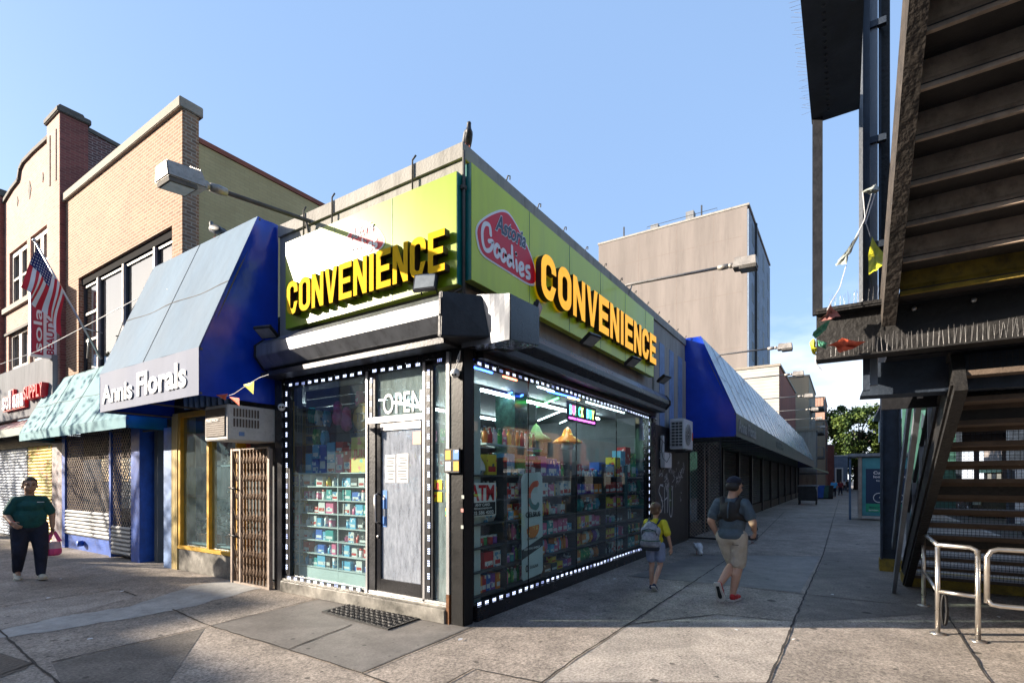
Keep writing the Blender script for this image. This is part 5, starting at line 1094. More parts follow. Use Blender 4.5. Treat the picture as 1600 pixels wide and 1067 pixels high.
b.build('fan_guard', 'coping_dark', ou)
b = MB(); b.bar((ux0+.1, 0, uz0-.03), (ux0+.1, -.5, uz0-.03), .03, .04).bar((ux1-.1, 0, uz0-.03), (ux1-.1, -.5, uz0-.03), .03, .04); b.build('bracket', 'coping_dark', ou)
MB().box(ux1-.09, ux1-.01, -.486, -.481, uz0+.25, uz0+.45).build('label_sticker', 'pen_orange', ou)
ub = thing('utility_box', 'white wall box with hanging wires below the split air conditioner', 'utility box', (7.6, -.1, 1.95))
MB().box(7.42, 8.0, -.20, -.09, 1.98, 2.35).box(7.42, 7.52, -.16, -.09, 2.353, 2.75).build('cover', 'plastic_white', ub, bevel=.01)
b = MB(); b.tube([at_y(x, y, -.22) for x, y in ((1036,688),(1033,702),(1036,716),(1042,722),(1047,712),(1043,700),(1048,694))], .006, 5); b.tube([at_y(x, y, -.2) for x, y in ((1046,684),(1038,692),(1032,685))], .006, 5); b.build('wire', 'rubber', ub)
# stickers, mailbox-like card holders on the corner post
b = MB(); b.box(-.135, -.106, -.06, .16, 1.78, 2.06); ch = b.build('card_holder', 'black_metal'); tag(ch, 'flyer holder with yellow cards on the shop corner post', 'flyer holder')
for i, (y, z) in enumerate(((.10, 1.93), (.10, 1.80), (-.02, 1.93), (-.02, 1.80))): MB().box(-.14, -.136, y-.04, y+.04, z-.0, z+.11).build('yellow_card', ['yellow_paint', 'plastic_white', 'pack_door', 'yellow_paint'][i], ch)
PACK('pack_poster', (.75,.6,.03), (.6,.05,.05), (.1,.5,.3))
for i, (x, y, w_, h_) in enumerate(((684, 757, .13, .12), (684, 776, .13, .12), (700, 757, .07, .11), (700, 776, .07, .11), (700, 800, .08, .1))):
    p = at_x(x, y, -.013); tag(MB().box(-.013, -.010, p.y-w_/2, p.y+w_/2, p.z-h_/2, p.z+h_/2).build('window_sticker', 'pack_poster'), f'yellow and red sticker on the narrow pane, {ordn[i]} of its cluster from the top left', 'sticker', 'yellow stickers on the narrow pane')
for i, (x, y) in enumerate(((723, 776), (722, 823), (722, 797))):
    p = at_x(x, y, -.095); tag(MB().box(-.096, -.092, p.y-.018, p.y+.018, p.z-.02, p.z+.02).build('small_sticker', 'pen_white' if i < 2 else 'pen_pink'), ['small pale sticker on the black corner post, upper one', 'small pale label on the black corner post, lower one', 'small pink sticker on the black corner post between two pale ones'][i], 'sticker', 'small stickers on the corner post')

# door mat with pierced scroll pattern
mt_ = [at_z(x, y) for x, y in ((502,957),(560,941),(666,964),(606,985))]
def mat_pt(u, v, z): return (mt_[0].lerp(mt_[3], u)).lerp(mt_[1].lerp(mt_[2], u), v)+Z*z
dm = thing('door_mat', 'black pierced rubber door mat lying before the shop door', 'door mat', mt_[0])
b = MB()
for (u0, u1, v0, v1) in ((0, 1, 0, .04), (0, 1, .96, 1), (0, .03, .04, .96), (.97, 1, .04, .96)):
    b.hexa([mat_pt(u, v, .005) for u, v in ((u0, v0), (u1, v0), (u1, v1), (u0, v1))]+[mat_pt(u, v, .022) for u, v in ((u0, v0), (u1, v0), (u1, v1), (u0, v1))])
b.build('border', 'rubber', dm)
b = MB(); rr = random.Random(1)
for i in range(12):
    for j in range(7):
        u, v = .03+.94*(i+.5)/12, .04+.92*(j+.5)/7; ph = rr.choice((0, pi/2)); pts = [mat_pt(u+.037*cos(t*pi/5+ph)*(1+.25*cos(2*t)), v+.062*sin(t*pi/5+ph), .014) for t in range(11)]; b.tube(pts, .011, 5, False)
        b.tube([mat_pt(u-.03, v-.05, .014), mat_pt(u+rr.uniform(-.02, .02), v, .015), mat_pt(u+.03, v+.05, .014)], .008, 5, False)
b.build('scroll_pattern', 'rubber', dm)
b = MB(); b.sheet(lambda u, v: mat_pt(u, v, .0075), 1, 1); b.build('mat_base', 'black_metal', dm)
# ================================================================== THE SIDE STREET ROW
sr = thing('side_street_row', 'single storey row of dark shop fronts under the long side street awning', 'building', (31, 0, 0))
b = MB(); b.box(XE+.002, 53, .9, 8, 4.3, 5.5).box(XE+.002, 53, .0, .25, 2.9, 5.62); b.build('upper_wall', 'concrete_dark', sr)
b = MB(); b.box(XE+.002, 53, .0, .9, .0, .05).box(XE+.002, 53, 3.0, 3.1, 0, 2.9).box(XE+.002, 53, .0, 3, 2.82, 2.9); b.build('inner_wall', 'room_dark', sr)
for i, x in enumerate((10.0, 12.1, 12.75, 15.2, 18.6, 22.2, 26, 30, 34.5, 39, 44, 49, 52.7)): MB().box(x, x+.22, -.05, .25, 0, 2.88).build('pier', 'black_metal', sr)
for (a, c) in ((13, 15.2), (15.5, 18.5), (18.9, 22.1), (22.5, 25.9), (26.3, 29.9), (30.3, 34.4), (34.8, 38.9), (39.3, 43.9), (44.3, 48.9), (49.3, 52.6)):
    b = MB(); n = 24
    for k in range(n): za, zb = .5+2.3*k/n, .5+2.3*(k+1)/n; b.loft([[V((x, .08, za)), V((x, .05, (za+zb)/2)), V((x, .08, zb-.006)), V((x, .10, zb-.006)), V((x, .10, za))] for x in (a, c)])
    b.build('roller_grille', 'steel_dark', sr); MB().box(a, c, .0, .2, .05, .46).build('stall_riser', 'steel_dark', sr)
w_ = MB().box(10.25, 12.05, .05, .058, .45, 2.8).build('window_pane', 'glass_side', sr); MB().box(10.25, 12.05, .0, .2, .05, .44).build('stall_riser', 'steel_dark', sr)
MB().box(12.35, 12.7, .02, .06, .1, 2.3).build('door_leaf', 'wood_orange', sr)
b = MB()
for k in range(22):
    for j in range(20): b.bar((9.6+k*.0, 0, 0), (9.6, 0, .01), .001, .001) if 0 else None
fmesh = thing('folding_gate', 'open black mesh gate folded beside the flower shop side window', 'gate', (10.1, -.2, 0))
b = MB()
for i in range(9):
    for j in range(26):
        y, z = -.12-.09*i, .12+.1*j; b.bar((10.08, y, z), (10.08, y-.09, z+.1), .008, .012, up=X).bar((10.08, y-.09, z), (10.08, y, z+.1), .008, .012, up=X)
b.build('gate_mesh', 'grille', fmesh); b = MB(); b.box(10.06, 10.1, -.95, -.91, .05, 2.8).box(10.06, 10.1, -.12, -.08, .05, 2.8).box(10.06, 10.1, -.91, -.12, .05, .10).box(10.06, 10.1, -.91, -.12, 2.76, 2.8); b.build('gate_frame', 'black_metal', fmesh)
PACK('pack_mixed', (.1,.25,.4), (.1,.4,.2), (.6,.3,.3))
for i, x in enumerate((10.6, 11.1, 11.6)):
    b = MB(); b.box(x, x+.35, .3, .5, .6, 2.4-.3*i); tag(b.build('flower_stand', 'pack_mixed'), f'stand of coloured bouquets in the side flower window, {ordn[i]} from the blue end panel', 'flower stand', 'bouquet stands in the side flower window')
# bench-like ledge and a small sloping canopy further down
lc = thing('small_canopy', 'small pale green canopy lit at its end, beyond the long awning', 'awning', (55, -1, 2.8)); b = MB(); b.hexa([V(p) for p in ((53.5,-2.4,2.35),(57,-2.4,2.35),(57,0,3.3),(53.5,0,3.3),(53.5,-2.4,2.45),(57,-2.4,2.45),(57,0,3.4),(53.5,0,3.4))]); b.build('canopy_sheet', M('pale_green', (.45,.52,.35), .5), lc)
b = MB(); b.box(53.4, 53.5, -2.45, 0, 2.2, 2.35); b.build('canopy_edge', 'shelf_dark', lc)

# ------------------------------------------------------------------ buildings behind and beyond
bg_ = thing('tall_block', 'tall windowless grey pink rendered block with blue shaded brick side', 'building', (60, 12, 0))
x0, yy0, H = 55.3, 5.0, 31.2
b = MB(); b.box(x0, 74, yy0+.02, 22.2, 0, H); b.build('rendered_wall', 'stucco', bg_)
b = MB()
for z in range(4, 31, 6): b.box(x0-.004, x0-.001, yy0+.5, 22, z, z+.05)
for y in (8.4, 12.5, 17): b.box(x0-.003, x0-.001, y, y+.06, 8, H-.3)
b.build('render_joint', M('stucco_joint', (.21,.175,.16), .9), bg_)
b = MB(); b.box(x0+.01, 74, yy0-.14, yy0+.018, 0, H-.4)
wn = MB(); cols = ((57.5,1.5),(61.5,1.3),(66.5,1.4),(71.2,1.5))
b.build('brick_side', 'brick_blue_grey', bg_)  # blue of this shaded face is put into the brick colour
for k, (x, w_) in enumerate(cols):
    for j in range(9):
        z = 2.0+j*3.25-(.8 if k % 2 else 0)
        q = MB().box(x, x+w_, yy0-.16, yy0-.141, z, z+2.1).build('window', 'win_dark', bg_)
MB().box(59.6, 59.9, yy0-.4, yy0-.143, 0, H-.2).build('downpipe', 'win_dark', bg_)
MB().box(x0-.06, 74.1, yy0-.2, 22.3, H, H+.22).build('roof_edge', 'concrete_wall', bg_)
for i, (y, h_) in enumerate(((19.2, 1.2), (9.9, 1.2))): MB().box(x0+1, x0+1.15, y, y+.15, H+.22, H+.22+h_+.5).build('roof_pipe', 'win_dark', bg_)
for i, (y, h_) in enumerate(((15.2, 1.3), (11.0, 1.7))): MB().box(x0+1.6, x0+2.6, y, y+.9, H+.22, H+.22+h_).build('roof_unit', 'white_paint', bg_)
b = MB(); b.tube([(x0+.6, 16.2, H+.2), (x0+.6, 16.2, H+.9), (x0+.6, 8.2, H+.9), (x0+.6, 8.2, H+.2)], .03, 5); b.build('roof_rail', 'win_dark', bg_)
def plain_block(name, lbl, x0, x1, y0, y1, h, mf, ms_, grp='low buildings beyond the side street row', wins=(), cap='coping'):
    r = thing(name, lbl, 'building', ((x0+x1)/2, (y0+y1)/2, 0), grp); MB().box(x0, x1, y0+.03, y1, 0, h).build('front_wall', mf, r); MB().box(x0+.02, x1, y0, y0+.029, 0, h-.02).build('side_wall', ms_, r); MB().box(x0-.08, x1+.05, y0-.08, y1+.08, h, h+.18).build('roof_edge', cap, r)
    for (fx, a, z0, wd, hh) in wins:
        if fx == 'y': f_ = MB().box(a, a+wd, y0-.03, y0-.001, z0, z0+hh).build('window', 'win_dark', r); MB().box(a-.08, a+wd+.08, y0-.08, y0-.031, z0-.12, z0).build('sill', 'coping', f_)
        else: f_ = MB().box(x0-.03, x0-.001, a, a+wd, z0, z0+hh).build('window', 'win_dark', r); MB().box(x0-.08, x0-.031, a-.08, a+wd+.08, z0-.12, z0).build('sill', 'coping', f_)
    return r
plain_block('boarded_house', 'white boarded house end with red brown side wall behind the long awning', 40.3, 56, .5, 4.6, 10.6, 'siding', 'red_wall', wins=[('y', 52.5, 4.2, 1, 1.6)])
bb_ = plain_block('balcony_block', 'beige block with stacked balconies beyond the white boarded house', 60, 75, -.5, 4.2, 13.0, 'stucco2', 'stucco2', wins=[('x', 1.2, 4, 1.2, 1.5), ('x', 1.2, 7.5, 1.2, 1.5)])
for i, z in enumerate((4.1, 6.9, 9.7)):
    q = MB().box(62, 66.5, -1.8, -.5, z, z+.2).build('balcony', 'concrete_dark', bb_); b = MB(); b.bar((62, -1.8, z+1.2), (66.5, -1.8, z+1.2), .06, .06).bar((62, -1.8, z+1.2), (62, -.5, z+1.2), .06, .06)
    for k in range(16): b.bar((62+k*.3, -1.8, z+.2), (62+k*.3, -1.8, z+1.2), .03, .03)
    for k in range(5): b.bar((62, -1.8+k*.3, z+.2), (62, -1.8+k*.3, z+1.2), .03, .03)
    b.build('balcony_railing', 'steel_light', q)
plain_block('brown_block', 'narrow brown block with dark windows past the beige balcony block', 78, 88, -1.6, 3, 9.8, 'stucco2', 'red_wall', wins=[('y', 80+k*3, z, 1.1, 1.7) for k in range(2) for z in (3, 6)])
plain_block('brick_block', 'distant orange brick block behind the tree edge', 96, 110, -1.0, 6, 15.5, 'brick_pink', 'brick_red')
plain_block('stone_house', 'grey stone fronted house low beyond the row', 57.5, 60-.1, -1.3, .4, 6.8, 'concrete_wall', 'concrete_dark')
bh = plain_block('blue_grey_house', 'small blue grey house with white window frames near the far tree', 92, 104, -4.2, .0, 5.4, 'brick_blue_grey', 'brick_blue_grey', cap='white_clean')
for y in (-3.6, -1.6):
    f_ = MB().box(91.9, 91.99, y, y+1.1, 1.0, 3.6).build('window_frame', 'white_clean', bh); MB().box(91.86, 91.898, y+.2, y+.9, 1.2, 3.4).build('pane', 'win_dark', f_)
plain_block('distant_red_house', 'small red house between the blue grey house and the brown block', 89, 91.5, -2.4, 0, 7.0, 'brick_red', 'brick_red')

# ------------------------------------------------------------------ trees
def tree(label, p, h, cr, th, n, seed, group='street trees', leaf=.16, mats=('foliage', 'foliage_dark')):
    """trunk, limbs and a crown of leaf clumps; cr = crown radii, th = trunk height"""
    p = V(p); rr = random.Random(seed); r = thing('street_tree', label, 'tree', p, group); b = MB(); tr = max(.12, h*.022)
    b.tube([p, p+V((.05, 0, th*.5)), p+V((-.05, .1, th)), p+V((0, 0, th+(h-th)*.5))], [tr*1.3, tr, tr*.85, tr*.4], 8); c = p+Z*(th+(h-th)*.5); tips = []
    for k in range(18):
        a = k*2.4+rr.uniform(-.3, .3); e = rr.uniform(-.3, 1.1); d = V((cos(a)*cos(e)*cr[0], sin(a)*cos(e)*cr[1], sin(e)*cr[2])); q = c+d*rr.uniform(.55, .9); st = p+Z*(th*rr.uniform(.75, 1.0)+(h-th)*rr.uniform(0, .35)); mid = st.lerp(q, .5)+V((rr.uniform(-.3, .3), rr.uniform(-.3, .3), rr.uniform(.1, .5)))
        b.tube([st, mid, q], [tr*.4, tr*.22, tr*.06], 5); tips += [mid, q, st.lerp(q, .75)]
    b.build('trunk', 'bark', r)
    cl = []
    for k in range(64):
        d = V((rr.gauss(0, 1), rr.gauss(0, 1), rr.gauss(0, 1))).normalized()*rr.uniform(.35, 1.0)**.6; q = c+V((d.x*cr[0], d.y*cr[1], d.z*cr[2])); cl.append((q, rr.uniform(.14, .34)*min(cr)))
    for mi, mt in enumerate(mats):
        b = MB(); b.open = True
        for k in range(n//2):
            q, R_ = cl[rr.randrange(len(cl))]; 
            if (cl.index((q, R_)) % 2) != mi and rr.random() < .75: continue
            d = V((rr.gauss(0, 1), rr.gauss(0, 1), rr.gauss(0, .8))).normalized()*R_*rr.uniform(.3, 1.05); o_ = q+d; s = leaf*rr.uniform(.6, 1.4); u = V((rr.gauss(0, 1), rr.gauss(0, 1), rr.gauss(0, .5))).normalized(); v = u.orthogonal().normalized(); v = (v*cos(1.3*k)+u.cross(v)*sin(1.3*k))
            b.add([o_-u*s*.5, o_+v*s*.35, o_+u*s*.5, o_-v*s*.35], [(0,1,2,3)])
        b.build('crown', mt, r)
    return r
tree('broad leafy tree closing the far end of the side street', (100, -5.4, 0), 14.2, (5.2, 5.4, 5.6), 4.5, 26000, 3, leaf=.42)
tree('tall thin crowned tree at the far end of the street, beside the viaduct', (100, -12.0, 0), 14.4, (4, 3.6, 5.2), 4.5, 12000, 8, leaf=.42)
tree('darker tree low behind the far pedestrians', (116, -6.0, 0), 10.5, (6, 6.5, 5.0), 2.5, 9000, 5, leaf=.5, mats=('foliage_dark', 'foliage_dark'))
# ------------------------------------------------------------------ across the avenue, out of the picture but seen in the window reflections and casting the long shade
opp = thing
hh = [12.2, 12.5, 12.4, 12.5, 11.5, 12.55, 12.4, 12.5]  # roof heights shaped for the shade edge; the low one admits a sun patch
ye = [-14, -3.5, 7, 17.5, 28.3, 33.2, 43.7, 54.2, 64.7]
for i in range(8):
    y0_ = ye[i]; wd_ = ye[i+1]-ye[i]-.2
    r = thing('row_house', f'brick building across the avenue, {ordn[i]} along from the railway side', 'building', (-25, y0_+5, 0), 'buildings across the avenue'); b = MB(); b.box(-32, -20.3, y0_, y0_+wd_, 0, hh[i]); b.build('wall', ['brick_red', 'brick_tan', 'brick_pink', 'stucco2'][i % 4], r)
    MB().box(-32.1, -20.1, y0_-.0, y0_+wd_, hh[i]+.003, hh[i]+.12).build('cornice', 'coping', r)
    for j in range(2):
        for k in range(int(wd_/2.4)):
            y_ = y0_+.9+k*2.35; f_ = MB().box(-20.33, -20.24, y_, y_+1.2, 4.2+j*2.7, 5.9+j*2.7).build('window', 'win_frame', r); MB().box(-20.238, -20.23, y_+.1, y_+1.1, 4.3+j*2.7, 5.8+j*2.7).build('pane', 'glass_sky', f_)
    MB().box(-20.26, -20.2, y0_+.5, y0_+wd_-.5, .3, 2.9).build('shop_window', 'glass_sky', r); b = MB(); b.hexa([V(p) for p in ((-21.3,y0_+.4,2.9),(-20.2,y0_+.4,3.9),(-20.2,y0_+9.9,3.9),(-21.3,y0_+9.9,2.9),(-21.3,y0_+.4,2.95),(-20.2,y0_+.4,3.95),(-20.2,y0_+9.9,3.95),(-21.3,y0_+9.9,2.95))]) if 0 else None
tree('leafy kerb tree beyond the avenue kerb opposite the mesh shutters', (-7.2, 20.0, 0), 9.3, (2.4, 2.9, 2.3), 3.4, 1500, 11, 'kerb trees along the avenue', .14)
tree('leafy kerb tree opposite the lettered sign board', (-7.2, 28, 0), 9.3, (2.4, 2.6, 2.2), 3.4, 2600, 12, 'kerb trees along the avenue', .17)
tree('leafy tree across the avenue', (-16.5, 4.5, 0), 8.8, (2.6, 2.6, 2.4), 3.4, 3000, 13, 'trees across the avenue', .18)

# ------------------------------------------------------------------ the railway viaduct over the street on the right
vd = thing('railway_viaduct', 'blue green steel elevated railway viaduct running beyond the station stair', 'viaduct', (50, -13, 0))
b = MB(); b.box(4, 150, -16.5, -8.6, 6.1, 6.7).box(4, 150, -8.9, -8.6, 6.703, 7.5).box(4, 150, -8.75, -8.55, 5.5, 6.098).box(4, 150, -16.5, -16.3, 5.5, 6.098); b.build('deck', 'navy_steel', vd)
for k in range(12):
    x = 10+k*12
    for y in (-9.2, -15.9): MB().box(x-.2, x+.2, y-.2, y+.2, -.14, 5.5).build('column', 'navy_steel', vd)
    MB().box(x-.2, x+.2, -15.7, -9.4, 5.1, 6.1).build('cross_girder', 'navy_steel', vd)
st = thing('station_house', 'blue green station house with stepped roof brackets above the viaduct', 'station', (70, -12, 7))
M('station_green', (.04,.12,.10), .5, 0, .4, 1, .1); M('station_blue', (.06,.11,.19), .5, 0, .4, 1, .1); M('station_pale', (.30,.34,.26), .6, 0, .3, 2, .1)
b = MB(); b.box(52, 95, -15, -8.3, 7.5, 11.0); b.build('wall', 'station_blue', st); MB().box(50, 97, -15.6, -7.6, 11.0, 11.3).build('roof', 'station_blue', st)
for k in range(9):
    x = 30+k*2.5; b = MB(); b.hexa([V(p) for p in ((x,-8.5,5.6+k*.62),(x+2,-8.5,5.6+k*.62),(x+2,-7.3,5.6+k*.62),(x,-7.3,5.6+k*.62),(x,-8.5,6.0+k*.62),(x+2,-8.5,6.0+k*.62),(x+2,-7.3,5.75+k*.62),(x,-7.3,5.75+k*.62))]); b.build('stepped_bracket', 'station_pale', st)
b = MB(); b.hexa([V(p) for p in ((30,-8.5,4.6),(52,-8.5,9.8),(52,-7.7,9.8),(30,-7.7,4.6),(30,-8.5,5.2),(52,-8.5,10.4),(52,-7.7,10.4),(30,-7.7,5.2))]); b.build('stair_girder', 'station_green', st)
MB().box(44, 45, -8.6, -7.5, 0, 7.8).build('support', 'station_green', st); MB().box(30, 30.6, -8.6, -7.8, 0, 4.6).build('support', 'station_green', st)
# ------------------------------------------------------------------ street furniture, bins, vehicles
ks = thing('advert_kiosk', 'steel framed pavement kiosk with a dark bicycle safety poster', 'kiosk', at_z(1352, 812))
kx0 = at_z(1341, 812).x; k0 = at_z(1341, 812); k1 = at_z(1405, 813); kd = (k1-k0).normalized(); kd = V((0, -1, 0)); kx, ky = k0.x, k0.y; kw = 1.75; kh = 2.65
b = MB(); b.box(kx, kx+1.1, ky-kw, ky, .18, kh); b.build('body', M('kiosk_steel', (.10,.13,.16), .35, .6, .3, 2, .05), ks, bevel=.01)
b = MB(); b.box(kx-.2, kx+1.4, ky-kw-.1, ky+.35, kh+.003, kh+.14); b.build('roof', 'steel_light', ks, bevel=.02)
b = MB(); b.box(kx-.05, kx-.001, ky-.12, ky, .1, kh); b.build('corner_pillar', 'grille', ks); b = MB(); b.box(kx-.02, kx+1.1, ky+.25, ky+.33, 0, kh); b.build('side_glass', 'station_blue', ks)
b = MB(); b.box(kx-.03, kx-.001, ky-kw+.0, ky-.14, .2, kh-.05); pf = b.build('poster_frame', M('kiosk_teal', (.07,.27,.32), .35, .3, .2, 2, .05), ks)
pz0, pz1 = .35, 2.15; py0, py1 = ky-1.62, ky-.26
b = MB(); b.box(kx-.036, kx-.031, py0, py1, pz0+.35, pz1); b.build('poster', 'logo_navy', pf)
M('poster_green', (.02,.30,.16), .5); b = MB(); b.box(kx-.036, kx-.031, py0, py1, pz0, pz0+.347); b.build('poster_band', 'poster_green', pf)
def ktext(s, u, z, w_, h_, m='white_clean', bold=.02): return MB().text(s, (kx-.040, py1-u, z), -Y, Z, w_, h_, .002, bold).build('poster_lettering', m, pf)
ktext('Cuidado con', .26, 1.92, 1.0, .13); ktext('los peatones', .26, 1.74, 1.05, .13); ktext('No corra la acera', .36, 1.62, .7, .07); ktext('Mejor vida segura al andar', .12, .50, 1.1, .08, 'logo_navy'); ktext('SISTEMA  NYC  LA CIUDAD', .1, .40, 1.1, .05)
b = MB(); yc = py1-.45; zc = .95
for yy in (yc, yc-.62): b.tube([(kx-.045, yy+.19*cos(t*pi/10), zc+.19*sin(t*pi/10)) for t in range(21)], .014, 5, False)
for a, c in (((yc, zc), (yc-.22, zc+.26)), ((yc-.22, zc+.26), (yc-.5, zc+.26)), ((yc-.5, zc+.26), (yc-.28, zc)), ((yc, zc), (yc-.28, zc)), ((yc-.28, zc), (yc-.2, zc+.3)), ((yc-.5, zc+.34), (yc-.62, zc))): b.bar((kx-.045, *a), (kx-.045, *c), .008, .02)
b.build('poster_bicycle', 'white_clean', pf)
b = MB(); b.ell((kx-.045, yc-.30, zc+.66), (.008, .075, .075)); b.bar((kx-.045, yc-.18, zc+.3), (kx-.045, yc-.3, zc+.58), .008, .14).bar((kx-.045, yc-.3, zc+.52), (kx-.045, yc-.52, zc+.36), .008, .05).bar((kx-.047, yc-.2, zc+.3), (kx-.047, yc-.4, zc+.2), .008, .08).bar((kx-.047, yc-.4, zc+.2), (kx-.047, yc-.28, zc), .008, .06); b.build('poster_rider', 'poster_green', pf)
MB().ell((kx-.05, yc-.55, zc+.5), (.006, .03, .03)).build('poster_light', 'sign_red', pf)
cart = thing('black_cart', 'black wheeled cart parked at the end of the long awning', 'cart', at_z(1262, 788))
c0_ = at_z(1262, 788); b = MB(); b.box(c0_.x-.4, c0_.x+.9, c0_.y-.55, c0_.y+.55, .28, 1.25); b.build('cart_body', 'black_metal', cart, bevel=.02); MB().box(c0_.x-.5, c0_.x+1.0, c0_.y-.62, c0_.y+.6, 1.255, 1.30).build('cart_top', 'steel_light', cart)
for dx_, dy_ in ((-.3, -.5), (-.3, .5), (.8, -.5), (.8, .5)): MB().tube([(c0_.x+dx_, c0_.y+dy_-.03, .14), (c0_.x+dx_, c0_.y+dy_+.03, .14)], .14, 14).build('wheel', 'rubber', cart)
MB().tube([(c0_.x-.45, c0_.y-.5, 1.2), (c0_.x-.55, c0_.y-.58, .9), (c0_.x-.5, c0_.y-.58, .3)], .03, 6).build('handle', 'steel_light', cart)
def bin_(label, px, py, m, w_=.62, h_=1.1):
    p = at_z(px, py); r = thing('wheeled_bin', label, 'bin', p, 'wheeled bins at the far end'); b = MB(); b.hexa([p+V(q) for q in ((-w_*.4,-w_*.4,.08),(w_*.4,-w_*.4,.08),(w_*.4,w_*.4,.08),(-w_*.4,w_*.4,.08),(-w_*.5,-w_*.5,h_),(w_*.5,-w_*.5,h_),(w_*.5,w_*.5,h_),(-w_*.5,w_*.5,h_))]); b.build('bin_body', m, r, bevel=.02)
    MB().box(p.x-w_*.55, p.x+w_*.55, p.y-w_*.55, p.y+w_*.55, h_+.003, h_+.09).build('lid', m, r, bevel=.02); MB().tube([(p.x+w_*.45, p.y-w_*.45, .1), (p.x+w_*.45, p.y+w_*.45, .1)], .1, 10).build('wheel', 'rubber', r)
bin_('bright blue wheeled bin beyond the black cart', 1279, 779, 'blue_paint', .9); bin_('dark green bin right of the bright blue bin', 1287, 779, 'station_green', .8); bin_('black bin right of the dark green bin', 1294, 779, 'black_metal', .8)
# vehicles
def wheel(parent, x, y, r_=.34, w_=.2):
    q = MB().lathe([(r_*.62, -w_/2), (r_, -w_/2+.02), (r_, w_/2-.02), (r_*.62, w_/2)], (x, y, r_-.14), 22, Matrix.Rotation(pi/2, 3, 'X')).build('wheel', 'rubber', parent); MB().lathe([(.001, -w_/2-.004), (r_*.6, -w_/2-.004), (r_*.62, -w_/2+.03), (r_*.62, w_/2-.03), (r_*.6, w_/2+.004), (.001, w_/2+.004)], (x, y, r_-.14), 16, Matrix.Rotation(pi/2, 3, 'X')).build('rim', 'aluminium', q)
def van(label, x, y, L_, W2, H_, mt, grp, slope=1.1, glassm='glass_car', hood=.55):
    """long axis along X, bonnet towards -X"""
    r = thing('parked_van', label, 'van', (x, y, -.14), grp); z0 = .18
    pr = [(0, .30), (0, .85), (.12, 1.0), (hood+.25, 1.12), (hood+.25+slope*.75, H_-.12), (hood+.5+slope*.9, H_), (L_-.15, H_), (L_, H_-.15), (L_, .30), (L_-.1, .22), (.1, .22)]
    def bd(y_, k=1.0): return [V((x+a, y_, -.14+c)) for a, c in pr]
    b = MB(); b.loft([[V((x+a, y-W2/2+.0, -.14+c)) for a, c in pr]]+[[V((x+a, y+W2/2, -.14+c)) for a, c in pr]]); b.build('body', mt, r, bevel=.05)
    for sy in (-1, 1):
        ys_ = y+sy*(W2/2+.004); b = MB(); q = [(hood+.55, 1.2), (hood+.45+slope*.72, H_-.2), (hood+slope+1.15, H_-.2), (hood+slope+1.15, 1.2)]; b.add([V((x+a, ys_, -.14+c)) for a, c in q], [(0,1,2,3)]); b.open = True; b.build('side_window', 'win_dark', r)
    b = MB(); e = .02; b.add([V((x+hood+.27-e, y-W2/2+.12, -.14+1.16)), V((x+hood+.25+slope*.72-e, y-W2/2+.2, -.14+H_-.17)), V((x+hood+.25+slope*.72-e, y+W2/2-.2, -.14+H_-.17)), V((x+hood+.27-e, y+W2/2-.12, -.14+1.16))], [(0,1,2,3)]); b.open = True; b.build('windscreen', 'win_dark', r)
    MB().box(x-.03, x, y-W2*.28, y+W2*.28, .40, .68).build('radiator_grille', 'black_metal', r)
    for sy in (-1, 1):
        MB().box(x-.04, x+.02, y+sy*W2*.40-.14, y+sy*W2*.40+.14, .5, .70).build('headlight', 'lens_glass', r); MB().box(x+hood+.6, x+hood+.75, y+sy*(W2/2+.12)-.07, y+sy*(W2/2+.12)+.07, 1.05, 1.3).build('wing_mirror', 'black_metal', r); MB().box(x+L_-.02, x+L_+.02, y+sy*W2*.42-.08, y+sy*W2*.42+.08, .7, 1.1).build('tail_light', 'sign_red', r)
    for dx_ in (.95, L_-1.0):
        for sy in (-1, 1): wheel(r, x+dx_, y+sy*(W2/2-.1))
    MB().box(x-.06, x+.0, y-W2/2+.05, y+W2/2-.05, .12, .32).build('bumper', 'black_metal', r); return r
van('white delivery van parked beyond the stair, mirrored in the side street window', 13.8, -9.6, 5.4, 1.95, 2.35, M('van_white', (.75,.76,.76), .3, 0, .05, 2, .02, coat=.6), 'vans parked in the street')
van('bright green van seen in the gaps of the stair mesh', 20.8, -15.0, 5.2, 1.95, 2.3, M('van_green', (.06,.55,.05), .35, 0, .05, 2, .02, coat=.6), 'vans parked in the street')
for i, (x, mt) in enumerate(((7.5, 'steel_light'), (28, 'black_gloss'))):
    van(['grey low car beyond the station stair, nearest the corner', 'black low car parked far beyond the station stair'][i], x, -19.5 if i == 0 else -9.8, 4.4, 1.8, 1.5, mt, 'vans parked in the street', .6, hood=1.0)
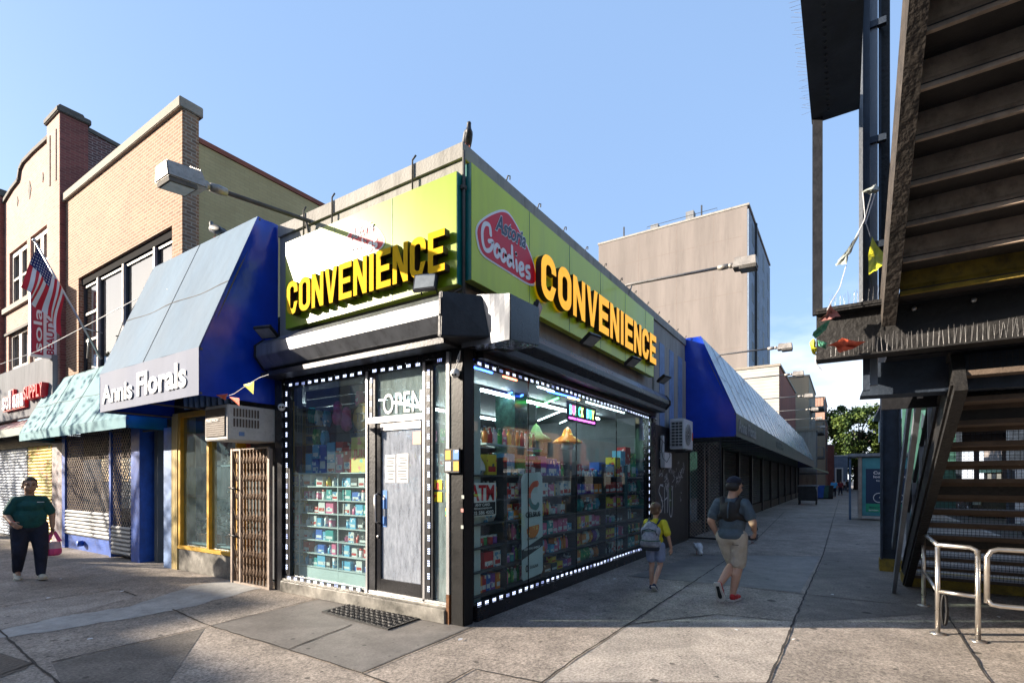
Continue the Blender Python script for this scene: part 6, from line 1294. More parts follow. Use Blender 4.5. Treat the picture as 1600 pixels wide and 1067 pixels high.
# buildings on the far side of the railway street
fc = [(-12, 12, 9.5, 'brick_red'), (12.2, 30, 8.5, 'brick_old'), (30.2, 50, 10, 'brick_tan'), (50.2, 75, 9, 'brick_red'), (75.2, 120, 10, 'stucco')]
for i, (a, c, h_, mt) in enumerate(fc):
    r = thing('street_building', ['red brick shop building across the railway street, nearest the avenue', 'cream shop building across the railway street seen between the treads', 'tan brick building across the railway street', 'far red brick building across the railway street', 'farthest pale building across the railway street'][i], 'building', ((a+c)/2, -28, 0), 'buildings across the railway street')
    MB().box(a, c, -36, -25, -.14, h_).build('wall', mt, r); n = int((c-a)/3.2)
    for k in range(n):
        x = a+.8+k*3.2
        for j in range(2): MB().box(x, x+1.3, -25, -24.96, 4.3+j*2.8, 6.0+j*2.8).build('window', 'win_dark', r) if 6.0+j*2.8 < h_-.3 else None
        MB().box(x-.3, x+2.4, -25, -24.95, .2, 2.7).build('shop_window', E('lit_shop', (1,.9,.7), .15, (.2,.2,.2)) if (i == 0 and k == 0) else ('lit_shop' if k % 2 == 0 else 'win_dark'), r)
    MB().box(a+.2, c-.2, -24.99, -24.3, 2.9, 3.5).build('shop_sign_band', ['yellow_paint', 'poster_green', 'sign_red', 'blue_paint', 'poster_green'][i], r)
# ================================================================== PEOPLE
M('skin_tan', (.40,.22,.14), .5, 0, .08, 6, .05, 60); M('skin_fair', (.52,.31,.22), .5, 0, .08, 6, .05, 60); M('hair_dark', (.012,.010,.010), .5, 0, .3, 20, .5, 60); M('hair_brown', (.12,.065,.035), .6, 0, .3, 20, .5, 60)
M('shirt_green', (.006,.07,.065), .85, 0, .3, 5, .8, 7, bd=.06); M('trouser_navy', (.012,.016,.034), .9, 0, .4, 5, .9, 7, bd=.06); M('shirt_slate', (.07,.105,.14), .9, 0, .3, 5, .9, 7, bd=.06); M('shorts_beige', (.50,.45,.38), .9, 0, .15, 4, .9, 7, bd=.06)
M('vest_black', (.012,.013,.015), .7, 0, .3, 6, .2); M('shirt_yellow', (.62,.56,.03), .85, 0, .08, 4, .3, 12, bd=.02); M('shorts_blue', (.24,.30,.46), .85, 0, .12, 4, .3, 12, bd=.02); M('shoe_red', (.42,.015,.02), .6, 0, .3, 12, .2); M('sole_white', (.6,.58,.55), .6, 0, .15, 9, .1); M('shoe_navy', (.012,.03,.07), .7, 0, .3, 9, .2); M('clog_cream', (.55,.52,.42), .6, 0, .15, 9, .1)
M('lips', (.28,.10,.08), .5, 0, .1, 9, 0); M('pack_grey', (.22,.26,.36), .8, 0, .35, 14, .3, 20, col2=(.42,.46,.55)); M('pack_dark', (.02,.03,.05), .7); M('pack_green', (.02,.12,.08), .7); M('bag_pink', (.65,.06,.22), .5, 0, .2, 6, .2); M('bag_clear', (.55,.42,.45), .5, 0, .2, 9, .2); M('shirt_cyan', (.06,.35,.70), .8)
def remesh(b, vox, it=4, fac=.5):
    me = bpy.data.meshes.new('t'); me.from_pydata(b.v, [], b.f); ob = bpy.data.objects.new('t', me); COL.objects.link(ob)
    bm = bmesh.new(); bm.from_mesh(me); bmesh.ops.recalc_face_normals(bm, faces=bm.faces); bm.to_mesh(me); bm.free()
    m = ob.modifiers.new('r', 'REMESH'); m.mode = 'VOXEL'; m.voxel_size = vox; m.use_smooth_shade = True
    s = ob.modifiers.new('s', 'SMOOTH'); s.iterations = it; s.factor = fac
    dg = bpy.context.evaluated_depsgraph_get(); dg.update(); r = bpy.data.meshes.new_from_object(ob.evaluated_get(dg)); o = MB(); o.v = [tuple(v.co) for v in r.vertices]; o.f = [tuple(p.vertices) for p in r.polygons]; o.m = [0]*len(o.f); o.s = [True]*len(o.f)
    bpy.data.objects.remove(ob); bpy.data.meshes.remove(r); return o
def cap(b, p, q, r0, r1, n=12, flat=1.0, fd=None):
    """tapered limb with round ends"""
    p, q = V(p), V(q); d = (q-p); 
    if d.length < 1e-5: b.ell(p, (r0,)*3, None, n, 8); return b
    k = 5; pts = [p+d*(i/k) for i in range(k+1)]; b.tube(pts, [r0+(r1-r0)*i/k for i in range(k+1)], n); b.ell(p, (r0,)*3, None, n, 8); b.ell(q, (r1,)*3, None, n, 8); return b
def chain(b, pts, rs):
    for i in range(len(pts)-1): cap(b, pts[i], pts[i+1], rs[i], rs[i+1])
    return b
def hand(b, w, d, pn, s=1.0, curl=.5, thumb=1):
    """palm, four curled fingers and a thumb; w wrist, d direction, pn palm normal"""
    w, d, pn = V(w), V(d).normalized(), V(pn); pn = (pn-d*pn.dot(d)).normalized(); sd = d.cross(pn).normalized()*thumb
    for k in range(4):
        o = (k-1.5)*.021*s; root = w+d*.085*s+sd*(-o); cap(b, w+d*.01*s-sd*o*.5, root, .015*s, .0115*s, 8)
        L1, L2, L3 = [x*s*(1, 1.12, 1.05, .82)[k] for x in (.036, .026, .021)]; a = curl*.7; d1 = (d*cos(a)+pn*sin(a)); a += curl*.9; d2 = (d*cos(a)+pn*sin(a)); a += curl*.7; d3 = (d*cos(a)+pn*sin(a))
        p1 = root+d1*L1; p2 = p1+d2*L2; p3 = p2+d3*L3; cap(b, root, p1, .0108*s, .0098*s, 8); cap(b, p1, p2, .0098*s, .009*s, 8); cap(b, p2, p3, .009*s, .0075*s, 8)
    t0 = w+d*.028*s+sd*.026*s; t1 = t0+(d*.6+sd*.7+pn*.25).normalized()*.042*s; t2 = t1+(d*.9+sd*.15+pn*.35).normalized()*.032*s; cap(b, w+d*.01*s, t0, .014*s, .014*s, 8); cap(b, t0, t1, .0135*s, .011*s, 8); cap(b, t1, t2, .011*s, .008*s, 8)
def head(b, c, s, fwd, up=Z, fat=1.0):
    """skull, jaw, nose, ears; c is the centre of the head"""
    c = V(c); f = V(fwd).normalized(); r_ = f.cross(up).normalized(); u = r_.cross(f); m = Matrix((r_, f, u)).transposed()
    E_ = lambda p, r: b.ell(c+m@(V(p)*s), [x*s for x in r], m.to_4x4(), 16, 12)
    E_((0, -.012, .022), (.076*fat, .093, .096)); E_((0, .022, -.035), (.062*fat, .070, .072)); E_((0, .045, -.082), (.034*fat, .032, .028)); E_((0, .093, -.018), (.013, .018, .016)); cap(b, c+m@(V((0, .086, .022))*s), c+m@(V((0, .103, -.018))*s), .009*s, .012*s, 8)
    for k in (-1, 1): E_((.076*k*fat, -.008, -.012), (.010, .020, .031)); E_((.037*k, .062, -.028), (.024*fat, .022, .022)); E_((.033*k, .076, .034), (.022, .012, .008))
    E_((0, .080, -.060), (.024, .012, .007)); E_((0, .078, -.073), (.020, .012, .007))
    return m
def face_bits(parent, c, s, m):
    c = V(c)
    for k in (-1, 1):
        MB().ell(c+m@(V((.033*k, .083, .012))*s), (.0125*s, .006*s, .006*s), m.to_4x4(), 10, 8).build('eye', 'rubber', parent); MB().ell(c+m@(V((.033*k, .088, .036))*s), (.018*s, .006*s, .0035*s), m.to_4x4(), 8, 6).build('eyebrow', 'hair_dark', parent)
    MB().ell(c+m@(V((0, .088, -.066))*s), (.024*s, .008*s, .007*s), m.to_4x4(), 12, 8).build('lips', 'lips', parent)
def transform(b, loc, rz, s=1.0):
    mm = Matrix.Translation(V(loc)) @ Matrix.Rotation(rz, 4, 'Z') @ Matrix.Scale(s, 4); b.v = [tuple(mm@V(v)) for v in b.v]; return b
class Fig:
    def __init__(self, label, loc, face, s=1.0, name='person'):
        self.loc = V(loc); self.rz = atan2(face[1], face[0])-pi/2; self.s = s; self.r = thing(name, label, 'person', loc, 'people on the pavement'); self.body = None
    def put(self, b, name, mt, vox=None, it=4, parent=None, bevel=0):
        if vox: b = remesh(b, vox, it)
        transform(b, self.loc, self.rz, self.s); return b.build(name, mt, parent or self.r, bevel=bevel)
def shoe(b, heel, fwd, up, L_=.27, w=.048, h=.05):
    heel, f, u = V(heel), V(fwd).normalized(), V(up); r_ = f.cross(u).normalized(); u = r_.cross(f)
    m = Matrix((r_, f, u)).transposed(); b.ell(heel+f*L_*.18+u*.045, (w*.85, .06, .055), m.to_4x4(), 12, 8); b.ell(heel+f*L_*.45+u*.035, (w, .10, .045), m.to_4x4(), 12, 8); b.ell(heel+f*L_*.76+u*.028, (w*1.02, .075, .034), m.to_4x4(), 12, 8)
def sole(b, heel, fwd, up, L_=.28, w=.052, t=.022):
    heel, f, u = V(heel), V(fwd).normalized(), V(up); r_ = f.cross(u).normalized(); u = r_.cross(f); prof = [(0, .7), (.08, .85), (.3, .8), (.55, .92), (.78, 1.08), (.92, .85), (1.0, .4)]
    o_ = [heel+f*(a*L_-.02)+r_*(w*c) for a, c in prof]+[heel+f*(a*L_-.02)-r_*(w*c) for a, c in prof[::-1]]; b.loft([o_, [p+u*t for p in o_]])

# ---- woman walking towards us at the far left (faces the camera, a little to its right)
wl_ = at_z(46, 905); to = (CAM-wl_); to.z = 0; to = (to.normalized()+V((.1, -.35, 0))).normalized()
F = Fig('woman in dark green tee and navy trousers carrying a pink bag at the far left', (wl_.x, wl_.y, 0), (to.x, to.y), 1.0)
hip = {-1: (-.11, .0, .90), 1: (.11, .0, .90)}      # x: + is her right... seen from the front it is on the picture's left
knee = {1: (.13, .03, .49), -1: (-.13, .10, .50)}; ank = {1: (.13, -.16, .13), -1: (-.12, .16, .09)}
sh_ = {1: (.175, .0, 1.345), -1: (-.175, .0, 1.345)}; el = {1: (.275, -.02, 1.10), -1: (-.29, -.02, 1.10)}; wr = {1: (.235, .20, .985), -1: (-.29, .03, .87)}
b = MB(); mH = head(b, (0, .02, 1.595), 1.14, (0, 1, .0), fat=1.12); cap(b, (0, -.005, 1.40), (0, .0, 1.54), .066, .062)
for k in (1, -1):
    chain(b, [sh_[k], el[k], wr[k]], [.070, .052, .032]); chain(b, [hip[k], knee[k], ank[k]], [.12, .075, .045])
b.ell((0, 0, 1.2), (.17, .12, .2)); b.ell((0, 0, .98), (.18, .13, .14))
hand(b, wr[1], (-.25, .5, -.35), (-.7, -.2, -.3), 1.0, .7, 1); hand(b, wr[-1], (0, .1, -1), (.6, .3, 0), 1.0, 1.2, -1)
for k in (1, -1): cap(b, ank[k], V(ank[k])+V((0, .10, -.045)), .04, .035)
body = F.put(b, 'body', 'skin_tan', .0075, 3); c_ = Matrix.Rotation(F.rz, 3, 'Z')
b = MB(); b.ell((0, .0, 1.21), (.18, .145, .19)).ell((0, .035, 1.24), (.175, .15, .11)).ell((0, .02, 1.05), (.225, .18, .19)).ell((0, .01, .95), (.22, .17, .12)); cap(b, (0, -.01, 1.34), (0, .0, 1.40), .10, .07)
for k in (1, -1): cap(b, (.05*k, 0, 1.37), sh_[k], .062, .074); cap(b, sh_[k], V(sh_[k]).lerp(V(el[k]), .78), .077, .078)
F.put(b, 'tee_shirt', 'shirt_green', .012, 5)
b = MB(); b.ell((0, -.01, .90), (.215, .165, .14))
for k in (1, -1): chain(b, [hip[k], knee[k], V(ank[k])+V((0, 0, .03))], [.142, .100, .068])
F.put(b, 'trousers', 'trouser_navy', .012, 5)
b = MB(); b.ell((0, -.004, 1.638), (.106, .124, .115)).ell((0, -.11, 1.60), (.05, .05, .05)); hb = remesh(b, .01, 3)
# the hair is trimmed back off the face
keep = [i for i, f in enumerate(hb.f) if not (sum(hb.v[j][1] for j in f)/len(f) > .045 and sum(hb.v[j][2] for j in f)/len(f) < 1.69+.35*abs(sum(hb.v[j][1] for j in f)/len(f)-.10)*0)]
hb.f = [hb.f[i] for i in keep]; hb.m = [0]*len(keep); hb.s = [True]*len(keep); hb.open = True; F.put(hb, 'hair', 'hair_dark')
fm = MB(); mm = Matrix.Rotation(F.rz, 4, 'Z'); face_bits(F.r, F.loc+mm@V((0, .02, 1.595)), 1.14, mm.to_3x3())
for k in (1, -1):
    up = (0, .25, 1) if k == 1 else (0, -.05, 1); fw = (.04, 1, -.35) if k == 1 else (-.06, 1, .08)
    hl = V(ank[k])+V((0, -.06, -.075 if k == -1 else -.05)); b = MB(); shoe(b, hl, fw, up, .26, .054); F.put(b, 'shoe', 'clog_cream', .009, 3); b = MB(); sole(b, hl+V((0, -.01, -.01)), fw, up, .28, .056); F.put(b, 'sole', 'clog_cream')
b = MB(); b.box(-.16, -.07, .172, .182, 1.315, 1.325); F.put(b, 'shirt_print', 'white_clean')
b = MB(); b.tube([V(wr[1])+V((cos(t*pi/5)*.036, -.012+sin(t*pi/5)*.012, -.0+sin(t*pi/5)*.034)) for t in range(11)], .005, 5, False); F.put(b, 'bracelet', 'sign_red')
T = lambda v: F.loc+mm@V(v)
bg2 = thing('carrier_bag', 'pink and white carrier bag hanging from the hand of the woman', 'bag', T((-.30, .05, .5)))
h_ = V((-.30, .05, .775)); b = MB(); transform(b.loft([[V((h_.x+.10*x*wd, h_.y+.06*y*wd, z)) for x, y in ((cos(t*pi/6), sin(t*pi/6)) for t in range(12))] for z, wd in ((.38, .75), (.41, 1.1), (.47, 1.15), (.50, 1.1))]), F.loc, F.rz).build('bag_bottom', 'bag_pink', bg2)
b = MB(); transform(b.loft([[V((h_.x+.10*x*wd, h_.y+.06*y*wd, z)) for x, y in ((cos(t*pi/6), sin(t*pi/6)) for t in range(12))] for z, wd in ((.501, 1.08), (.58, 1.0), (.62, .85))]), F.loc, F.rz).build('bag_middle', 'bag_clear', bg2)
for sx in (-1, 1):
    b = MB(); 
    for sy in (-1, 1): b.bar(h_+V((.085*sx, .04*sy, -.155)), h_+V((.01*sx, .0, .02)), .05, .006, up=(0, 1, 0))
    transform(b, F.loc, F.rz); b.build('bag_handle', 'bag_pink', bg2)

# ---- man walking away past the shop window, weight on his right foot, left foot kicked up behind
mz = at_z(1143, 938); aw = V((1, -.10, 0)).normalized()
F = Fig('man in slate tee, beige shorts, cap and black harness walking away', (mz.x, mz.y, 0), (aw.x, aw.y), 1.0); mm = Matrix.Rotation(F.rz, 4, 'Z')
hip = {-1: (-.10, 0, .90), 1: (.10, 0, .90)}; knee = {1: (.08, .06, .49), -1: (-.02, .16, .50)}; ank = {1: (.02, -.02, .10), -1: (-.10, -.22, .24)}
sh_ = {1: (.18, -.01, 1.365), -1: (-.18, -.01, 1.365)}; el = {1: (.285, -.03, 1.11), -1: (-.27, -.05, 1.11)}; wr = {1: (.26, .16, .99), -1: (-.21, .05, .91)}
b = MB(); head(b, (.03, .06, 1.60), 1.15, (.45, 1, -.35), up=V((0, .2, 1))); cap(b, (0, -.0, 1.40), (.02, .04, 1.54), .068, .064)
for k in (1, -1): chain(b, [sh_[k], el[k], wr[k]], [.068, .052, .033]); chain(b, [hip[k], knee[k]], [.10, .07]); kn, an = V(knee[k]), V(ank[k]); mid = kn.lerp(an, .32)+V((0, -.025, 0)); chain(b, [kn, mid, an], [.062, .064, .040])
b.ell((0, 0, 1.2), (.17, .11, .2)); b.ell((0, 0, .98), (.17, .12, .14)); hand(b, wr[1], (0.05, .5, -.6), (-.7, .2, -.2), 1.05, .9, -1); hand(b, wr[-1], (.1, .4, -.8), (.7, .2, 0), 1.05, .8, 1)
cap(b, ank[1], V(ank[1])+V((0, .1, -.05)), .042, .035); cap(b, ank[-1], V(ank[-1])+V((0, .02, -.11)), .042, .035); F.put(b, 'body', 'skin_fair', .0075, 3)
b = MB(); b.ell((0, .0, 1.25), (.185, .13, .20)).ell((0, .02, 1.08), (.185, .15, .19)).ell((0, .0, .93), (.20, .160, .12)); cap(b, (0, -.01, 1.35), (0.01, .015, 1.43), .10, .066)
for k in (1, -1): cap(b, (.06*k, -.01, 1.38), sh_[k], .065, .072); cap(b, sh_[k], V(sh_[k]).lerp(V(el[k]), .68), .074, .078)
F.put(b, 'tee_shirt', 'shirt_slate', .011, 4)
b = MB(); b.ell((0, 0, .90), (.182, .145, .12))
for k in (1, -1): kn = V(knee[k]); h0 = V(hip[k]); chain(b, [h0, h0.lerp(kn, .55), h0.lerp(kn, .94)+V((0, 0, .02))], [.118, .108, .100])
F.put(b, 'shorts', 'shorts_beige', .011, 4)
MB(); b = MB(); b.box(.05, .13, -.150, -.138, .80, .808); F.put(b, 'back_pocket', 'trouser_navy')
b = MB()   # crossed harness over the back
b.ell((0, -.085, 1.25), (.13, .090, .15)); 
for k in (1, -1): cap(b, (.07*k, -.10, 1.27), (.115*k, -.03, 1.425), .055, .042); cap(b, (.10*k, -.095, 1.20), (.19*k, .03, 1.15), .05, .042); cap(b, (.115*k, -.03, 1.425), (.115*k, .09, 1.33), .042, .038); cap(b, (.175*k, .03, 1.17), (.10*k, .12, 1.17), .04, .038)
F.put(b, 'harness', 'vest_black', .010, 3)
b = MB(); b.tube([(0, -.188, 1.17), (0, -.185, 1.28), (0, -.14, 1.39)], .010, 6); F.put(b, 'harness_strap', 'shirt_slate')
b = MB(); b.ell((.022, .035, 1.645), (.094, .112, .088)); cap(b, (-.02, -.03, 1.60), (.05, -.03, 1.595), .06, .06); F.put(b, 'hair', 'hair_dark', .009, 3)
b = MB(); b.ell((.022, .04, 1.672), (.100, .118, .080)); b.ell((.075, .150, 1.65), (.07, .06, .012), Matrix.Rotation(-.4, 4, 'Z')); F.put(b, 'cap', 'trouser_navy', .009, 3)
hl = V(ank[1])+V((0, -.06, -.085)); b = MB(); shoe(b, hl, (.1, 1, .0), (0, 0, 1), .27, .05); F.put(b, 'shoe', 'shoe_red', .009, 3); b = MB(); sole(b, hl+V((0, -.01, -.008)), (.1, 1, 0), (0, 0, 1), .29, .054); F.put(b, 'sole', 'sole_white')
hl = V(ank[-1])+V((0, -.085, .03)); fw = V((.12, .32, -.9)); upv = V((0, 1, .35)); b = MB(); shoe(b, hl, fw, upv, .27, .05); F.put(b, 'shoe', 'shoe_red', .009, 3); b = MB(); sole(b, hl+V((0, -.022, .0)), fw, upv, .29, .056); F.put(b, 'sole', 'sole_white')
b = MB(); sole(b, hl+V((0, -.026, .0))+fw.normalized()*.05, fw, upv, .19, .026, .006); F.put(b, 'sole_insert', 'vest_black')
b = MB(); b.tube([V(wr[1])+V((cos(t*pi/5)*.038, sin(t*pi/5)*.02, .02+sin(t*pi/5)*.03)) for t in range(11)], .009, 6, False); F.put(b, 'wristwatch', 'rubber')

# ---- boy walking away with a backpack
bz = at_z(1024, 920); F = Fig('small boy in yellow tee and blue shorts walking with a large backpack', (bz.x, bz.y, 0), (1, .05), .76)
hip = {-1: (-.09, 0, .88), 1: (.09, 0, .88)}; knee = {-1: (-.08, .03, .48), 1: (.10, -.0, .50)}; ank = {-1: (-.07, -.04, .09), 1: (.04, -.25, .14)}
sh_ = {1: (.17, -.01, 1.36), -1: (-.17, -.01, 1.36)}; el = {1: (.27, -.05, 1.10), -1: (-.24, .03, 1.10)}; wr = {1: (.31, .02, .86), -1: (-.24, .12, .88)}
b = MB(); head(b, (0, .03, 1.62), 1.30, (-.1, 1, -.05)); cap(b, (0, -.0, 1.36), (0, .02, 1.5), .052, .052)
for k in (1, -1): chain(b, [sh_[k], el[k], wr[k]], [.052, .040, .028]); chain(b, [hip[k], knee[k]], [.085, .055]); kn, an = V(knee[k]), V(ank[k]); chain(b, [kn, kn.lerp(an, .32)+V((0, -.02, 0)), an], [.050, .052, .034])
b.ell((0, 0, 1.15), (.14, .09, .2)); hand(b, wr[1], (.05, .15, -1), (-.8, .3, 0), 1.0, .5, -1); hand(b, wr[-1], (0, .3, -1), (.8, .3, 0), 1.0, .5, 1)
for k in (1, -1): cap(b, ank[k], V(ank[k])+V((0, .08, -.05)), .035, .03)
F.put(b, 'body', 'skin_fair', .0085, 3)
b = MB(); b.ell((0, 0, 1.2), (.165, .115, .19)).ell((0, 0, 1.0), (.16, .12, .15)).ell((0, 0, .90), (.16, .12, .08)); cap(b, (0, -.01, 1.33), (0, .01, 1.42), .09, .06)
for k in (1, -1): cap(b, (.05*k, -.01, 1.34), sh_[k], .065, .072); cap(b, sh_[k], V(sh_[k]).lerp(V(el[k]), .78), .074, .076)
F.put(b, 'tee_shirt', 'shirt_yellow', .012, 4)
b = MB(); b.ell((0, 0, .86), (.165, .125, .10))
for k in (1, -1): chain(b, [hip[k], V(hip[k]).lerp(V(knee[k]), .62)], [.112, .105])
F.put(b, 'shorts', 'shorts_blue', .012, 4)
b = MB(); b.ell((0, .0, 1.662), (.110, .130, .122)); cap(b, (-.03, -.045, 1.59), (.03, -.045, 1.59), .068, .068); F.put(b, 'hair', 'hair_brown', .010, 3)
for k in (-1, 1):
    fw = (0, 1, .0) if k == -1 else (.05, .7, -.55); up = (0, 0, 1) if k == -1 else (0, .55, .8); hl = V(ank[k])+(V((0, -.055, -.085)) if k == -1 else V((0, -.075, -.03))); b = MB(); shoe(b, hl, fw, up, .26, .048); F.put(b, 'shoe', 'shoe_navy', .010, 3); b = MB(); sole(b, hl+V((0, -.012, -.008)), fw, up, .28, .053); F.put(b, 'sole', 'sole_white')
bp = thing('backpack', 'grey patterned school backpack with dark trim worn by the boy', 'backpack', F.loc+Matrix.Rotation(F.rz, 3, 'Z')@V((-.05, -.2, .95))*.76)
def bput(b, name, mt, vox=None):
    if vox: b = remesh(b, vox, 3)
    transform(b, F.loc, F.rz, F.s); return b.build(name, mt, bp)
b = MB(); b.ell((-.05, -.19, 1.13), (.185, .115, .27)); cap(b, (-.16, -.19, .95), (.06, -.19, .95), .105, .105); cap(b, (-.14, -.19, 1.2), (.05, -.19, 1.2), .11, .11); bput(b, 'main_pouch', 'pack_grey', .014)
b = MB(); b.ell((-.06, -.30, 1.05), (.14, .06, .15)); cap(b, (-.14, -.27, .95), (.03, -.27, .95), .06, .06); bput(b, 'front_pocket', 'pack_grey', .012)
b = MB(); cap(b, (-.18, -.22, .86), (.09, -.22, .86), .055, .055); bput(b, 'base_trim', 'pack_dark', .012)
for z, w_ in ((1.02, .19), (1.22, .17)):
    b = MB(); b.tube([V((-.05, -.19, z))+V((w_*1.03*cos(pi+t*pi/10), .145*sin(pi+t*pi/10)*(1.22 if z < 1.1 else 1), 0)) for t in range(11)], .010, 6); bput(b, 'webbing', 'pack_green')
b = MB(); b.tube([(-.20, -.26, 1.13), (-.17, -.31, 1.22), (-.05, -.335, 1.26), (.07, -.31, 1.22), (.10, -.26, 1.13)], .008, 6); b.tube([(-.22, -.22, 1.1), (-.18, -.24, 1.34), (-.05, -.26, 1.41), (.09, -.24, 1.34), (.13, -.22, 1.1)], .008, 6); bput(b, 'piping', 'pack_dark')
for k in (-1, 1): b = MB(); b.tube([(.10*k-.03, -.12, 1.34), (.11*k, -.03, 1.445), (.12*k, .07, 1.36), (.135*k, .10, 1.15), (.15*k, .02, .95)], .022, 8); bput(b, 'shoulder_strap', 'pack_dark', None)

# ---- far pedestrians
def far_person(label, px, py, H_, mt1, mt2, seed, skin='skin_tan'):
    p = at_z(px, py); F = Fig(label, p, (1, .1 if seed % 2 else -.2), H_/1.72); rr = random.Random(seed); st = rr.uniform(.1, .28)
    b = MB(); head(b, (0, .02, 1.62), 1.05, (0, 1, 0)); cap(b, (0, 0, 1.4), (0, .01, 1.54), .06, .06)
    for k in (1, -1): chain(b, [(.19*k, 0, 1.41), (.25*k, -.02, 1.14), (.24*k, .08*k, .90)], [.055, .045, .03]); hand(b, (.24*k, .08*k, .90), (0, .2, -1), (-k, 0, 0), 1, .6, -k); chain(b, [(.1*k, 0, .9), (.11*k, .06, .5), (.1*k, st*k, .08)], [.09, .06, .04]); cap(b, (.1*k, st*k, .06), (.1*k, st*k+.16, .04), .045, .035)
    b.ell((0, 0, 1.15), (.17, .11, .25)); F.put(b, 'body', skin, .016, 2)
    b = MB(); b.ell((0, 0, 1.2), (.21, .14, .26)).ell((0, 0, 1.0), (.19, .14, .15))
    for k in (1, -1): cap(b, (.1*k, 0, 1.4), (.19*k, 0, 1.41), .07, .08); cap(b, (.19*k, 0, 1.41), (.235*k, -.02, 1.2), .08, .075)
    F.put(b, 'shirt', mt1, .02, 3)
    b = MB(); b.ell((0, 0, .9), (.18, .14, .12))
    for k in (1, -1): chain(b, [(.1*k, 0, .88), (.11*k, .06, .5), (.1*k, st*k, .14)], [.12, .085, .06])
    F.put(b, 'trousers', mt2, .02, 3); b = MB(); b.ell((0, 0, 1.655), (.085, .1, .085)); F.put(b, 'hair', 'hair_dark')
far_person('far pedestrian in a bright blue shirt near the bins', 1303, 777, 1.66, 'shirt_cyan', 'trouser_navy', 1)
far_person('far pedestrian in dark red top just right of the one in bright blue', 1313, 774, 1.6, M('shirt_darkred', (.18,.02,.03), .8), 'trouser_navy', 2)
far_person('far pedestrian in black clothes under the tree', 1325, 769, 1.7, 'vest_black', 'trouser_navy', 3)
far_person('far pedestrian in a pale shirt beside the one in black', 1319, 767, 1.65, 'white_clean', 'vest_black', 4)

# ================================================================== PIGEONS
M('pigeon_grey', (.12,.13,.15), .6, 0, .4, 14, .1); M('pigeon_dark', (.03,.032,.04), .5, 0, .4, 14, .1); M('pigeon_white', (.62,.62,.65), .7, 0, .2, 14, .1); M('pigeon_leg', (.4,.1,.08), .6)
def pigeon(label, p, f, mt, up=0, wing='pigeon_dark', s=1.0, peck=False):
    p = V(p); r = thing('pigeon', label, 'pigeon', p, 'pigeons'); f = V((f[0], f[1], 0)).normalized(); sd = f.cross(Z); 
    def L_(a, c, e): return p+(f*a+sd*c+Z*e)*s
    ax = (f*cos(up)+Z*sin(up)).normalized(); m = Matrix((sd, ax, sd.cross(ax))).transposed().to_4x4(); b = MB(); body_c = p+Z*.115*s
    b.ell(body_c, (.055*s, .105*s, .06*s), m); b.ell(body_c+ax*.07*s, (.045*s, .06*s, .05*s), m)
    hd = body_c+ax*.10*s+Z*.075*s if not peck else body_c+f*.17*s-Z*.07*s; cap(b, body_c+ax*.08*s, hd, .036*s, .025*s); b.ell(hd, (.027*s, .03*s, .026*s)); cap(b, body_c-ax*.08*s, body_c-ax*.19*s-Z*.008*s, .032*s, .016*s); o = remesh(b, .007*s, 3).build('body', mt, r)
    for k in (-1, 1): q = MB(); q.ell(body_c+sd*.045*s*k-ax*.03*s+Z*.008*s, (.016*s, .115*s, .042*s), m); q.build('wing', wing, r); MB().tube([L_(.0, .022*k, .0)+Z*.005, L_(-.005, .022*k, .075)], .004*s, 5).tube([L_(-.015, .022*k, 0)+Z*.005, L_(.035, .022*k, 0)+Z*.005], .004*s, 5).build('leg', 'pigeon_leg', r)
    bk = (f if not peck else (f-Z)).normalized(); q = MB(); q.tube([hd+bk*.022*s, hd+bk*.048*s], [.008*s, .002*s], 6); q.build('beak', 'rubber', r); return r
pigeon('dark pigeon perched upright on the shop parapet corner', (.09, -.01, 5.643), (-.5, -.6), 'pigeon_dark', .6, 'pigeon_grey', .95)
pigeon('dark pigeon sitting at the top edge of the pale blue awning', at_x(338, 372, -.36), (-.2, 1), 'pigeon_grey', .3, 'pigeon_dark', 1.2)
pigeon('white pigeon pecking on the pavement between the boy and the man', at_z(1091, 866), (-.6, -.3), 'pigeon_white', -.15, 'pigeon_white', 1.5, True)
pigeon('brownish pigeon crouching on the pavement right of the man', at_z(1175, 848), (.2, -1), 'pigeon_grey', .0, 'ac_brown', 1.2)
# ================================================================== WHAT THE SHOP WINDOWS SHOW
PAL = {'red': (.5,.02,.02), 'orange': (.75,.22,.02), 'yellow': (.75,.55,.03), 'green': (.04,.32,.07), 'teal': (.02,.30,.30), 'blue': (.03,.13,.5), 'light blue': (.12,.42,.65), 'purple': (.22,.06,.35), 'pink': (.7,.15,.3), 'white': (.72,.72,.7), 'black': (.03,.03,.035), 'brown': (.2,.09,.04)}
ALT = {'red': ((.8,.7,.6),(.1,.02,.02)), 'orange': ((.9,.8,.2),(.4,.05,.02)), 'yellow': ((.6,.05,.03),(.1,.1,.1)), 'green': ((.8,.8,.3),(.02,.1,.03)), 'teal': ((.8,.85,.8),(.02,.08,.1)), 'blue': ((.7,.8,.9),(.02,.03,.12)), 'light blue': ((.85,.9,.95),(.03,.12,.3)), 'purple': ((.8,.5,.7),(.05,.02,.1)), 'pink': ((.9,.8,.8),(.4,.03,.12)), 'white': ((.1,.3,.5),(.3,.3,.3)), 'black': ((.5,.5,.5),(.3,.05,.05)), 'brown': ((.7,.5,.3),(.05,.02,.01))}
for k, c in PAL.items(): PACK('pk_'+k, c, *ALT[k])
MESH = {}
